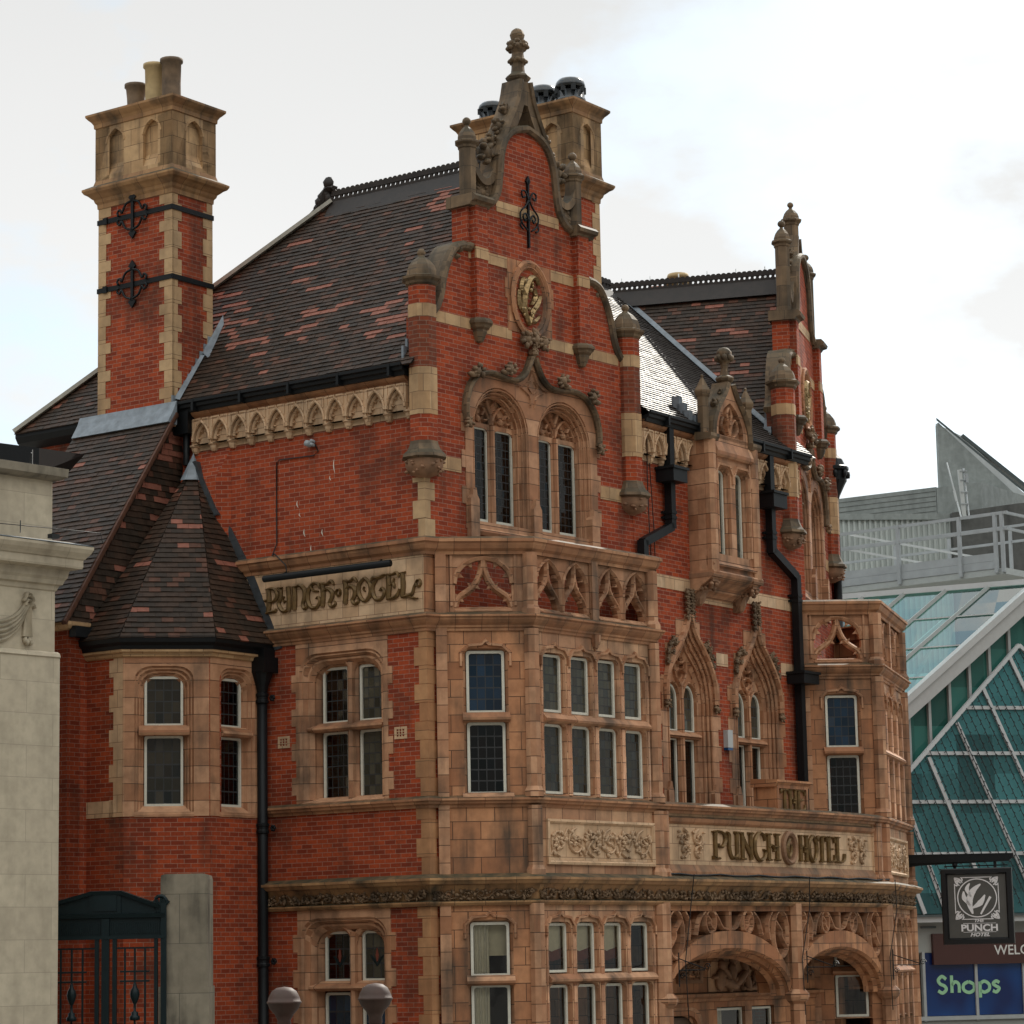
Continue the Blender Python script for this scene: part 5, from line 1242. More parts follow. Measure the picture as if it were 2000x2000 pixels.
# turret
T1 = Fr(L.xy(-5.35, 2.40), L.deg); tA = L.xy(-4.50, 2.40); tB = L.xy(-3.50, 1.40)
T2 = FrPts(tA, tB); T3 = Fr(tB, L.deg-90)
t2l = (tB-tA).length
w2 = lambda i, z0, z1: o_tudor(.34+i, .98-i, z0+i, z1-i, .12); w3 = lambda i, z0, z1: o_tudor(.44+i, .99-i, z0+i, z1-i, .12)
mb = MB(); mb.prism(T1, o_rect(0, .85, 0, 8.5), -.3, 0)
mb.prism(T2, o_rect(0, t2l, 0, 8.5), -.3, 0, [o_rect(.17, 1.18, 5.75, 8.25)]); mb.prism(T3, o_rect(0, 1.4, 0, 8.5), -.3, 0, [o_rect(.28, 1.16, 5.75, 8.25)])
mb.build('turret_wall', hotel, 'brick')
def turret_win(fr, u0, u1, w0, w1, blk0, blk1, gl):
    mb = MB(); c = (w0+w1)/2
    fn = lambda i: o_tudor(w0-.17+i, w1+.17-i, 5.80, 8.22-i, .28)
    out = [(u0, 5.73), (u1, 5.73), (u1, 8.40), (u0, 8.40)]
    mb.prism(fr, out, -.05, .012, [fn(0)])
    for k in range(9):
        if k % 2: 
            if blk0: mb.box(fr, u0-.11, u0, 5.73+k*.29, 6.01+k*.29, -.05, .010)
            if blk1: mb.box(fr, u1, u1+.09, 5.73+k*.29, 6.01+k*.29, -.05, .010)
    reveal(mb, fr, fn, [(0, .012), (.025, -.03), (.05, -.03), (.08, -.08), (.10, -.08), (.13, -.14), (.14, -.14), (.17, -.19)])
    mb.prof_u(fr, [(-.22, 7.06), (.02, 7.07), (.04, 7.11), (.03, 7.15), (-.1, 7.24), (-.22, 7.24)], w0-.10, w1+.10)
    mb.prof_u(fr, [(-.22, 5.72), (.02, 5.72), (.02, 5.76), (-.17, 5.92), (-.22, 5.92)], w0-.17, w1+.17)
    mb.build('window_surround', hotel, 'terracotta_jamb')
    for z0, z1, g, m in ((7.23, 8.06, (4, 4), gl[0]), (5.90, 7.07, (4, 5), gl[1])):
        light(hotel, fr, lambda i: o_tudor(w0+i, w1-i, z0+i, z1-i, .045), -.17, g, m)
turret_win(T2, -.02, t2l-.01, .34, .98, False, False, ('leaded_check', 'leaded_check'))
turret_win(T3, .0, 1.22, .40, .95, False, True, ('leaded_glass', 'leaded_glass'))
mb = MB()
mb.box(T1, .62, .86, 5.73, 8.4, -.05, .012)
for k in range(9):
    if k % 2 == 0: mb.box(T1, .52, .62, 5.73+k*.29, 6.01+k*.29, -.05, .010)
mb.box(T1, .0, .62, 5.73, 6.0, -.05, .010)
mb.build('quoin', hotel, 'terracotta_pale')
mb = MB(); tp_ = [L.xy(-5.35, 2.40), tA, tB, L.xy(-3.5, 0.0)]
mb.cornice(tp_, [(0, 8.36), (.05, 8.38), (.07, 8.43), (.11, 8.45), (.11, 8.49), (0, 8.5)]); mb.build('stone_cornice', hotel, 'buff')
mb = MB(); mb.cornice(tp_, [(.0, 8.49), (.12, 8.49), (.14, 8.55), (.20, 8.60), (.22, 8.70), (.20, 8.70), (.1, 8.62), (0, 8.62)]); mb.build('gutter', hotel, 'black_plastic')
mb = MB()
ap = L.P(-5.05, 12.05, .06)
ev = [L.xy(-5.35, 2.60), L.xy(-4.42, 2.60), L.xy(-3.30, 1.48), L.xy(-3.28, .0)]
for i in range(3):
    a = v3(ev[i], 8.68); b = v3(ev[i+1], 8.68); s_ = (b-a).normalized(); mid_ = a+s_*((ap-a).dot(s_)); t_ = ap-mid_
    la = (b-a).length; sa = (ap-a).dot(s_)
    tile_roof(mb, a, s_, t_, [(0, 0), (la, 0), (sa+.001, t_.length), (sa-.001, t_.length)], gauge=.112, tw=.2, seed=10+i, clus=(.72, .66), red=.035)
mb.build('roof_slope', hotel, TILES)
mb = MB()
a = v3(ev[3], 8.70)
wall_line = [(-3.2, 8.62), (-3.78, 9.86), (-4.5, 11.05), (-5.0, 12.0)]
for (a0, b0), (a1, b1) in zip(wall_line, wall_line[1:]):
    n_ = 8
    for k in range(n_):
        t = k/n_; u = a0+(a1-a0)*t; z = b0+(b1-b0)*t
        mb.prism(L, [(u-.06, z-.05), (u+.10, z-.02), (u+.07+(a1-a0)/n_, z+(b1-b0)/n_+.04), (u-.1+(a1-a0)/n_, z+(b1-b0)/n_+.02)], .0, (.03 if a0 > -4.3 else .19)+.004*(k % 2))
mb.build('lead_flashing', hotel, 'lead_dark')
mb = MB()
ap2 = ap+Vector((0, 0, .05)); lo = [v3(e_, 8.70).lerp(ap, .885) for e_ in ev]
for i in range(3): mb.add([lo[i]+Vector((-.03, -.05, .02)), lo[i+1]+Vector((0, -.05, .02)), ap2+Vector((-.02, -.05, .1))], [(0, 1, 2)])
mb.build('lead_cap', hotel, 'lead')
# stepped flashing where the chimney passes through the main roof
mb = MB(); CS_ = Fr(L.xy(-5.35, .33), L.deg-90)
for k in range(9):
    u = .08+.105*k; z = 13.0+.155*k
    mb.box(CS_, u, u+.13, z-.05, z+.24, .0, .02)
mb.box(CS_, -.02, .16, 12.85, 13.25, .0, .03)
mb.add([L.P(-5.33, 14.15, -.45), L.P(-5.16, 14.02, -.42), L.P(-5.24, 14.75, -.92), L.P(-5.33, 14.95, -1.0)], [(0, 1, 2, 3)])
mb.add([L.P(-5.33, 13.2, .30), L.P(-5.24, 13.17, .25), L.P(-5.27, 14.1, -.44), L.P(-5.33, 14.1, -.4)], [(0, 1, 2, 3)])
mb.build('lead_flashing', hotel, 'lead')
# ------------------------------------------------------------------ fascia between the bays
SN = [.30+7.15*i/8 for i in range(9)]
mb = MB()
for i in range(8):
    f = cfr(SN[i], SN[i+1]); ln = (cvp(SN[i+1])-cvp(SN[i])).length
    mb.prism(f, o_rect(0, ln, 4.55, 5.8), -.3, -.03)
f = cfr(0, .30); mb.prism(f, o_rect(0, .30, 4.55, 5.8), -.3, 0); f = cfr(SN[8], CS[-1]); mb.prism(f, o_rect(0, CS[-1]-SN[8], 4.55, 5.8), -.3, 0)
mb.build('fascia', hotel, 'terracotta_pale')
mb = MB()
fp = [cvp(s) for s in SN]
mb.cornice(fp, [(-.03, 5.56), (0, 5.57), (.03, 5.60), (.05, 5.66), (-.03, 5.70)]); mb.cornice(fp, [(-.03, 4.68), (.05, 4.68), (.05, 4.74), (-.02, 4.86), (-.03, 4.86)])
mb.build('fascia_moulding', hotel, 'terracotta_run')
for s in (.12, SN[8]+.15):
    mb = MB(); q = cvp(s); mb.lathe(q.x, q.y, [(.12, 4.6), (.12, 5.76)], 8); mb.lathe(q.x, q.y, [(.15, 4.6), (.15, 4.72), (.12, 4.78)], 8)
    mb.build('colonnette', hotel, 'terracotta_jamb')
# square scroll tiles at each end
for s0, s1 in ((.52, 1.40), (6.28, 7.16)):
    f = cfr(s0, s1); ln = (cvp(s1)-cvp(s0)).length; rb = MB(); random.seed(17)
    for t in (-1, 1):
        c = ln/2+t*.21
        rb.ribbon(f, spiral(c, 5.32, .15, 1.3, math.pi/2, t, 10), [.05-.003*k for k in range(11)], -.03, .06, 0, 2); rb.ribbon(f, spiral(c, 5.10, .12, 1.2, -math.pi/2, -t, 10), [.045-.003*k for k in range(11)], -.03, .06, 0, 2)
        for k in range(14): rb.frblob(f, c+rnd(-.17, .17), rnd(4.98, 5.46), .0, rnd(.02, .045), rnd(.015, .03), .04, 0, .4, ang=rnd(0, 3), seg=6, rg=4)
    rb.build('scroll_relief', hotel, 'carved_pale')
# THE block
def block():
    s0, s1 = 3.62, 4.72
    f = cfr(s0, s1); ln = (cvp(s1)-cvp(s0)).length; mb = MB()
    mb.prism(f, o_rect(0, ln, 5.80, 6.36), -.45, .01, back=True)
    mb.prof_u(f, [(-.48, 6.32), (.02, 6.32), (.05, 6.36), (.10, 6.40), (.10, 6.44), (-.48, 6.48)], -.06, ln+.06)
    mb.sweep2(f, [(0.04, 5.9), (0.04, 6.32), (ln-.04, 6.32), (ln-.04, 5.9)], [(-.03, .0), (-.03, .05), (.03, .05), (.03, 0)])
    mb.build('name_block', hotel, 'terracotta')
    return f, ln
bf, bln = block()
# ------------------------------------------------------------------ lettering
def S_(mb, fr, u, z, w, h, strokes, d0, dep, k=1.0):
    for pts, ws in strokes:
        ws = ws if hasattr(ws, '__len__') else [ws]*len(pts)
        ex = dict(sub=5 if len(pts) > 2 else 1)
        mb.ribbon(fr, [(u+a*w, z+b*h) for a, b in pts], [q*h*k for q in ws], d0, dep, 0, **ex)
LOMB = {
 'P': (.50, [([(.22, 1.0), (.27, .5), (.20, .0)], [.17, .24, .20]), ([(.0, 1.0), (.35, 1.02), (.75, .98), (1.0, .74), (.80, .50), (.3, .42)], [.05, .11, .13, .20, .13, .06]), ([(.0, -.02), (.4, .02), (.85, .04), (.95, .14)], [.08, .12, .13, .04]), ([(.02, .52), (-.12, .54)], [.10, .12])]),
 'U': (.62, [([(.0, 1.02), (.22, .9), (.20, .55), (.05, .35), (.25, .06), (.55, -.02), (.75, .1)], [.04, .15, .14, .18, .16, .13, .06]), ([(.74, 1.02), (.80, .5), (.76, -.02)], [.20, .22, .22]), ([(.0, 1.0), (.35, 1.0)], [.09, .05]), ([(.48, .62), (.36, .48), (.46, .36), (.56, .44)], [.04, .06, .06, .05])]),
 'N': (.60, [([(.10, 1.0), (.16, .5), (.10, .0)], [.20, .22, .22]), ([(.15, .92), (.5, 1.02), (.85, .82), (.88, .5), (.74, .2), (.86, .0), (1.05, .05), (1.08, .16)], [.06, .14, .20, .18, .15, .13, .1, .08])]),
 'C': (.56, [([(1.0, .80), (.85, .98), (.45, 1.0), (.10, .70), (.06, .35), (.30, .03), (.72, -.02), (1.0, .22), (.9, .42), (.72, .36)], [.10, .12, .13, .20, .20, .15, .13, .12, .09, .07]), ([(.3, .95), (.5, .72), (.9, .66)], [.05, .10, .06])]),
 'H': (.62, [([(.12, .0), (.18, .5), (.12, 1.0)], [.22, .22, .20]), ([(.0, .98), (.4, .92), (.75, 1.02), (.95, .85)], [.08, .10, .16, .06]), ([(.2, .62), (.5, .72), (.80, .56), (.78, .3), (.62, .1), (.8, -.06), (1.05, .02), (.98, .16)], [.06, .13, .20, .18, .14, .12, .10, .07])]),
 'O': (.52, [([(.5, 1.0), (.05, .72), (.02, .35), (.5, .0), (.98, .3), (.95, .70), (.5, 1.0)], [.10, .18, .20, .10, .20, .18, .10]), ([(.5, .62), (.42, .5), (.55, .42)], [.03, .06, .04])]),
 'T': (.55, [([(.0, .82), (.12, .95), (.5, .93), (.85, .98), (1.05, 1.02)], [.08, .15, .13, .14, .06]), ([(.52, .9), (.15, .66), (.08, .34), (.35, .03), (.75, .04), (1.0, .28), (.82, .48), (.64, .36)], [.06, .15, .20, .15, .13, .12, .1, .08])]),
 'E': (.58, [([(.2, 1.02), (.26, .5), (.2, .0)], [.18, .24, .20]), ([(.1, 1.0), (.5, .99), (.85, 1.04), (1.0, .84)], [.09, .10, .12, .05]), ([(.3, .52), (.6, .60), (.68, .42)], [.06, .12, .05]), ([(.1, .0), (.5, .0), (.85, .10), (1.02, .36)], [.10, .13, .16, .04]), ([(.66, .82), (.58, .6), (.68, .4)], [.05, .09, .05])]),
 'L': (.62, [([(.18, 1.02), (.22, .5), (.16, .0)], [.18, .22, .20]), ([(.0, 1.0), (.4, 1.02)], [.07, .07]), ([(.1, .0), (.5, .02), (.82, .10), (.95, .36), (1.08, .5), (1.15, .36)], [.10, .14, .14, .10, .08, .06]), ([(.5, .0), (.9, -.1), (1.2, -.12)], [.06, .10, .03])]),
}
def word(name, parent, fr, text, u0, u1, zfun, h, table, d0, dep, mat, k=1.0, gap=.10, wfix=None):
    tot = sum(table[c][0] if c in table else .3 for c in text)+gap*(len(text)-1); sc = (u1-u0)/tot; u = u0; out = []
    for ch in text:
        if ch in table:
            wch, st = table[ch]; mb = MB(); S_(mb, fr, u, zfun(u), wch*sc, h, st, d0, dep, k); mb.build('letter', parent, mat); u += (wch+gap)*sc
        else:
            if ch == '.':
                mb = MB(); q = Fr(fr.O, fr.deg); mb.sweep2(fr, o_ellipse(u+.12*sc, zfun(u)+h*.5, .05, .06, 10), [(-.018, d0), (0, d0+dep), (.018, d0)], closed=True); mb.build('letter', parent, mat)
            u += (.3+gap)*sc
lp = MB(); lp.box(L, -3.52, -.05, 9.17, 9.68, .015, .028); lpo = lp.build('lettering_panel', hotel, 'terracotta_pale')
word('letters', lpo, L, 'PUNCH.HOTEL.', -3.43, -.03, lambda u: 9.225, .40, LOMB, .026, .055, 'gilt', 1.08, .035)
ROM = {
 'P': (.54, [([(.22, 1.0), (.22, .0)], .20), ([(.02, .97), (.45, 1.0), (.85, .92), (.95, .68), (.75, .46), (.45, .46), (.42, .56)], [.06, .10, .13, .17, .13, .10, .06]), ([(.0, .03), (.5, .03)], [.12, .12]), ([(.0, .1), (.22, .04)], [.03, .10])]),
 'U': (.58, [([(.0, .98), (.18, .86), (.16, .4), (.36, .06), (.62, .05)], [.08, .16, .17, .14, .08]), ([(.82, 1.0), (.82, .0)], .19), ([(.62, .98), (1.0, .98)], [.10, .10]), ([(.4, .08), (.7, .1), (.82, .3)], [.1, .1, .05]), ([(.75, .04), (1.04, .0)], [.1, .06])]),
 'N': (.60, [([(.17, 1.0), (.17, .0)], .17), ([(.84, 1.0), (.84, .0)], .17), ([(.08, .98), (.35, .66), (.7, .3), (.88, .06)], [.10, .17, .18, .12]), ([(.0, .03), (.38, .03)], .10), ([(.66, .97), (1.02, .97)], .10)]),
 'C': (.52, [([(1.0, .72), (.86, .94), (.5, 1.0), (.14, .72), (.14, .28), (.5, .0), (.9, .1), (1.0, .32), (.84, .4)], [.08, .10, .12, .17, .18, .14, .12, .10, .06])]),
 'H': (.60, [([(.17, 1.0), (.17, .0)], .18), ([(.84, 1.0), (.84, .0)], .18), ([(.1, .5), (.4, .58), (.6, .42), (.52, .34)], [.10, .10, .10, .06]), ([(.5, .5), (.9, .52)], .10), ([(.0, .97), (.36, .97)], .09), ([(.0, .03), (.36, .03)], .09), ([(.66, .97), (1.02, .97)], .09), ([(.66, .03), (1.02, .03)], .09)]),
 'O': (.50, [([(.5, 1.0), (.1, .72), (.1, .28), (.5, .0), (.9, .28), (.9, .72), (.5, 1.0)], [.11, .17, .17, .11, .17, .17, .11])]),
 'T': (.52, [([(.5, 1.0), (.5, .0)], .19), ([(.0, .78), (.06, .96), (.5, .95), (.94, .96), (1.0, .78)], [.06, .12, .12, .12, .06]), ([(.25, .03), (.78, .03)], .10)]),
 'E': (.48, [([(.22, 1.0), (.22, .0)], .19), ([(.05, .96), (.6, .96), (.95, .94), (.98, .74)], [.10, .10, .12, .05]), ([(.22, .5), (.7, .52)], [.09, .12]), ([(.05, .04), (.6, .04), (.95, .08), (1.0, .3)], [.10, .10, .12, .05])]),
 'L': (.46, [([(.25, 1.0), (.25, .0)], .19), ([(.05, .97), (.5, .97)], .09), ([(.05, .04), (.6, .04), (.95, .1), (1.02, .36)], [.10, .11, .13, .06])]),
}
spots = [('P', 1.58, .42), ('U', 2.03, .38), ('N', 2.44, .40), ('C', 2.86, .38), ('H', 3.29, .42), ('H', 4.40, .31), ('O', 4.74, .31), ('T', 5.07, .33), ('E', 5.43, .29), ('L', 5.74, .36)]
for ch, s0, wd in spots:
    f = cfr(s0, s0+wd); mb = MB(); S_(mb, f, 0, 4.97, wd, .49, ROM[ch][1], -.03, .075, .86 if s0 < 4 else .70); mb.build('letter', hotel, 'gilt')
f = cfr(3.80, 4.32); ln = (cvp(4.32)-cvp(3.80)).length; mb = MB()
mb.sweep2(f, o_ellipse(ln/2, 5.21, .21, .27, 24), [(-.045, -.03), (-.04, .03), (0, .06), (.04, .03), (.045, -.03)], closed=True); mb.prism(f, o_ellipse(ln/2, 5.21, .18, .24, 20), -.05, -.025)
mb.build('oval_medallion', hotel, 'carved')
mb = MB(); random.seed(2)
mb.ribbon(f, [(ln/2-.02, 5.02), (ln/2-.07, 5.2), (ln/2+.02, 5.38)], [.04, .13, .04], -.025, .06); mb.ribbon(f, [(ln/2, 5.05), (ln/2+.08, 5.15), (ln/2+.07, 5.28)], [.03, .08, .02], -.025, .05)
mb.build('gilt_ornament', hotel, 'gilt')
u = .16
for ch in 'THE':
    mb = MB(); S_(mb, bf, u, 5.90, .27, .38, ROM[ch][1], .005, .06, 1.0); mb.build('letter', hotel, 'gilt'); u += .28
# ------------------------------------------------------------------ porch arches
sm_ = 4.15
def porch(s0, s1, zap):
    f = cfr(s0, s1); ln = (cvp(s1)-cvp(s0)).length; c = ln/2; h = ln/2-.06
    mb = MB()
    arc = lambda r, e=0: [(c+(h-r)*math.cos(a), 2.55+(zap-2.55-r)*math.sin(a)**.92) for a in [math.pi*k/24 for k in range(25)]]
    ring_in = arc(0); ring_out = [(c+(h+.0)*math.cos(a), 2.60+(zap+.30-2.60)*math.sin(a)**.92) for a in [math.pi*k/24 for k in range(25)]]
    # spandrel wall: a thin back sheet with the flowing tracery in front, arch ring proud of it
    n = 24
    def strip(A, B, d):
        vs = [f.P(a, b, d) for a, b in A]+[f.P(a, b, d) for a, b in B]; mb.add(vs, [(i, i+1, n+2+i, n+1+i) for i in range(n)])
    top = [(c+(h+.06)*math.cos(math.pi*k/24), 4.16) for k in range(25)]
    strip(ring_out, top, -.80)
    strip(ring_in, ring_out, -.03)
    for A, d0_, B, d1_ in ((ring_out, -.03, ring_out, -.80), (ring_in, -.03, arc(.05), -.08), (arc(.05), -.08, arc(.05), -.16), (arc(.05), -.16, arc(.11), -.22), (arc(.11), -.22, arc(.11), -.32), (arc(.11), -.32, arc(.17), -.40)):
        vs = [f.P(a, b, d0_) for a, b in A]+[f.P(a, b, d1_) for a, b in B]; mb.add(vs, [(i, i+1, n+2+i, n+1+i) for i in range(n)])
    mb.prism(f, [(0, 4.06), (ln, 4.06), (ln, 4.2), (0, 4.2)], -.44, -.02)
    mb.build('porch_arch', hotel, 'terracotta')
    rb = MB()
    zr = lambda u: 2.60+(zap+.30-2.60)*max(0.0, 1-((u-c)/h)**2)**.46
    pr = [(-.040, -.34), (-.040, -.10), (-.014, -.035), (.014, -.035), (.040, -.10), (.040, -.34)]
    for s in (-1, 1):
        P_ = lambda x, t: (c+s*x, zr(c+s*x)+(4.07-zr(c+s*x))*t)
        # mouchettes: S-shaped daggers between the arch and the frieze
        rb.sweep2(f, [P_(0.02, 0), P_(.02, 1)], pr)
        rb.sweep2(f, smooth([(c+s*.04, 3.74), (c+s*.22, 3.78), (c+s*.36, 3.95), (c+s*.48, 4.06)], 4), pr)
        e = lambda x, z, a, b, k=18: [(c+s*(x+a*math.cos(2*math.pi*i/k)), z+b*math.sin(2*math.pi*i/k)) for i in range(k)]
        rb.sweep2(f, e(.58, 3.88, .155, .20), pr, closed=True)
        xe = h-.27
        rb.sweep2(f, smooth([(c+s*.74, 4.06), (c+s*.92, 3.90), (c+s*1.02, 3.64)], 4), pr); rb.sweep2(f, smooth([(c+s*(xe-.28), 4.06), (c+s*(xe-.42), 3.85), (c+s*(xe-.38), 3.55)], 4), pr)
        rb.sweep2(f, e(xe, 3.66, .24, .42), pr, closed=True)
        rb.sweep2(f, smooth([(c+s*(xe-.2), 3.92), (c+s*(xe+.0), 3.72), (c+s*(xe+.02), 3.60), (c+s*(xe+.2), 3.40)], 4), pr)
        rb.sweep2(f, smooth([(c+s*.70, 4.0), (c+s*.58, 3.90), (c+s*.58, 3.82), (c+s*.48, 3.74)], 4), pr)
        rb.sweep2(f, [(c+s*(h+.02), 4.06), (c+s*(h+.02), 2.75)], pr)
    rb.build('porch_tracery', hotel, 'terracotta_jamb')
    return f, ln
pf1, pl1 = porch(.18, sm_-.04, 3.42); pf2, pl2 = porch(sm_+.04, 7.92, 3.42)
for s in (.07, sm_, 7.98):
    mb = MB(); q = cvp(min(s, CS[-1]-.02)); mb.lathe(q.x, q.y, [(.14, 0), (.14, 4.2)], 8, rot=R(-36))
    mb.lathe(q.x, q.y, [(.14, 2.40), (.20, 2.46), (.23, 2.52), (.23, 2.58), (.15, 2.66)], 8, rot=R(-36))
    mb.build('porch_pier', hotel, 'terracotta_jamb')
# the recessed wall behind the porch
bw0 = cvp(0)-M.n*1.1; bw1 = cvp(CS[-1])-M.n*1.1
BW = FrPts(bw0, bw1); bl = (bw1-bw0).length
mb = MB(); mb.prism(BW, o_rect(-1.5, bl+.2, 0, 4.4), -.2, 0, [o_tudor(1.7, 2.85, .0, 2.24, .3), o_rect(3.50, 5.52, .6, 2.36)]); mb.build('porch_wall', hotel, 'terracotta')
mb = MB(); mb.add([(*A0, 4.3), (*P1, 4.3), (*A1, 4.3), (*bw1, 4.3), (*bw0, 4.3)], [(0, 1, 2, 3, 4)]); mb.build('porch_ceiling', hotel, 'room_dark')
mb = MB(); mb.prof_u(BW, [(0, 2.46), (.04, 2.47), (.06, 2.52), (.12, 2.56), (.12, 2.61), (0, 2.64)], .8, 7.4); mb.build('porch_cornice', hotel, 'terracotta_run')
reveal_ = MB(); reveal(reveal_, BW, lambda i: o_tudor(1.55+i, 3.0-i, 0, 2.38-i, .4), [(0, .02), (.05, .0), (.05, -.03), (.10, -.06), (.15, -.10)]); reveal_.build('door_surround', hotel, 'terracotta_jamb')
mb = MB(); mb.box(BW, 1.6, 2.95, 0, 2.2, -.16, -.12); mb.build('door', hotel, 'wood_room')
mb = MB(); tym = [(3.2, 2.64), (5.7, 2.64), (5.6, 2.85), (5.2, 3.12), (4.5, 3.32), (3.9, 3.32), (3.35, 3.2), (3.2, 3.0)]
mb.prism(BW, tym, .0, .015); mb.build('tympanum', hotel, 'terracotta_front')
mb = MB(); random.seed(41)     # carved reclining figures and foliage in low relief
fb_ = lambda u, z, a, b, an, d=.06: mb.frblob(BW, u, z, d, a, b, .085, 0, .15, ang=-an, seg=9, rg=6)
for (u, z, a, b, an) in ((3.55, 2.85, .14, .20, -.3), (3.62, 3.12, .085, .10, 0), (3.85, 2.78, .34, .09, -.25), (4.25, 2.86, .34, .08, .55), (4.5, 2.80, .08, .2, .3), (4.72, 2.70, .34, .06, .1), (4.02, 3.20, .08, .09, 0), (3.98, 3.0, .10, .17, .2), (4.72, 3.10, .08, .09, 0), (4.85, 2.92, .18, .11, .5), (5.12, 2.80, .30, .09, -.5), (5.12, 2.98, .09, .16, -.6), (5.42, 2.71, .2, .06, -.2), (3.75, 2.98, .06, .22, .9), (4.95, 3.05, .05, .15, -.9), (4.4, 3.1, .05, .14, .4)): fb_(u, z, a, b, an)
for k in range(46): fb_(rnd(3.3, 5.5), rnd(2.67, 2.95), rnd(.03, .09), rnd(.02, .045), rnd(0, 3), .04)
mb.build('tympanum_relief', hotel, 'carved')
for u0_, u1_, z0_, z1_ in ((2.2, 2.95, 2.84, 3.3), (6.3, 6.95, 2.84, 3.2)):
    mb = MB(); mb.sweep2(BW, o_rect(u0_, u1_, z0_, z1_), [(-.04, 0), (-.04, .05), (.03, .03), (.03, 0)], closed=True); scroll_panel(mb, BW, u0_+.05, u1_-.05, z0_+.05, z1_-.05, .0, 2, .05); mb.build('scroll_relief', hotel, 'carved')
light(hotel, BW, lambda i: o_rect(3.52+i, 4.46-i, .65+i, 2.34-i), -.08, (1, 1), 'clear_glass'); light(hotel, BW, lambda i: o_rect(4.74+i, 5.50-i, .65+i, 2.34-i), -.08, (1, 1), 'clear_glass')
mb = MB(); mb.box(BW, 4.48, 4.72, .6, 2.36, -.12, .0); mb.build('window_mullion', hotel, 'terracotta_jamb')
# wrought hanging-basket brackets
for s in (4.3, 7.9, .3):
    mb = MB(); f = cfr(s, s+.1); n3 = Vector((f.n.x, f.n.y, 0)); b0 = Vector((*f.O, 0))+n3*.14
    z = 3.05; mb.bar(b0+Vector((0, 0, z-.28)), b0+Vector((0, 0, z+.30)), .02, .02)
    mb.tube([b0+Vector((0, 0, z+.2)), b0+n3*.55+Vector((0, 0, z+.02))], .010, 5); mb.tube([b0+Vector((0, 0, z)), b0+n3*.55+Vector((0, 0, z))], .010, 5)
    for cx, cz, r in ((.60, z+.05, .07), (.07, z-.1, .06)): mb.tube([b0+n3*(cx+r*(1-t/12)*math.cos(t*.9))+Vector((0, 0, cz+r*(1-t/12)*math.sin(t*.9))) for t in range(11)], .009, 5)
    mb.build('basket_bracket', hotel, 'black_iron')
# curtains, blinds and room backing seen through the ground-floor glass
def drape(fr, u0, u1, z0, z1, d, mat, folds=6):
    mb = MB(); n = folds*6; vs = []
    for i in range(n+1):
        u = u0+(u1-u0)*i/n; o_ = .035*math.sin(i*2*math.pi/6); vs += [fr.P(u, z0, d+o_), fr.P(u, z1, d+o_)]
    mb.add(vs, [(2*i, 2*i+2, 2*i+3, 2*i+1) for i in range(n)], 0, True); return mb.build('curtain', hotel, mat)
for z0, z1 in ((1.25, 2.86), (3.05, 3.88)): drape(K1, .44, .78, z0, z1, -.20, 'curtain', 4)
mb = MB(); mb.box(K1, .78, 1.14, 3.35, 3.9, -.30, -.285); mb.build('curtain', hotel, 'blind')
for c in (1.88, 2.61, 3.34):
    mb = MB(); mb.prism(F1, [(c-.34, 3.92), (c-.34, 3.48), (c, 3.40), (c+.34, 3.48), (c+.34, 3.92)], -.20, -.185); mb.build('curtain', hotel, 'blind')
    mb = MB(); mb.prism(F1, [(c-.34, 3.48), (c-.34, 3.30), (c, 3.24), (c+.34, 3.30), (c+.34, 3.48), (c, 3.40)], -.20, -.18); mb.build('curtain', hotel, 'curtain_red')
drape(BW, 3.52, 4.0, .6, 2.5, -.22, 'curtain', 5)
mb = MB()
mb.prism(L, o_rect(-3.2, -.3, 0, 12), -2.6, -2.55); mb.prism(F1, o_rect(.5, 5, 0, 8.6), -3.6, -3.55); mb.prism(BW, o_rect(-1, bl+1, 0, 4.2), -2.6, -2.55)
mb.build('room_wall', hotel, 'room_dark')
# ------------------------------------------------------------------ rainwater pipes, cables, fittings
def pipe(pts, r, name='downpipe'):
    mb = MB()
    for a, b in zip(pts, pts[1:]): mb.bar(a, b, r*2, r*2)
    return mb
# round cast-iron pipe in the corner by the turret
mb = MB(); px_ = L.xy(-3.42, .17)
mb.tube([(px_.x, px_.y, z) for z in (0, 4, 8.3)], .088, 12)
mb.lathe(px_.x, px_.y, [(.088, 7.85), (.11, 7.95), (.19, 8.18), (.20, 8.2)], 12)
mb.box(L, -3.66, -3.20, 8.18, 8.44, .0, .36); mb.box(L, -3.58, -3.26, 8.44, 8.6, .02, .3)
for z in (7.75, 5.55, 3.33):
    mb.lathe(px_.x, px_.y, [(.088, z-.09), (.112, z-.08), (.112, z-.04), (.10, z-.02), (.10, z+.02), (.112, z+.04), (.112, z+.08), (.088, z+.09)], 12)
    for s in (-1, 1):
        q = L.P(-3.42+s*.17, z, .10)
        for k in range(6): mb.blob(q+Vector((L.u.x*.035*math.cos(k), L.u.y*.035*math.cos(k), .035*math.sin(k))), .028, seg=6, rg=4)
mb.build('downpipe', hotel, 'black_iron')
mb = MB(); q = L.xy(-5.2, .12); mb.tube([(q.x, q.y, z) for z in (12.0, 12.5, 13.0)], .06, 8); mb.box(L, -5.42, -5.06, 12.55, 12.95, .0, .24); mb.build('downpipe', hotel, 'black_iron')
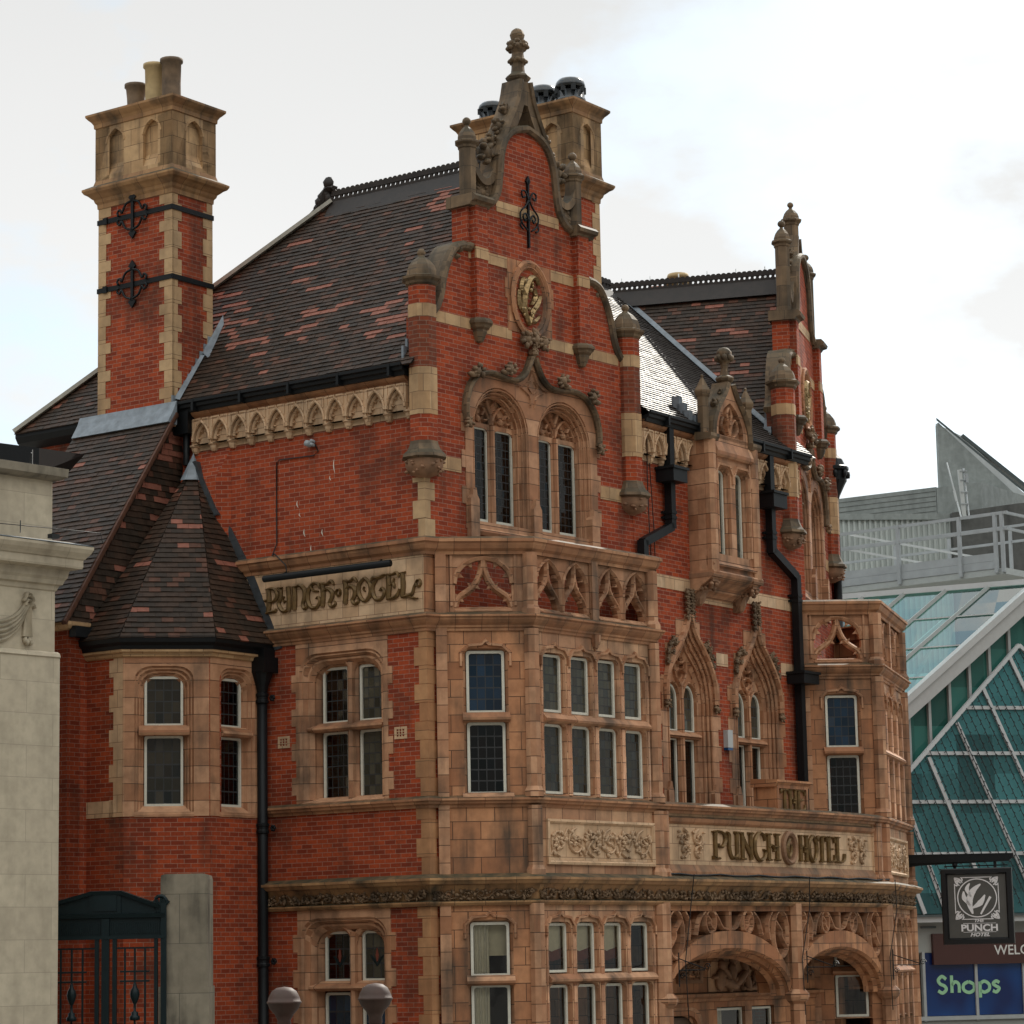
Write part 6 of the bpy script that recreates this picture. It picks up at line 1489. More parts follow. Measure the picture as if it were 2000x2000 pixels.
def square_pipe(fr, pts, w=.15, dd=.13, hop=(), tabs=()):
    mb = MB()
    for (u0, z0), (u1, z1) in zip(pts, pts[1:]): mb.bar(fr.P(u0, z0, dd), fr.P(u1, z1, dd), w, w) if abs(u1-u0) > .05 else mb.box(fr, u0-w/2, u0+w/2, min(z0, z1), max(z0, z1), dd-w/2, dd+w/2)
    for u, z, hw, hh in hop: mb.box(fr, u-hw, u+hw, z-hh, z+hh, .02, .40); mb.box(fr, u-hw-.03, u+hw+.03, z+hh-.05, z+hh, .015, .43)
    for u, z in tabs: mb.box(fr, u-w/2-.012, u+w/2+.012, z-.03, z+.03, dd-w/2-.012, dd+w/2+.012); mb.box(fr, u-w/2-.06, u+w/2+.06, z-.02, z+.02, .0, .05)
    return mb.build('downpipe', hotel, 'black_plastic')
square_pipe(M, [(.98, 12.96), (.98, 11.05)], hop=[(.93, 12.03, .24, .14)], tabs=[(.98, 11.35), (.98, 11.25)])
square_pipe(M, [(.98, 11.08), (.0, 10.68)], tabs=[]); square_pipe(M, [(.0, 10.72), (.0, 10.2)])
square_pipe(M, [(4.68, 12.96), (4.68, 11.0)], hop=[(4.62, 12.02, .26, .16)], tabs=[(4.68, 11.4), (4.68, 11.3)])
square_pipe(M, [(4.68, 11.05), (5.60, 10.62)]); square_pipe(M, [(5.60, 10.66), (5.60, 5.95)], hop=[(5.60, 8.62, .30, .12)], tabs=[(5.6, 10.25), (5.6, 10.15)])
# ornate hopper and pipe at the far end of the far gable
mb = MB(); q = H.xy(5.35, .12)
mb.tube([(q.x, q.y, z) for z in (9.9, 11, 13.2)], .09, 10)
mb.lathe(q.x, q.y, [(.09, 13.0), (.12, 13.1), (.24, 13.35), (.28, 13.42), (.28, 13.62), (.33, 13.66), (.33, 13.72), (.26, 13.76), (.2, 13.9), (.1, 14.0)], 10)
for k in range(8): mb.blob((q.x+.30*math.cos(k*.785), q.y+.30*math.sin(k*.785), 13.55), .06, .06, .09, 0, .3, seg=6, rg=4)
mb.build('downpipe', hotel, 'black_iron')
mb = MB(); mb.tube([L.P(-3.30, 9.78, .24), L.P(-.55, 9.78, .24)], .06, 10); mb.tube([L.P(-3.0, 9.78, .24), L.P(-3.0, 9.9, .0)], .015, 5); mb.tube([L.P(-.9, 9.78, .24), L.P(-.9, 9.9, .0)], .015, 5); mb.build('sign_light', hotel, 'black_plastic')
mb = MB(); mb.tube([L.P(*q) for q in ((-2.32, 12.03, .03), (-2.26, 11.9, .02), (-2.36, 11.84, .02), (-3.12, 11.86, .02), (-3.19, 11.82, .02), (-3.2, 11.0, .02), (-3.2, 10.4, .02), (-3.28, 10.2, .05), (-3.1, 10.2, .2), (-2.85, 9.98, .2), (-2.8, 9.8, .22))], .011, 5); mb.build('cable', hotel, 'wire')
mb = MB(); mb.tube([L.P(-2.44, 12.05, .02), L.P(-2.44, 12.05, .12)], .055, 10); mb.tube([L.P(-2.36, 12.08, .02), L.P(-2.33, 12.08, .12)], .03, 8); mb.tube([L.P(-2.36, 12.02, .02), L.P(-2.33, 12.02, .12)], .03, 8); mb.build('wall_sensor', hotel, 'grey_steel')
mb = MB(); mb.box(M, 2.84, 3.02, 7.13, 7.46, .0, .10); mb.box(M, 2.845, 3.015, 7.08, 7.13, .0, .095, 1); mb.build('alarm_box', hotel, ['white_gloss', 'poster_blue'])
mb = MB()
mb.tube([M.P(*q) for q in ((.30, 13.0, .1), (.32, 12.0, .06), (.36, 11.0, .05), (.42, 10.2, .04))], .010, 5); mb.tube([M.P(*q) for q in ((.38, 12.2, .08), (.5, 11.0, .06), (.52, 10.2, .06))], .009, 5)
mb.build('cable', hotel, 'wire')
mb = MB()
path = [Vector((*cvp(s), 4.68+.015*math.sin(s*5)))+Vector((M.n.x, M.n.y, 0))*.12 for s in [i*.4 for i in range(21)]]
mb.tube(path, .016, 5)
for s, a in ((.6, .1), (4.25, .0), (7.85, -.1)): mb.tube([Vector((*cvp(s), 4.68))+Vector((M.n.x, M.n.y, 0))*.28, Vector((*cvp(s-a), 4.1))+Vector((M.n.x, M.n.y, 0))*.26, Vector((*cvp(s-.15), 3.2))+Vector((M.n.x, M.n.y, 0))*.16, Vector((*cvp(s-.1), 2.2))+Vector((M.n.x, M.n.y, 0))*.16], .009, 5)
mb.build('cable', hotel, 'wire')
# white splashes on the brickwork
mb = MB(); random.seed(6)
for u, z, l in ((-1.93, 11.72, .24), (-2.02, 11.45, .08), (-2.75, 11.1, .12), (-2.7, 10.88, .06), (-2.6, 10.6, .14), (-2.2, 10.55, .12), (-2.45, 10.3, .14)):
    mb.ribbon(L, [(u, z), (u-.01, z-l*.5), (u+.02, z-l)], [.006, .02, .005], .001, .002, 0, 3)
mb.build('paint_splash', hotel, 'white_paint')
# ------------------------------------------------------------------ text from the built-in typeface
def text_part(name, parent, body, fr, u, z, size, d, mat, extr=.006, bold=0., shear=0., align='LEFT', sx=1., loc=None):
    c = bpy.data.curves.new(name+'_curve', 'FONT'); c.body = body; c.size = size; c.extrude = extr; c.offset = bold; c.shear = shear; c.align_x = align; c.resolution_u = 4
    t = bpy.data.objects.new(name+'_curve', c); COL.objects.link(t)
    bpy.context.view_layer.update()
    me = t.evaluated_get(bpy.context.evaluated_depsgraph_get()).to_mesh()
    mb = MB(); mb.add([fr.P(u+v.co.x*sx, z+v.co.y, d+v.co.z) for v in me.vertices], [tuple(p.vertices) for p in me.polygons])
    t.evaluated_get(bpy.context.evaluated_depsgraph_get()).to_mesh_clear(); bpy.data.objects.remove(t); bpy.data.curves.remove(c)
    return mb.build(name, parent, mat)
# ------------------------------------------------------------------ projecting pub sign
p0 = F2.xy(3.35, .05); S = Fr(p0, 105.0)
sign = thing('hanging_sign', 'square black framed pub sign hanging from an iron arm at the hotel corner', 'sign', (p0.x, p0.y, 3.4))
mb = MB(); mb.box(S, -.05, 2.05, 5.10, 5.22, -.06, .06); mb.prism(S, [(-.05, 5.02), (.18, 5.05), (2.0, 5.10), (2.12, 5.17), (2.12, 5.26), (-.05, 5.28)], -.03, .03, back=True)
for u in (.92, 1.74): mb.box(S, u-.03, u+.03, 4.95, 5.1, -.03, .03)
mb.tube([S.P(.70, 5.02, 0), S.P(2.0, 5.02, 0)], .014, 6); mb.blob(S.P(.92, 5.05, 0), .06, nz=.3)
mb.build('sign_arm', sign, 'black_iron')
mb = MB(); mb.sweep2(S, [(.63, 3.43), (2.07, 3.43), (2.07, 4.97), (.63, 4.97)], [(0, -.10), (0, .10), (.02, .12), (.10, .12), (.13, .07), (.13, -.07), (.10, -.12), (.02, -.12)], closed=True); mb.build('sign_frame', sign, 'sign_black')
mb = MB(); mb.box(S, .73, 1.97, 3.53, 4.87, -.05, .05); mb.build('sign_board', sign, 'sign_brown')
sx_ = lambda zx: .63+(zx-820)/635*1.44
sz_ = lambda zy: 4.97-(zy-485)/700*1.54
mb = MB(); bw = .016; e0 = .052
x0, x1, z0, z1 = sx_(940), sx_(1330), sz_(955), sz_(570)
for a, b in (((x0+.12, z1), (x1-.12, z1)), ((x0+.12, z0), (x1-.12, z0)), ((x0, z0+.12), (x0, z1-.12)), ((x1, z0+.12), (x1, z1-.12))): mb.sweep2(S, [a, b], [(-bw/2, e0), (-bw/2, e0+.008), (bw/2, e0+.008), (bw/2, e0)])
for cx, cz, sa, sb in ((x0, z0, 1, 1), (x1, z0, -1, 1), (x0, z1, 1, -1), (x1, z1, -1, -1)):
    for pts in ([(0, .14), (.05, .16), (.06, .09), (.0, .06)], [(.14, 0), (.16, .05), (.09, .06), (.06, 0)], [(0, 0), (.07, .07), (.13, .11)], [(.0, .0), (.03, .1), (.1, .16)], [(0, 0), (.1, .03), (.16, .1)]):
        mb.ribbon(S, [(cx+sa*a, cz+sb*b) for a, b in pts], [.02, .03, .02, .012][:len(pts)], e0, .008, 0, 4, ridge=False)
mb.sweep2(S, o_ellipse(sx_(1138), sz_(760), .395, .385, 40), [(-.011, e0), (-.011, e0+.008), (.011, e0+.008), (.011, e0)], closed=True)
mb.build('sign_border', sign, 'sign_white')
mb = MB(); cx, cz = sx_(1138), sz_(760)      # a plain leaf spray in the roundel
for pts, ws in (([(-.10, -.32), (-.16, -.08), (-.08, .14), (.08, .28)], [.03, .13, .12, .02]), ([(-.14, -.16), (-.26, .0), (-.27, .14)], [.03, .1, .02]), ([(-.10, -.2), (.06, -.1), (.16, .06)], [.03, .12, .02]), ([(-.12, .02), (-.2, .18), (-.14, .30)], [.03, .09, .02]), ([(.06, -.33), (.27, .02)], [.035, .05])):
    mb.ribbon(S, [(cx+a, cz+b) for a, b in pts], ws, e0, .008, 0, 6, ridge=False)
mb.build('sign_emblem', sign, 'sign_white')
cx = sx_(1148)
text_part('lettering', sign, 'THE', S, sx_(1142), sz_(983), .085, e0, 'sign_white', shear=.25, align='CENTER', bold=.002, sx=1.25)
text_part('lettering', sign, 'PUNCH', S, cx, sz_(1064), .19, e0, 'sign_white', align='CENTER', bold=.006, sx=1.16)
text_part('lettering', sign, 'HOTEL', S, cx+.0, sz_(1113), .10, e0, 'sign_white', shear=.3, align='CENTER', bold=.003, sx=1.25)
mb = MB()
for z, a in ((sz_(994), 1), (sz_(1074), -1)): mb.box(S, sx_(1002), sx_(1296), z-.004, z+.004, e0, e0+.006)
mb.build('sign_rule', sign, 'sign_white')
# ------------------------------------------------------------------ stone building on the left
BK = Fr((-6.62, 40), 42.0)
bank = thing('stone_building', 'pale ashlar stone building with deep cornice and carved swag at the left edge', 'building', (-6.62, 40, 0))
mb = MB(); mb.box(BK, -14, 0, 0, 7.74, -8, 0); mb.box(BK, -14, -.06, 7.74, 8.9, -8, -.05); mb.prof_u(BK, [(-.05, 7.72), (0, 7.72), (.02, 7.74), (.0, 7.79), (-.05, 7.82)], -14, 0.0)
mb.build('stone_wall', bank, 'portland')
mb = MB(); plan = [BK.xy(-14, -.05), BK.xy(-.06, -.05), BK.xy(-.06, -5)]
mb.cornice(plan, [(0, 8.70), (.02, 8.72), (.04, 8.78), (.08, 8.80), (.10, 8.86), (.13, 8.90), (.14, 8.96), (.15, 9.00), (.28, 9.03), (.29, 9.06), (.29, 9.16), (.31, 9.17), (.33, 9.20), (.37, 9.25), (.40, 9.31), (.40, 9.35), (.15, 9.43), (-.4, 9.45), (-.4, 8.7)]); mb.build('cornice', bank, 'portland_run')
mb = MB(); mb.cornice(plan, [(.385, 9.352), (.405, 9.365), (.0, 9.46), (-.3, 9.46)]); mb.build('lead_capping', bank, 'lead')
mb = MB(); mb.box(BK, -14, -.08, 9.44, 10.36, -7, -.10); mb.cornice([BK.xy(-14, -.10), BK.xy(-.08, -.10), BK.xy(-.08, -5)], [(0, 10.34), (.10, 10.36), (.16, 10.40), (.17, 10.52), (0, 10.56), (-.6, 10.58), (-.6, 10.34)], 1); mb.build('attic', bank, ['portland', 'pier_stone'])
fa = Fr((-7.47, 43.0), 42.0); mb = MB(); mb.prism(fa, [(-6, 10.95), (0, 11.02), (0, 11.42), (-6, 11.30)], -.3, 0, back=True); mb.add([fa.P(0, 11.02, 0), (-7.31, 45, 11.40), (-7.06, 45, 11.68), fa.P(0, 11.42, 0)], [(0, 1, 2, 3)]); mb.add([fa.P(0, 11.42, 0), (-7.06, 45, 11.68), (-12, 47, 11.7), fa.P(-6, 11.3, 0)], [(0, 1, 2, 3)]); mb.build('flat_roof', bank, 'black_plastic')
mb = MB(); random.seed(9); ds = -.05       # carved swag with its knot and tail
for k in range(5):
    o_ = k*.045
    mb.ribbon(BK, [(-.60+.01*k, 8.50-o_*.4), (-.78, 8.30-o_*1.15), (-1.05, 8.19-o_*1.5), (-1.4, 8.19-o_*1.5), (-1.72, 8.30-o_*1.15), (-1.95, 8.5-o_*.4)], [.03, .055, .065, .065, .055, .03], ds, .07+.012*(2-abs(k-2)), 0, 5)
for u0_ in (-.58, -1.97):
    for k in range(4):
        mb.ribbon(BK, [(u0_-.02+.02*k, 8.46), (u0_-.045+.03*k, 8.2), (u0_-.06+.04*k, 8.0)], [.03, .045, .05], ds, .08, 0, 4)
    for k in range(4): mb.frblob(BK, u0_-.05+.035*k, 7.95-.03*(k % 2), ds+.04, .03, .05, .05, 0, .2)
    for z, a, b in ((8.56, .085, .05), (8.50, .06, .05), (8.60, .05, .04)): mb.ribbon(BK, [(u0_-a, z-b), (u0_-.02, z+.03), (u0_+a*.8, z+b*.3), (u0_+a, z-b)], [.03, .05, .05, .03], ds, .10, 0, 4)
    mb.ribbon(BK, [(u0_+.02, 8.5), (u0_+.10, 8.47), (u0_+.13, 8.42)], [.05, .07, .03], ds, .08, 0, 4)
mb.build('carved_swag', bank, 'portland_run')
mb = MB(); mb.tube([BK.P(-.3, 10.57, -.3), BK.P(-.3, 10.82, -.3)], .008, 5); mb.tube([BK.P(-.2, 10.57, -.5), BK.P(-.24, 10.8, -.4), BK.P(-.3, 10.75, -.3)], .008, 5)
mb.tube([BK.P(-2, 9.52, .3), BK.P(-.6, 9.55, .35), BK.P(.4, 9.56, .42), BK.P(.42, 9.40, .45)], .006, 5); mb.tube([BK.P(-1.05, 9.42, .4), BK.P(-1.05, 9.6, .4)], .008, 5); mb.box(BK, -.52, -.38, 9.40, 9.46, .35, .45); mb.build('lightning_cable', bank, 'wire')
# ------------------------------------------------------------------ gate, gate pier, ball-topped piers
GF_ = Fr((0, 41), 90.0)
gp = thing('gate_pier', 'weathered grey stone gate pier with streaked dark top beside the iron gate', 'pier', (-4.93, 41.2, 0))
mb = MB(); mb.box(GF_, -5.28, -4.585, 0, 4.54, -.7, 0); mb.prism(GF_, [(-5.28, 4.54), (-4.585, 4.54), (-4.60, 4.60), (-4.66, 4.615), (-5.2, 4.615), (-5.27, 4.60)], -.7, 0, back=True); mb.build('shaft', gp, 'pier_stone')
mb = MB(); mb.box(GF_, -5.31, -4.565, 0, 2.98, -.72, .02); mb.build('plinth', gp, 'pier_stone')
gate = thing('iron_gate', 'dark green iron gate with a low pediment top between pale building and grey pier', 'gate', (-6.05, 41, 0))
mb = MB(); gd = (-.05, .03)
mb.prism(GF_, [(-6.9, 4.03), (-5.26, 4.03), (-5.26, 4.10), (-5.33, 4.16), (-5.86, 4.37), (-6.30, 4.37), (-6.85, 4.20), (-6.9, 4.2)], -.04, .0, back=True)
mb.sweep2(GF_, [(-6.9, 4.20), (-6.30, 4.36), (-5.86, 4.36), (-5.29, 4.15)], [(-.035, -.07), (-.035, .05), (.02, .07), (.03, -.07)])
mb.sweep2(GF_, [(-6.9, 4.02), (-5.22, 4.02)], [(-.04, -.07), (-.03, .05), (.03, .07), (.04, -.07)])
mb.box(GF_, -6.32, -5.86, 4.05, 4.36, -.02, .03); mb.box(GF_, -6.26, -5.92, 4.09, 4.33, .03, .045)
mb.build('pediment', gate, 'gate_paint')
mb = MB(); random.seed(1)
mb.tube([GF_.P(-5.28+.09*math.cos(a), 4.20+.10*math.sin(a), 0) for a in [i*.5 for i in range(12)]], .03, 6)
for k in range(5): mb.bar(GF_.P(-5.30, 4.06, .0), GF_.P(-5.38+.055*k, 4.27-.02*abs(k-2), .02), .035, .05)
mb.build('scroll_crest', gate, 'gate_paint')
mb = MB(); mb.box(GF_, -6.9, -5.22, 3.70, 3.99, -.03, .0)
for k in range(52): mb.box(GF_, -6.88+.032*k, -6.866+.032*k, 3.76, 3.92, .0, .012)
mb.box(GF_, -6.9, -5.22, 3.68, 3.73, -.05, .05); mb.build('fluted_rail', gate, 'gate_paint')
for a, b, z0, z1 in ((-6.14, -6.03, 0, 3.98), (-5.27, -5.19, 0, 4.2), (-5.98, -5.92, 0, 3.7), (-6.24, -6.18, 0, 3.7), (-5.37, -5.32, 0, 3.7)):
    mb = MB(); mb.box(GF_, a, b, z0, z1, -.04, .04); mb.build('stile', gate, 'gate_paint')
for u in (-6.74, -6.58, -6.42, -5.80, -5.655, -5.505):
    mb = MB(); mb.box(GF_, u-.014, u+.014, .1, 3.55 if u not in (-6.58, -5.655) else 3.55, -.014, .014); mb.build('bar', gate, 'gate_paint')
for z, a, b in ((3.55, -6.9, -6.2), (3.55, -5.93, -5.34), (3.21, -6.8, -6.36), (3.07, -6.8, -6.36), (3.21, -5.87, -5.44), (3.07, -5.87, -5.44)):
    mb = MB(); mb.box(GF_, a, b, z-.013, z+.013, -.018, .018); mb.build('crossbar', gate, 'gate_paint')
for u in (-6.58, -5.655):
    mb = MB(); mb.lathe(u, 41, [(.015, 2.5), (.075, 2.51), (.075, 2.56), (.05, 2.58), (.05, 2.62), (.02, 2.64), (.02, 2.74), (.035, 2.76), (.06, 2.82), (.072, 2.88), (.06, 2.94), (.035, 2.98), (.025, 3.02), (.015, 3.06)], 10, 0, True); mb.build('baluster_knob', gate, 'gate_paint')
for x, zt, lb in ((-2.54, 3.015, 'granite ball finial pier in front of the black round downpipe'), (-1.565, 3.035, 'granite ball finial pier in front of the ground floor window')):
    t = thing('ball_pier', lb, 'pier', (x, 30, 0), 'granite ball finial piers')
    mb = MB(); dz = zt-3.015
    mb.lathe(x, 30, [(.045, 2.56), (.075, 2.60), (.072, 2.66), (.10, 2.72), (.155, 2.78), (.178, 2.835), (.187, 2.84), (.187, 2.858), (.178, 2.862), (.168, 2.90), (.135, 2.965), (.08, 3.003), (.001, 3.015)], 20, 0, True)
    for i, q in enumerate(mb.v): mb.v[i] = q+Vector((0, 0, dz))
    mb.build('ball', t, 'granite')
    mb = MB(); f30 = Fr((x, 30), 90); mb.box(f30, -.2, .2, 0, 2.42, -.2, .2); mb.lathe(x, 30, [(.27, 2.42), (.27, 2.48), (.16, 2.54), (.05, 2.58+dz)], 16); mb.build('pier_shaft', t, 'granite')
# ------------------------------------------------------------------ shopping centre
MF = Fr((9.7, 70), 75.0)
mall = thing('shopping_centre', 'glass fronted shopping centre with a white edged gable roof behind the hotel', 'building', (9.7, 70, 0))
slope = (12.51-9.60)/(3.63-.05); ap_u = 4.05; za = 9.60+slope*(ap_u-.05); zb_ = lambda u: 9.60+slope*(min(u, 2*ap_u-u)-.05)
sl2 = lambda u: 7.72+1.0*(min(u, 2*3.42-u)-.06)
mb = MB()
for s in (1, -1):
    X = (lambda u: u) if s > 0 else (lambda u: 2*ap_u-u)
    mb.sweep2(MF, [(X(-4), 9.60+slope*(-4.05)), (X(ap_u), za)], [(-.48, -.25), (-.48, .10), (-.16, .14), (-.16, .20), (0, .20), (0, -.25)] if s > 0 else [(.48, -.25), (.48, .10), (.16, .14), (.16, .20), (0, .20), (0, -.25)])
mb.build('gable_beam', mall, 'white_gloss')
mb = MB(); top = [(u, zb_(u)-.6) for u in (-3.5, ap_u, 2*ap_u+3.5)]
mb.prism(MF, [(-3.5, 4.2), (2*ap_u+3.5, 4.2)]+top[::-1], -.30, -.25); mb.build('gable_glass', mall, 'mall_strip')
mb = MB()
for u in [.34+.574*k for k in range(-5, 20)]:
    if zb_(u)-.5 > 5 : mb.box(MF, u-.035, u+.035, 5.0, zb_(u)-.45, -.25, -.12)
mb.build('gable_mullion', mall, 'frame_grey')
mb = MB()   # lower raking glazing, leaning out at its foot
lean = lambda z: -.05+(10.9-z)*.05
pts = [(-2.2, 4.25), (9.0, 4.25), (9.0, sl2(6.8)), (3.42, sl2(3.42)), (-2.2, sl2(-2.2))]
pts = [(-2.2, 4.25), (9.0, 4.25), (6.78, 7.72), (3.42, 11.08), (.06, 7.72), (-2.2, 5.46)]
mb.add([MF.P(u, z, lean(z)) for u, z in pts], [tuple(range(6))]); mb.build('raking_glass', mall, 'mall_front')
mb = MB()
def rak(u0, z0, u1, z1, w_=.10): mb.bar(MF.P(u0, z0, lean(z0)+.03), MF.P(u1, z1, lean(z1)+.03), w_, .09)
rak(-2.2, 5.46, 3.42, 11.08, .13); rak(3.42, 11.08, 9.0, 5.5, .13)
mu = [(-.62, 7.05, .35, 4.25), (.10, 6.83, .93, 4.25), (.72, 8.18, 2.22, 4.25), (1.55, 9.06, 3.50, 4.25), (2.34, 9.95, 4.7, 4.25), (3.14, 10.76, 6.0, 4.25), (4.3, 10.1, 7.0, 4.25)]
for q in mu: rak(*q)
mb.build('raking_mullion', mall, 'steel_light')
mb = MB()
for z in (9.45, 8.28, 7.05, 5.74):
    u0 = max(-2.2, .06+(z-7.72)); u1 = min(8.6, 6.78-(z-7.72)); rak(u0, z, u1, z, .05)
mb.build('raking_transom', mall, 'steel_light')
# the long glazed roof slope behind the beam
hd = Vector((-.89, .45, 0)); bl_ = MF.P(-1.2, 9.60+slope*(-1.25), -.3); br_ = MF.P(ap_u, za-.1, -.3); bd = br_-bl_
mb = MB(); mb.add([bl_, br_, br_+hd*16, bl_+hd*16], [(0, 1, 2, 3)]); mb.build('roof_glass', mall, 'mall_glass')
mb = MB(); nrm = bd.cross(hd).normalized(); nrm = nrm if nrm.z > 0 else -nrm
for k in range(1, 14): mb.bar(bl_+hd*1.16*k+nrm*.03, br_+hd*1.16*k+nrm*.03, .09, .09)
mb.build('roof_rafter', mall, 'frame_grey')
mb = MB()
for t in (.40, .60, .80): mb.bar(bl_+bd*t+nrm*.02, bl_+bd*t+hd*16+nrm*.02, .05, .03)
mb.bar(br_+nrm*.05, br_+hd*16+nrm*.05, .14, .14); mb.build('roof_purlin', mall, 'steel_light')
mb = MB()   # trusses and decks seen through the roof
for k in range(7):
    a = bl_+bd*.5+hd*(1.8*k+.6)-nrm*.9; mb.bar(a-bd*.45, a+bd*.45, .12, .2); mb.bar(a+hd*.3-bd*.3-nrm*.8, a+hd*1.4+bd*.3, .08, .08)
mb.build('roof_truss', mall, 'steel_light')
mb = MB(); mb.add([bl_-nrm*3+hd*1, br_-nrm*3+hd*1, br_-nrm*3+hd*17, bl_-nrm*3+hd*17], [(0, 1, 2, 3)]); mb.build('inner_floor', mall, 'cladding')
mb = MB(); mb.box(MF, -6, 12, 3.3, 4.04, -.6, -.0); mb.build('fascia', mall, 'wall_grey')
mb = MB(); mb.box(MF, -6, 12, 4.04, 4.18, -.3, .35); mb.box(MF, -6, 12, 4.18, 4.23, -.3, .42, 1); mb.build('canopy_edge', mall, ['white_gloss', 'alu_dark'])
mb = MB(); mb.box(MF, .35, .75, 3.9, 3.95, .0, .05); mb.build('vent_slot', mall, 'alu_dark')
for z0_, z1_ in ((0, 1.68),):
    mb = MB(); mb.box(MF, -6, 12, z0_, z1_, -.6, -.02); mb.build('stall_riser', mall, 'wall_grey')
mb = MB(); mb.box(MF, -6, .34, 0, 3.3, -.4, -.3); mb.build('door_glass', mall, 'mall_front')
mb = MB()
for u in (.03, .38, 1.79, 3.09, 4.4): mb.box(MF, u-.035, u+.035, 1.6, 3.32, -.1, .04)
mb.box(MF, -.1, 6, 1.62, 1.72, -.1, .05); mb.build('shopfront_frame', mall, 'frame_grey')
mb = MB(); mb.box(MF, -8, 14, 0, 3.3, -6, -.65); mb.build('rear_wall', mall, 'wall_grey')
post = thing('window_poster', 'deep blue window poster with pale green lettering in the shopping centre front', 'poster', tuple(MF.P(1.8, 1.7, 0)))
for a, b in ((.41, 1.755), (1.825, 3.055), (3.125, 4.36)):
    mb = MB(); mb.box(MF, a, b, 1.73, 3.29, -.06, -.02); mb.build('poster_panel', post, 'poster_blue')
RND = {'S': [[(.9, .82), (.5, 1.0), (.12, .78), (.3, .55), (.72, .42), (.88, .2), (.5, .0), (.08, .14)]], 'h': [[(.12, 1.05), (.12, .0)], [(.12, .45), (.45, .66), (.82, .5), (.84, .0)]], 'o': [[(.5, .66), (.1, .48), (.1, .16), (.5, .0), (.9, .16), (.9, .48), (.5, .66)]],
       'p': [[(.12, .64), (.12, -.32)], [(.12, .5), (.48, .66), (.88, .48), (.88, .16), (.48, .0), (.14, .12)]], 's': [[(.86, .56), (.5, .66), (.16, .5), (.45, .36), (.82, .22), (.5, .0), (.1, .08)]]}
for ch, u0_, wd in (('S', .74, .27), ('h', 1.10, .27), ('o', 1.42, .34), ('p', 1.86, .32), ('s', 2.22, .24)):
    mb = MB()
    for st in RND[ch]: mb.ribbon(MF, [(u0_+a*wd, 2.29+b*.41) for a, b in st], .082, -.02, .012, 0, 6 if len(st) > 2 else 1, ridge=False)
    mb.build('letter', post, 'poster_green')
wel = thing('welcome_sign', 'dark brown fascia sign with white lettering behind the hanging pub sign', 'sign', tuple(MF.P(2.5, 3, .1)))
mb = MB(); mb.box(MF, .62, 6.0, 2.99, 3.76, .0, .12); mb.build('sign_board', wel, 'welcome_brown')
text_part('lettering', wel, 'WELCOME', MF, 2.27, 3.215, .345, .12, 'welcome_white', bold=.003)
# strings of lights hung down the raking glazing
gi = 0
for k in range(26):
    u0_ = -.35+.155*k; z0_ = min(7.72+1.0*(u0_-.06), 2*11.08-(7.72+1.0*(u0_-.06)))-.05
    du = -.36-.004*k
    mb = MB(); pts = []; z = z0_; random.seed(100+k)
    while z > 4.3:
        u = u0_+(z0_-z)*(-du)+.006*math.sin(z*5+k); pts.append(MF.P(u, z, lean(z)+.10)); z -= .11
    if len(pts) < 4: continue
    mb.tube(pts, .009, 4)
    for i, q in enumerate(pts[1:-1]):
        s = 1 if i % 2 else -1
        mb.bar(q, q+MF.P(s*.05, -.04, .01)-MF.P(0, 0, 0), .017, .017)
    o = mb.build('string_light', None, 'wire', loc=tuple(pts[0]))
    tag(o, 'dark string of small unlit lights hanging down the sloping green glazing', 'string light', 'strings of lights on the glazing')
# ------------------------------------------------------------------ buildings and gallery above the glass roof
gal = thing('steel_gallery', 'grey steel roof gallery with pipe railings above the glass roof', 'walkway', (9.36, 78, 13.5))
GL = Fr((9.36, 78), 130.0)
for z0_, z1_ in ((13.63, 13.84), (13.845, 14.06)):
    for a, b in ((-4.5, 1.90), (1.93, 3.90), (3.93, 5.0)):
        mb = MB(); mb.box(GL, a, b, z0_, z1_, -.1, .0); mb.build('edge_plank', gal, 'grey_steel')
mb = MB(); mb.box(GL, -4.5, 5.3, 13.45, 13.62, -2.4, -.02); mb.build('deck', gal, 'frame_grey')
for u in (-2.0, -.1, 1.94, 3.92, 5.05, 5.27):
    mb = MB(); mb.box(GL, u-.05, u+.05, 13.5, 15.17, .0, .08); mb.build('post', gal, 'grey_steel')
for u in (.4, 2.2, 4.2):
    mb = MB(); mb.box(GL, u-.04, u+.04, 13.6, 15.0, -2.3, -2.22); mb.build('post', gal, 'grey_steel')
for z in (15.13, 14.69):
    mb = MB(); mb.box(GL, -4.5, 5.45, z-.04, z+.04, .0, .07); mb.build('rail', gal, 'grey_steel')
    mb = MB(); mb.box(GL, -4.5, 5.3, z-.04, z+.03, -2.3, -2.24); mb.build('rail', gal, 'grey_steel')
    mb = MB(); mb.bar(GL.P(5.38, z, .04), GL.P(5.38, z, -2.3), .07, .07); mb.build('rail', gal, 'grey_steel')
    mb = MB(); mb.bar(GL.P(.2, z-.0, -.2), GL.P(3.6, z-.9, -2.2), .05, .06); mb.build('brace', gal, 'steel_light')
CWf = Fr((10.77, 90), 84.0)
con = thing('concrete_building', 'grey concrete and ribbed metal building with a wedge shaped rooftop behind the glass roof', 'building', (12, 92, 0))
mb = MB(); u = -6.0; prof = []
while u < 4.0: prof += [(u, 0), (u+.07, 0), (u+.09, -.06), (u+.16, -.06)]; u += .18
mb.add([CWf.P(a, 9, d) for a, d in prof]+[CWf.P(a, 17.5, d) for a, d in prof], [(i, i+1, len(prof)+i+1, len(prof)+i) for i in range(len(prof)-1)]); mb.build('ribbed_cladding', con, 'cladding')
mb = MB()
for a, b in ((-6, -.0), (.004, 1.2), (1.204, 3.0), (3.004, 4.0)): mb.box(CWf, a, b, 17.46, 17.66, -.5, .06)
mb.build('capping', con, 'concrete')
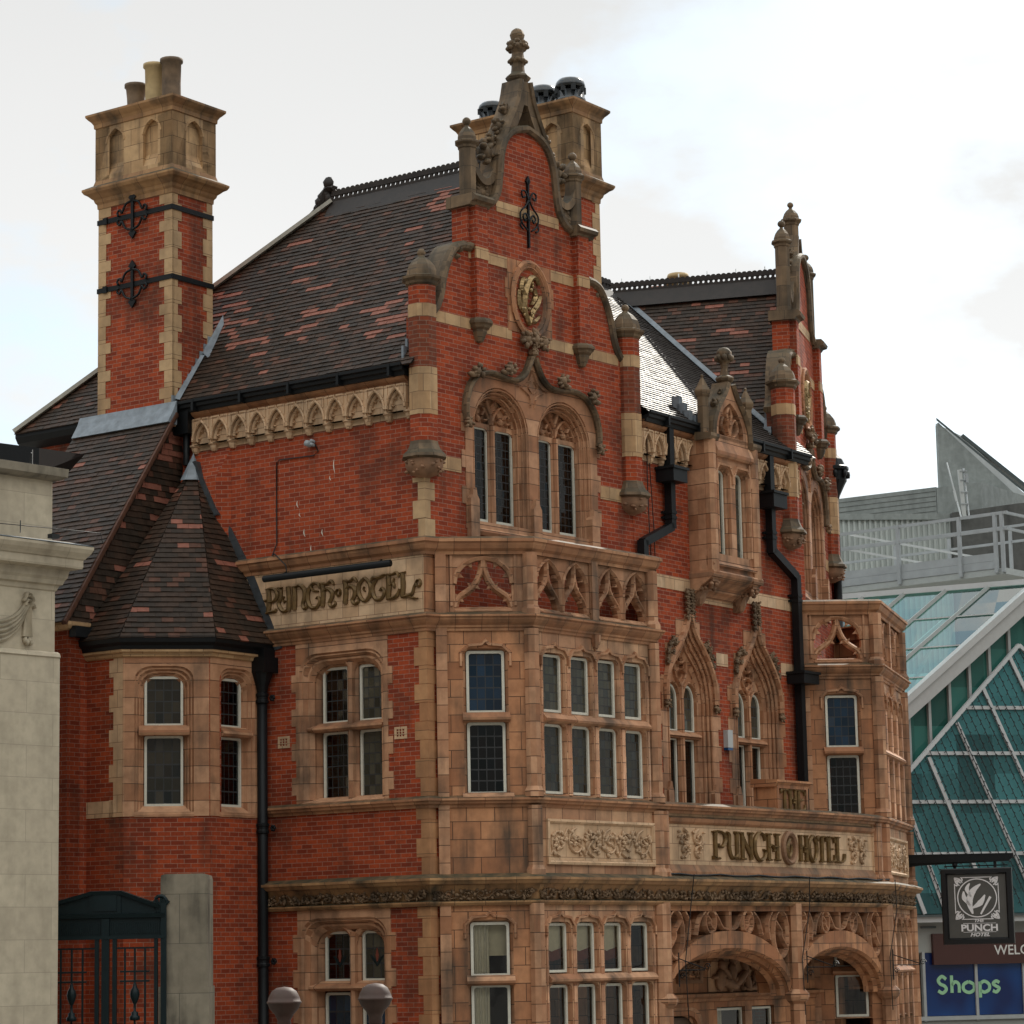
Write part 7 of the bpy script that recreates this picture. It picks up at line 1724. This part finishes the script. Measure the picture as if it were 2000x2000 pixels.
PFf = Fr((11.39, 95), 124.0)
mb = MB(); mb.box(PFf, -9, 3.715, 9, 19.0, -6, 0); mb.box(PFf, 3.735, 5.4, 9, 18.97, -6, 0); mb.build('concrete_wall', con, 'concrete')
mb = MB()
for k in range(8): mb.box(PFf, -9, 3.7, 18.85-.17*k, 18.86-.17*k, .0, .012)
mb.build('board_joint', con, 'concrete_dark')
WFf = Fr((15.11, 96), 84.0)
mb = MB(); mb.prism(WFf, [(0, 15), (9, 15), (9, 14.2), (3.05, 18.92), (.03, 21.84), (.0, 21.75)], -.3, 0, back=True); mb.build('roof_wedge', con, 'concrete')
mb = MB(); a = WFf.P(-.02, 21.92, .05); b = WFf.P(8.9, 14.3, .05)
for d0_, d1_, mt in ((.06, -.12, 'alu_dark'),): mb.add([WFf.P(-.05, 21.90, d0_), WFf.P(8.9, 14.3, d0_), WFf.P(8.9, 14.4, d0_), WFf.P(-.05, 22.0, d0_)], [(0, 1, 2, 3)])
mb.build('wedge_trim', con, 'alu_dark')
mb = MB(); mb.prism(WFf, [(.06, 21.86), (3.05, 18.95), (9, 14.25), (9, 14.75), (3.05, 19.42), (.98, 21.40)], -.55, -.35, back=True); mb.build('wedge_coping', con, 'steel_light')
mb = MB(); mb.bar(WFf.P(.96, 21.44, -.45), WFf.P(9, 14.82, -.45), .3, .12); mb.build('wedge_trim', con, 'alu_dark')
mb = MB(); mb.prism(WFf, [(1.0, 10), (6, 10), (6, 17.3), (1.0, 19.45)], -.4, .25, back=True); mb.build('concrete_wall', con, 'concrete')
mb = MB(); mb.bar(WFf.P(.95, 19.5, .1), WFf.P(6, 17.35, .1), .4, .09); mb.build('capping', con, 'steel_light')
DW = Fr(CWf.xy(3.75, .3), 84.0)
mb = MB(); mb.prism(DW, [(0, 9), (8, 9), (8, 18.4), (2.2, 17.95), (0, 17.65)], -1, 0, back=True); mb.build('concrete_wall', con, 'concrete_dark')
an = thing('antenna_mast', 'thin pale leaning antenna rod on the gallery roof left of the panel antenna', 'antenna', tuple(DW.P(.1, 17.5, .2)))
mb = MB(); mb.tube([DW.P(.26, 17.4, .2), DW.P(.02, 18.5, .2), DW.P(-.15, 19.3, .2)], [.03, .03, .022], 6); mb.bar(DW.P(.05, 18.35, .2), DW.P(.12, 18.0, .2), .08, .05); mb.build('rod', an, 'steel_light')
an = thing('antenna_mast', 'white panel antenna with brackets and cables on the roof edge', 'antenna', tuple(DW.P(.45, 17.5, .2)))
mb = MB(); mb.bar(DW.P(.36, 17.4, .2), DW.P(.26, 19.05, .2), .13, .09); mb.build('panel', an, 'white_gloss')
mb = MB(); mb.tube([DW.P(.52, 17.4, .2), DW.P(.40, 19.1, .2)], .03, 6); mb.box(DW, .44, .52, 18.6, 18.9, .2, .32)
for z in (17.9, 18.3, 18.7, 19.0): mb.box(DW, .26, .5, z-.02, z+.02, .15, .27)
mb.build('bracket', an, 'grey_steel')
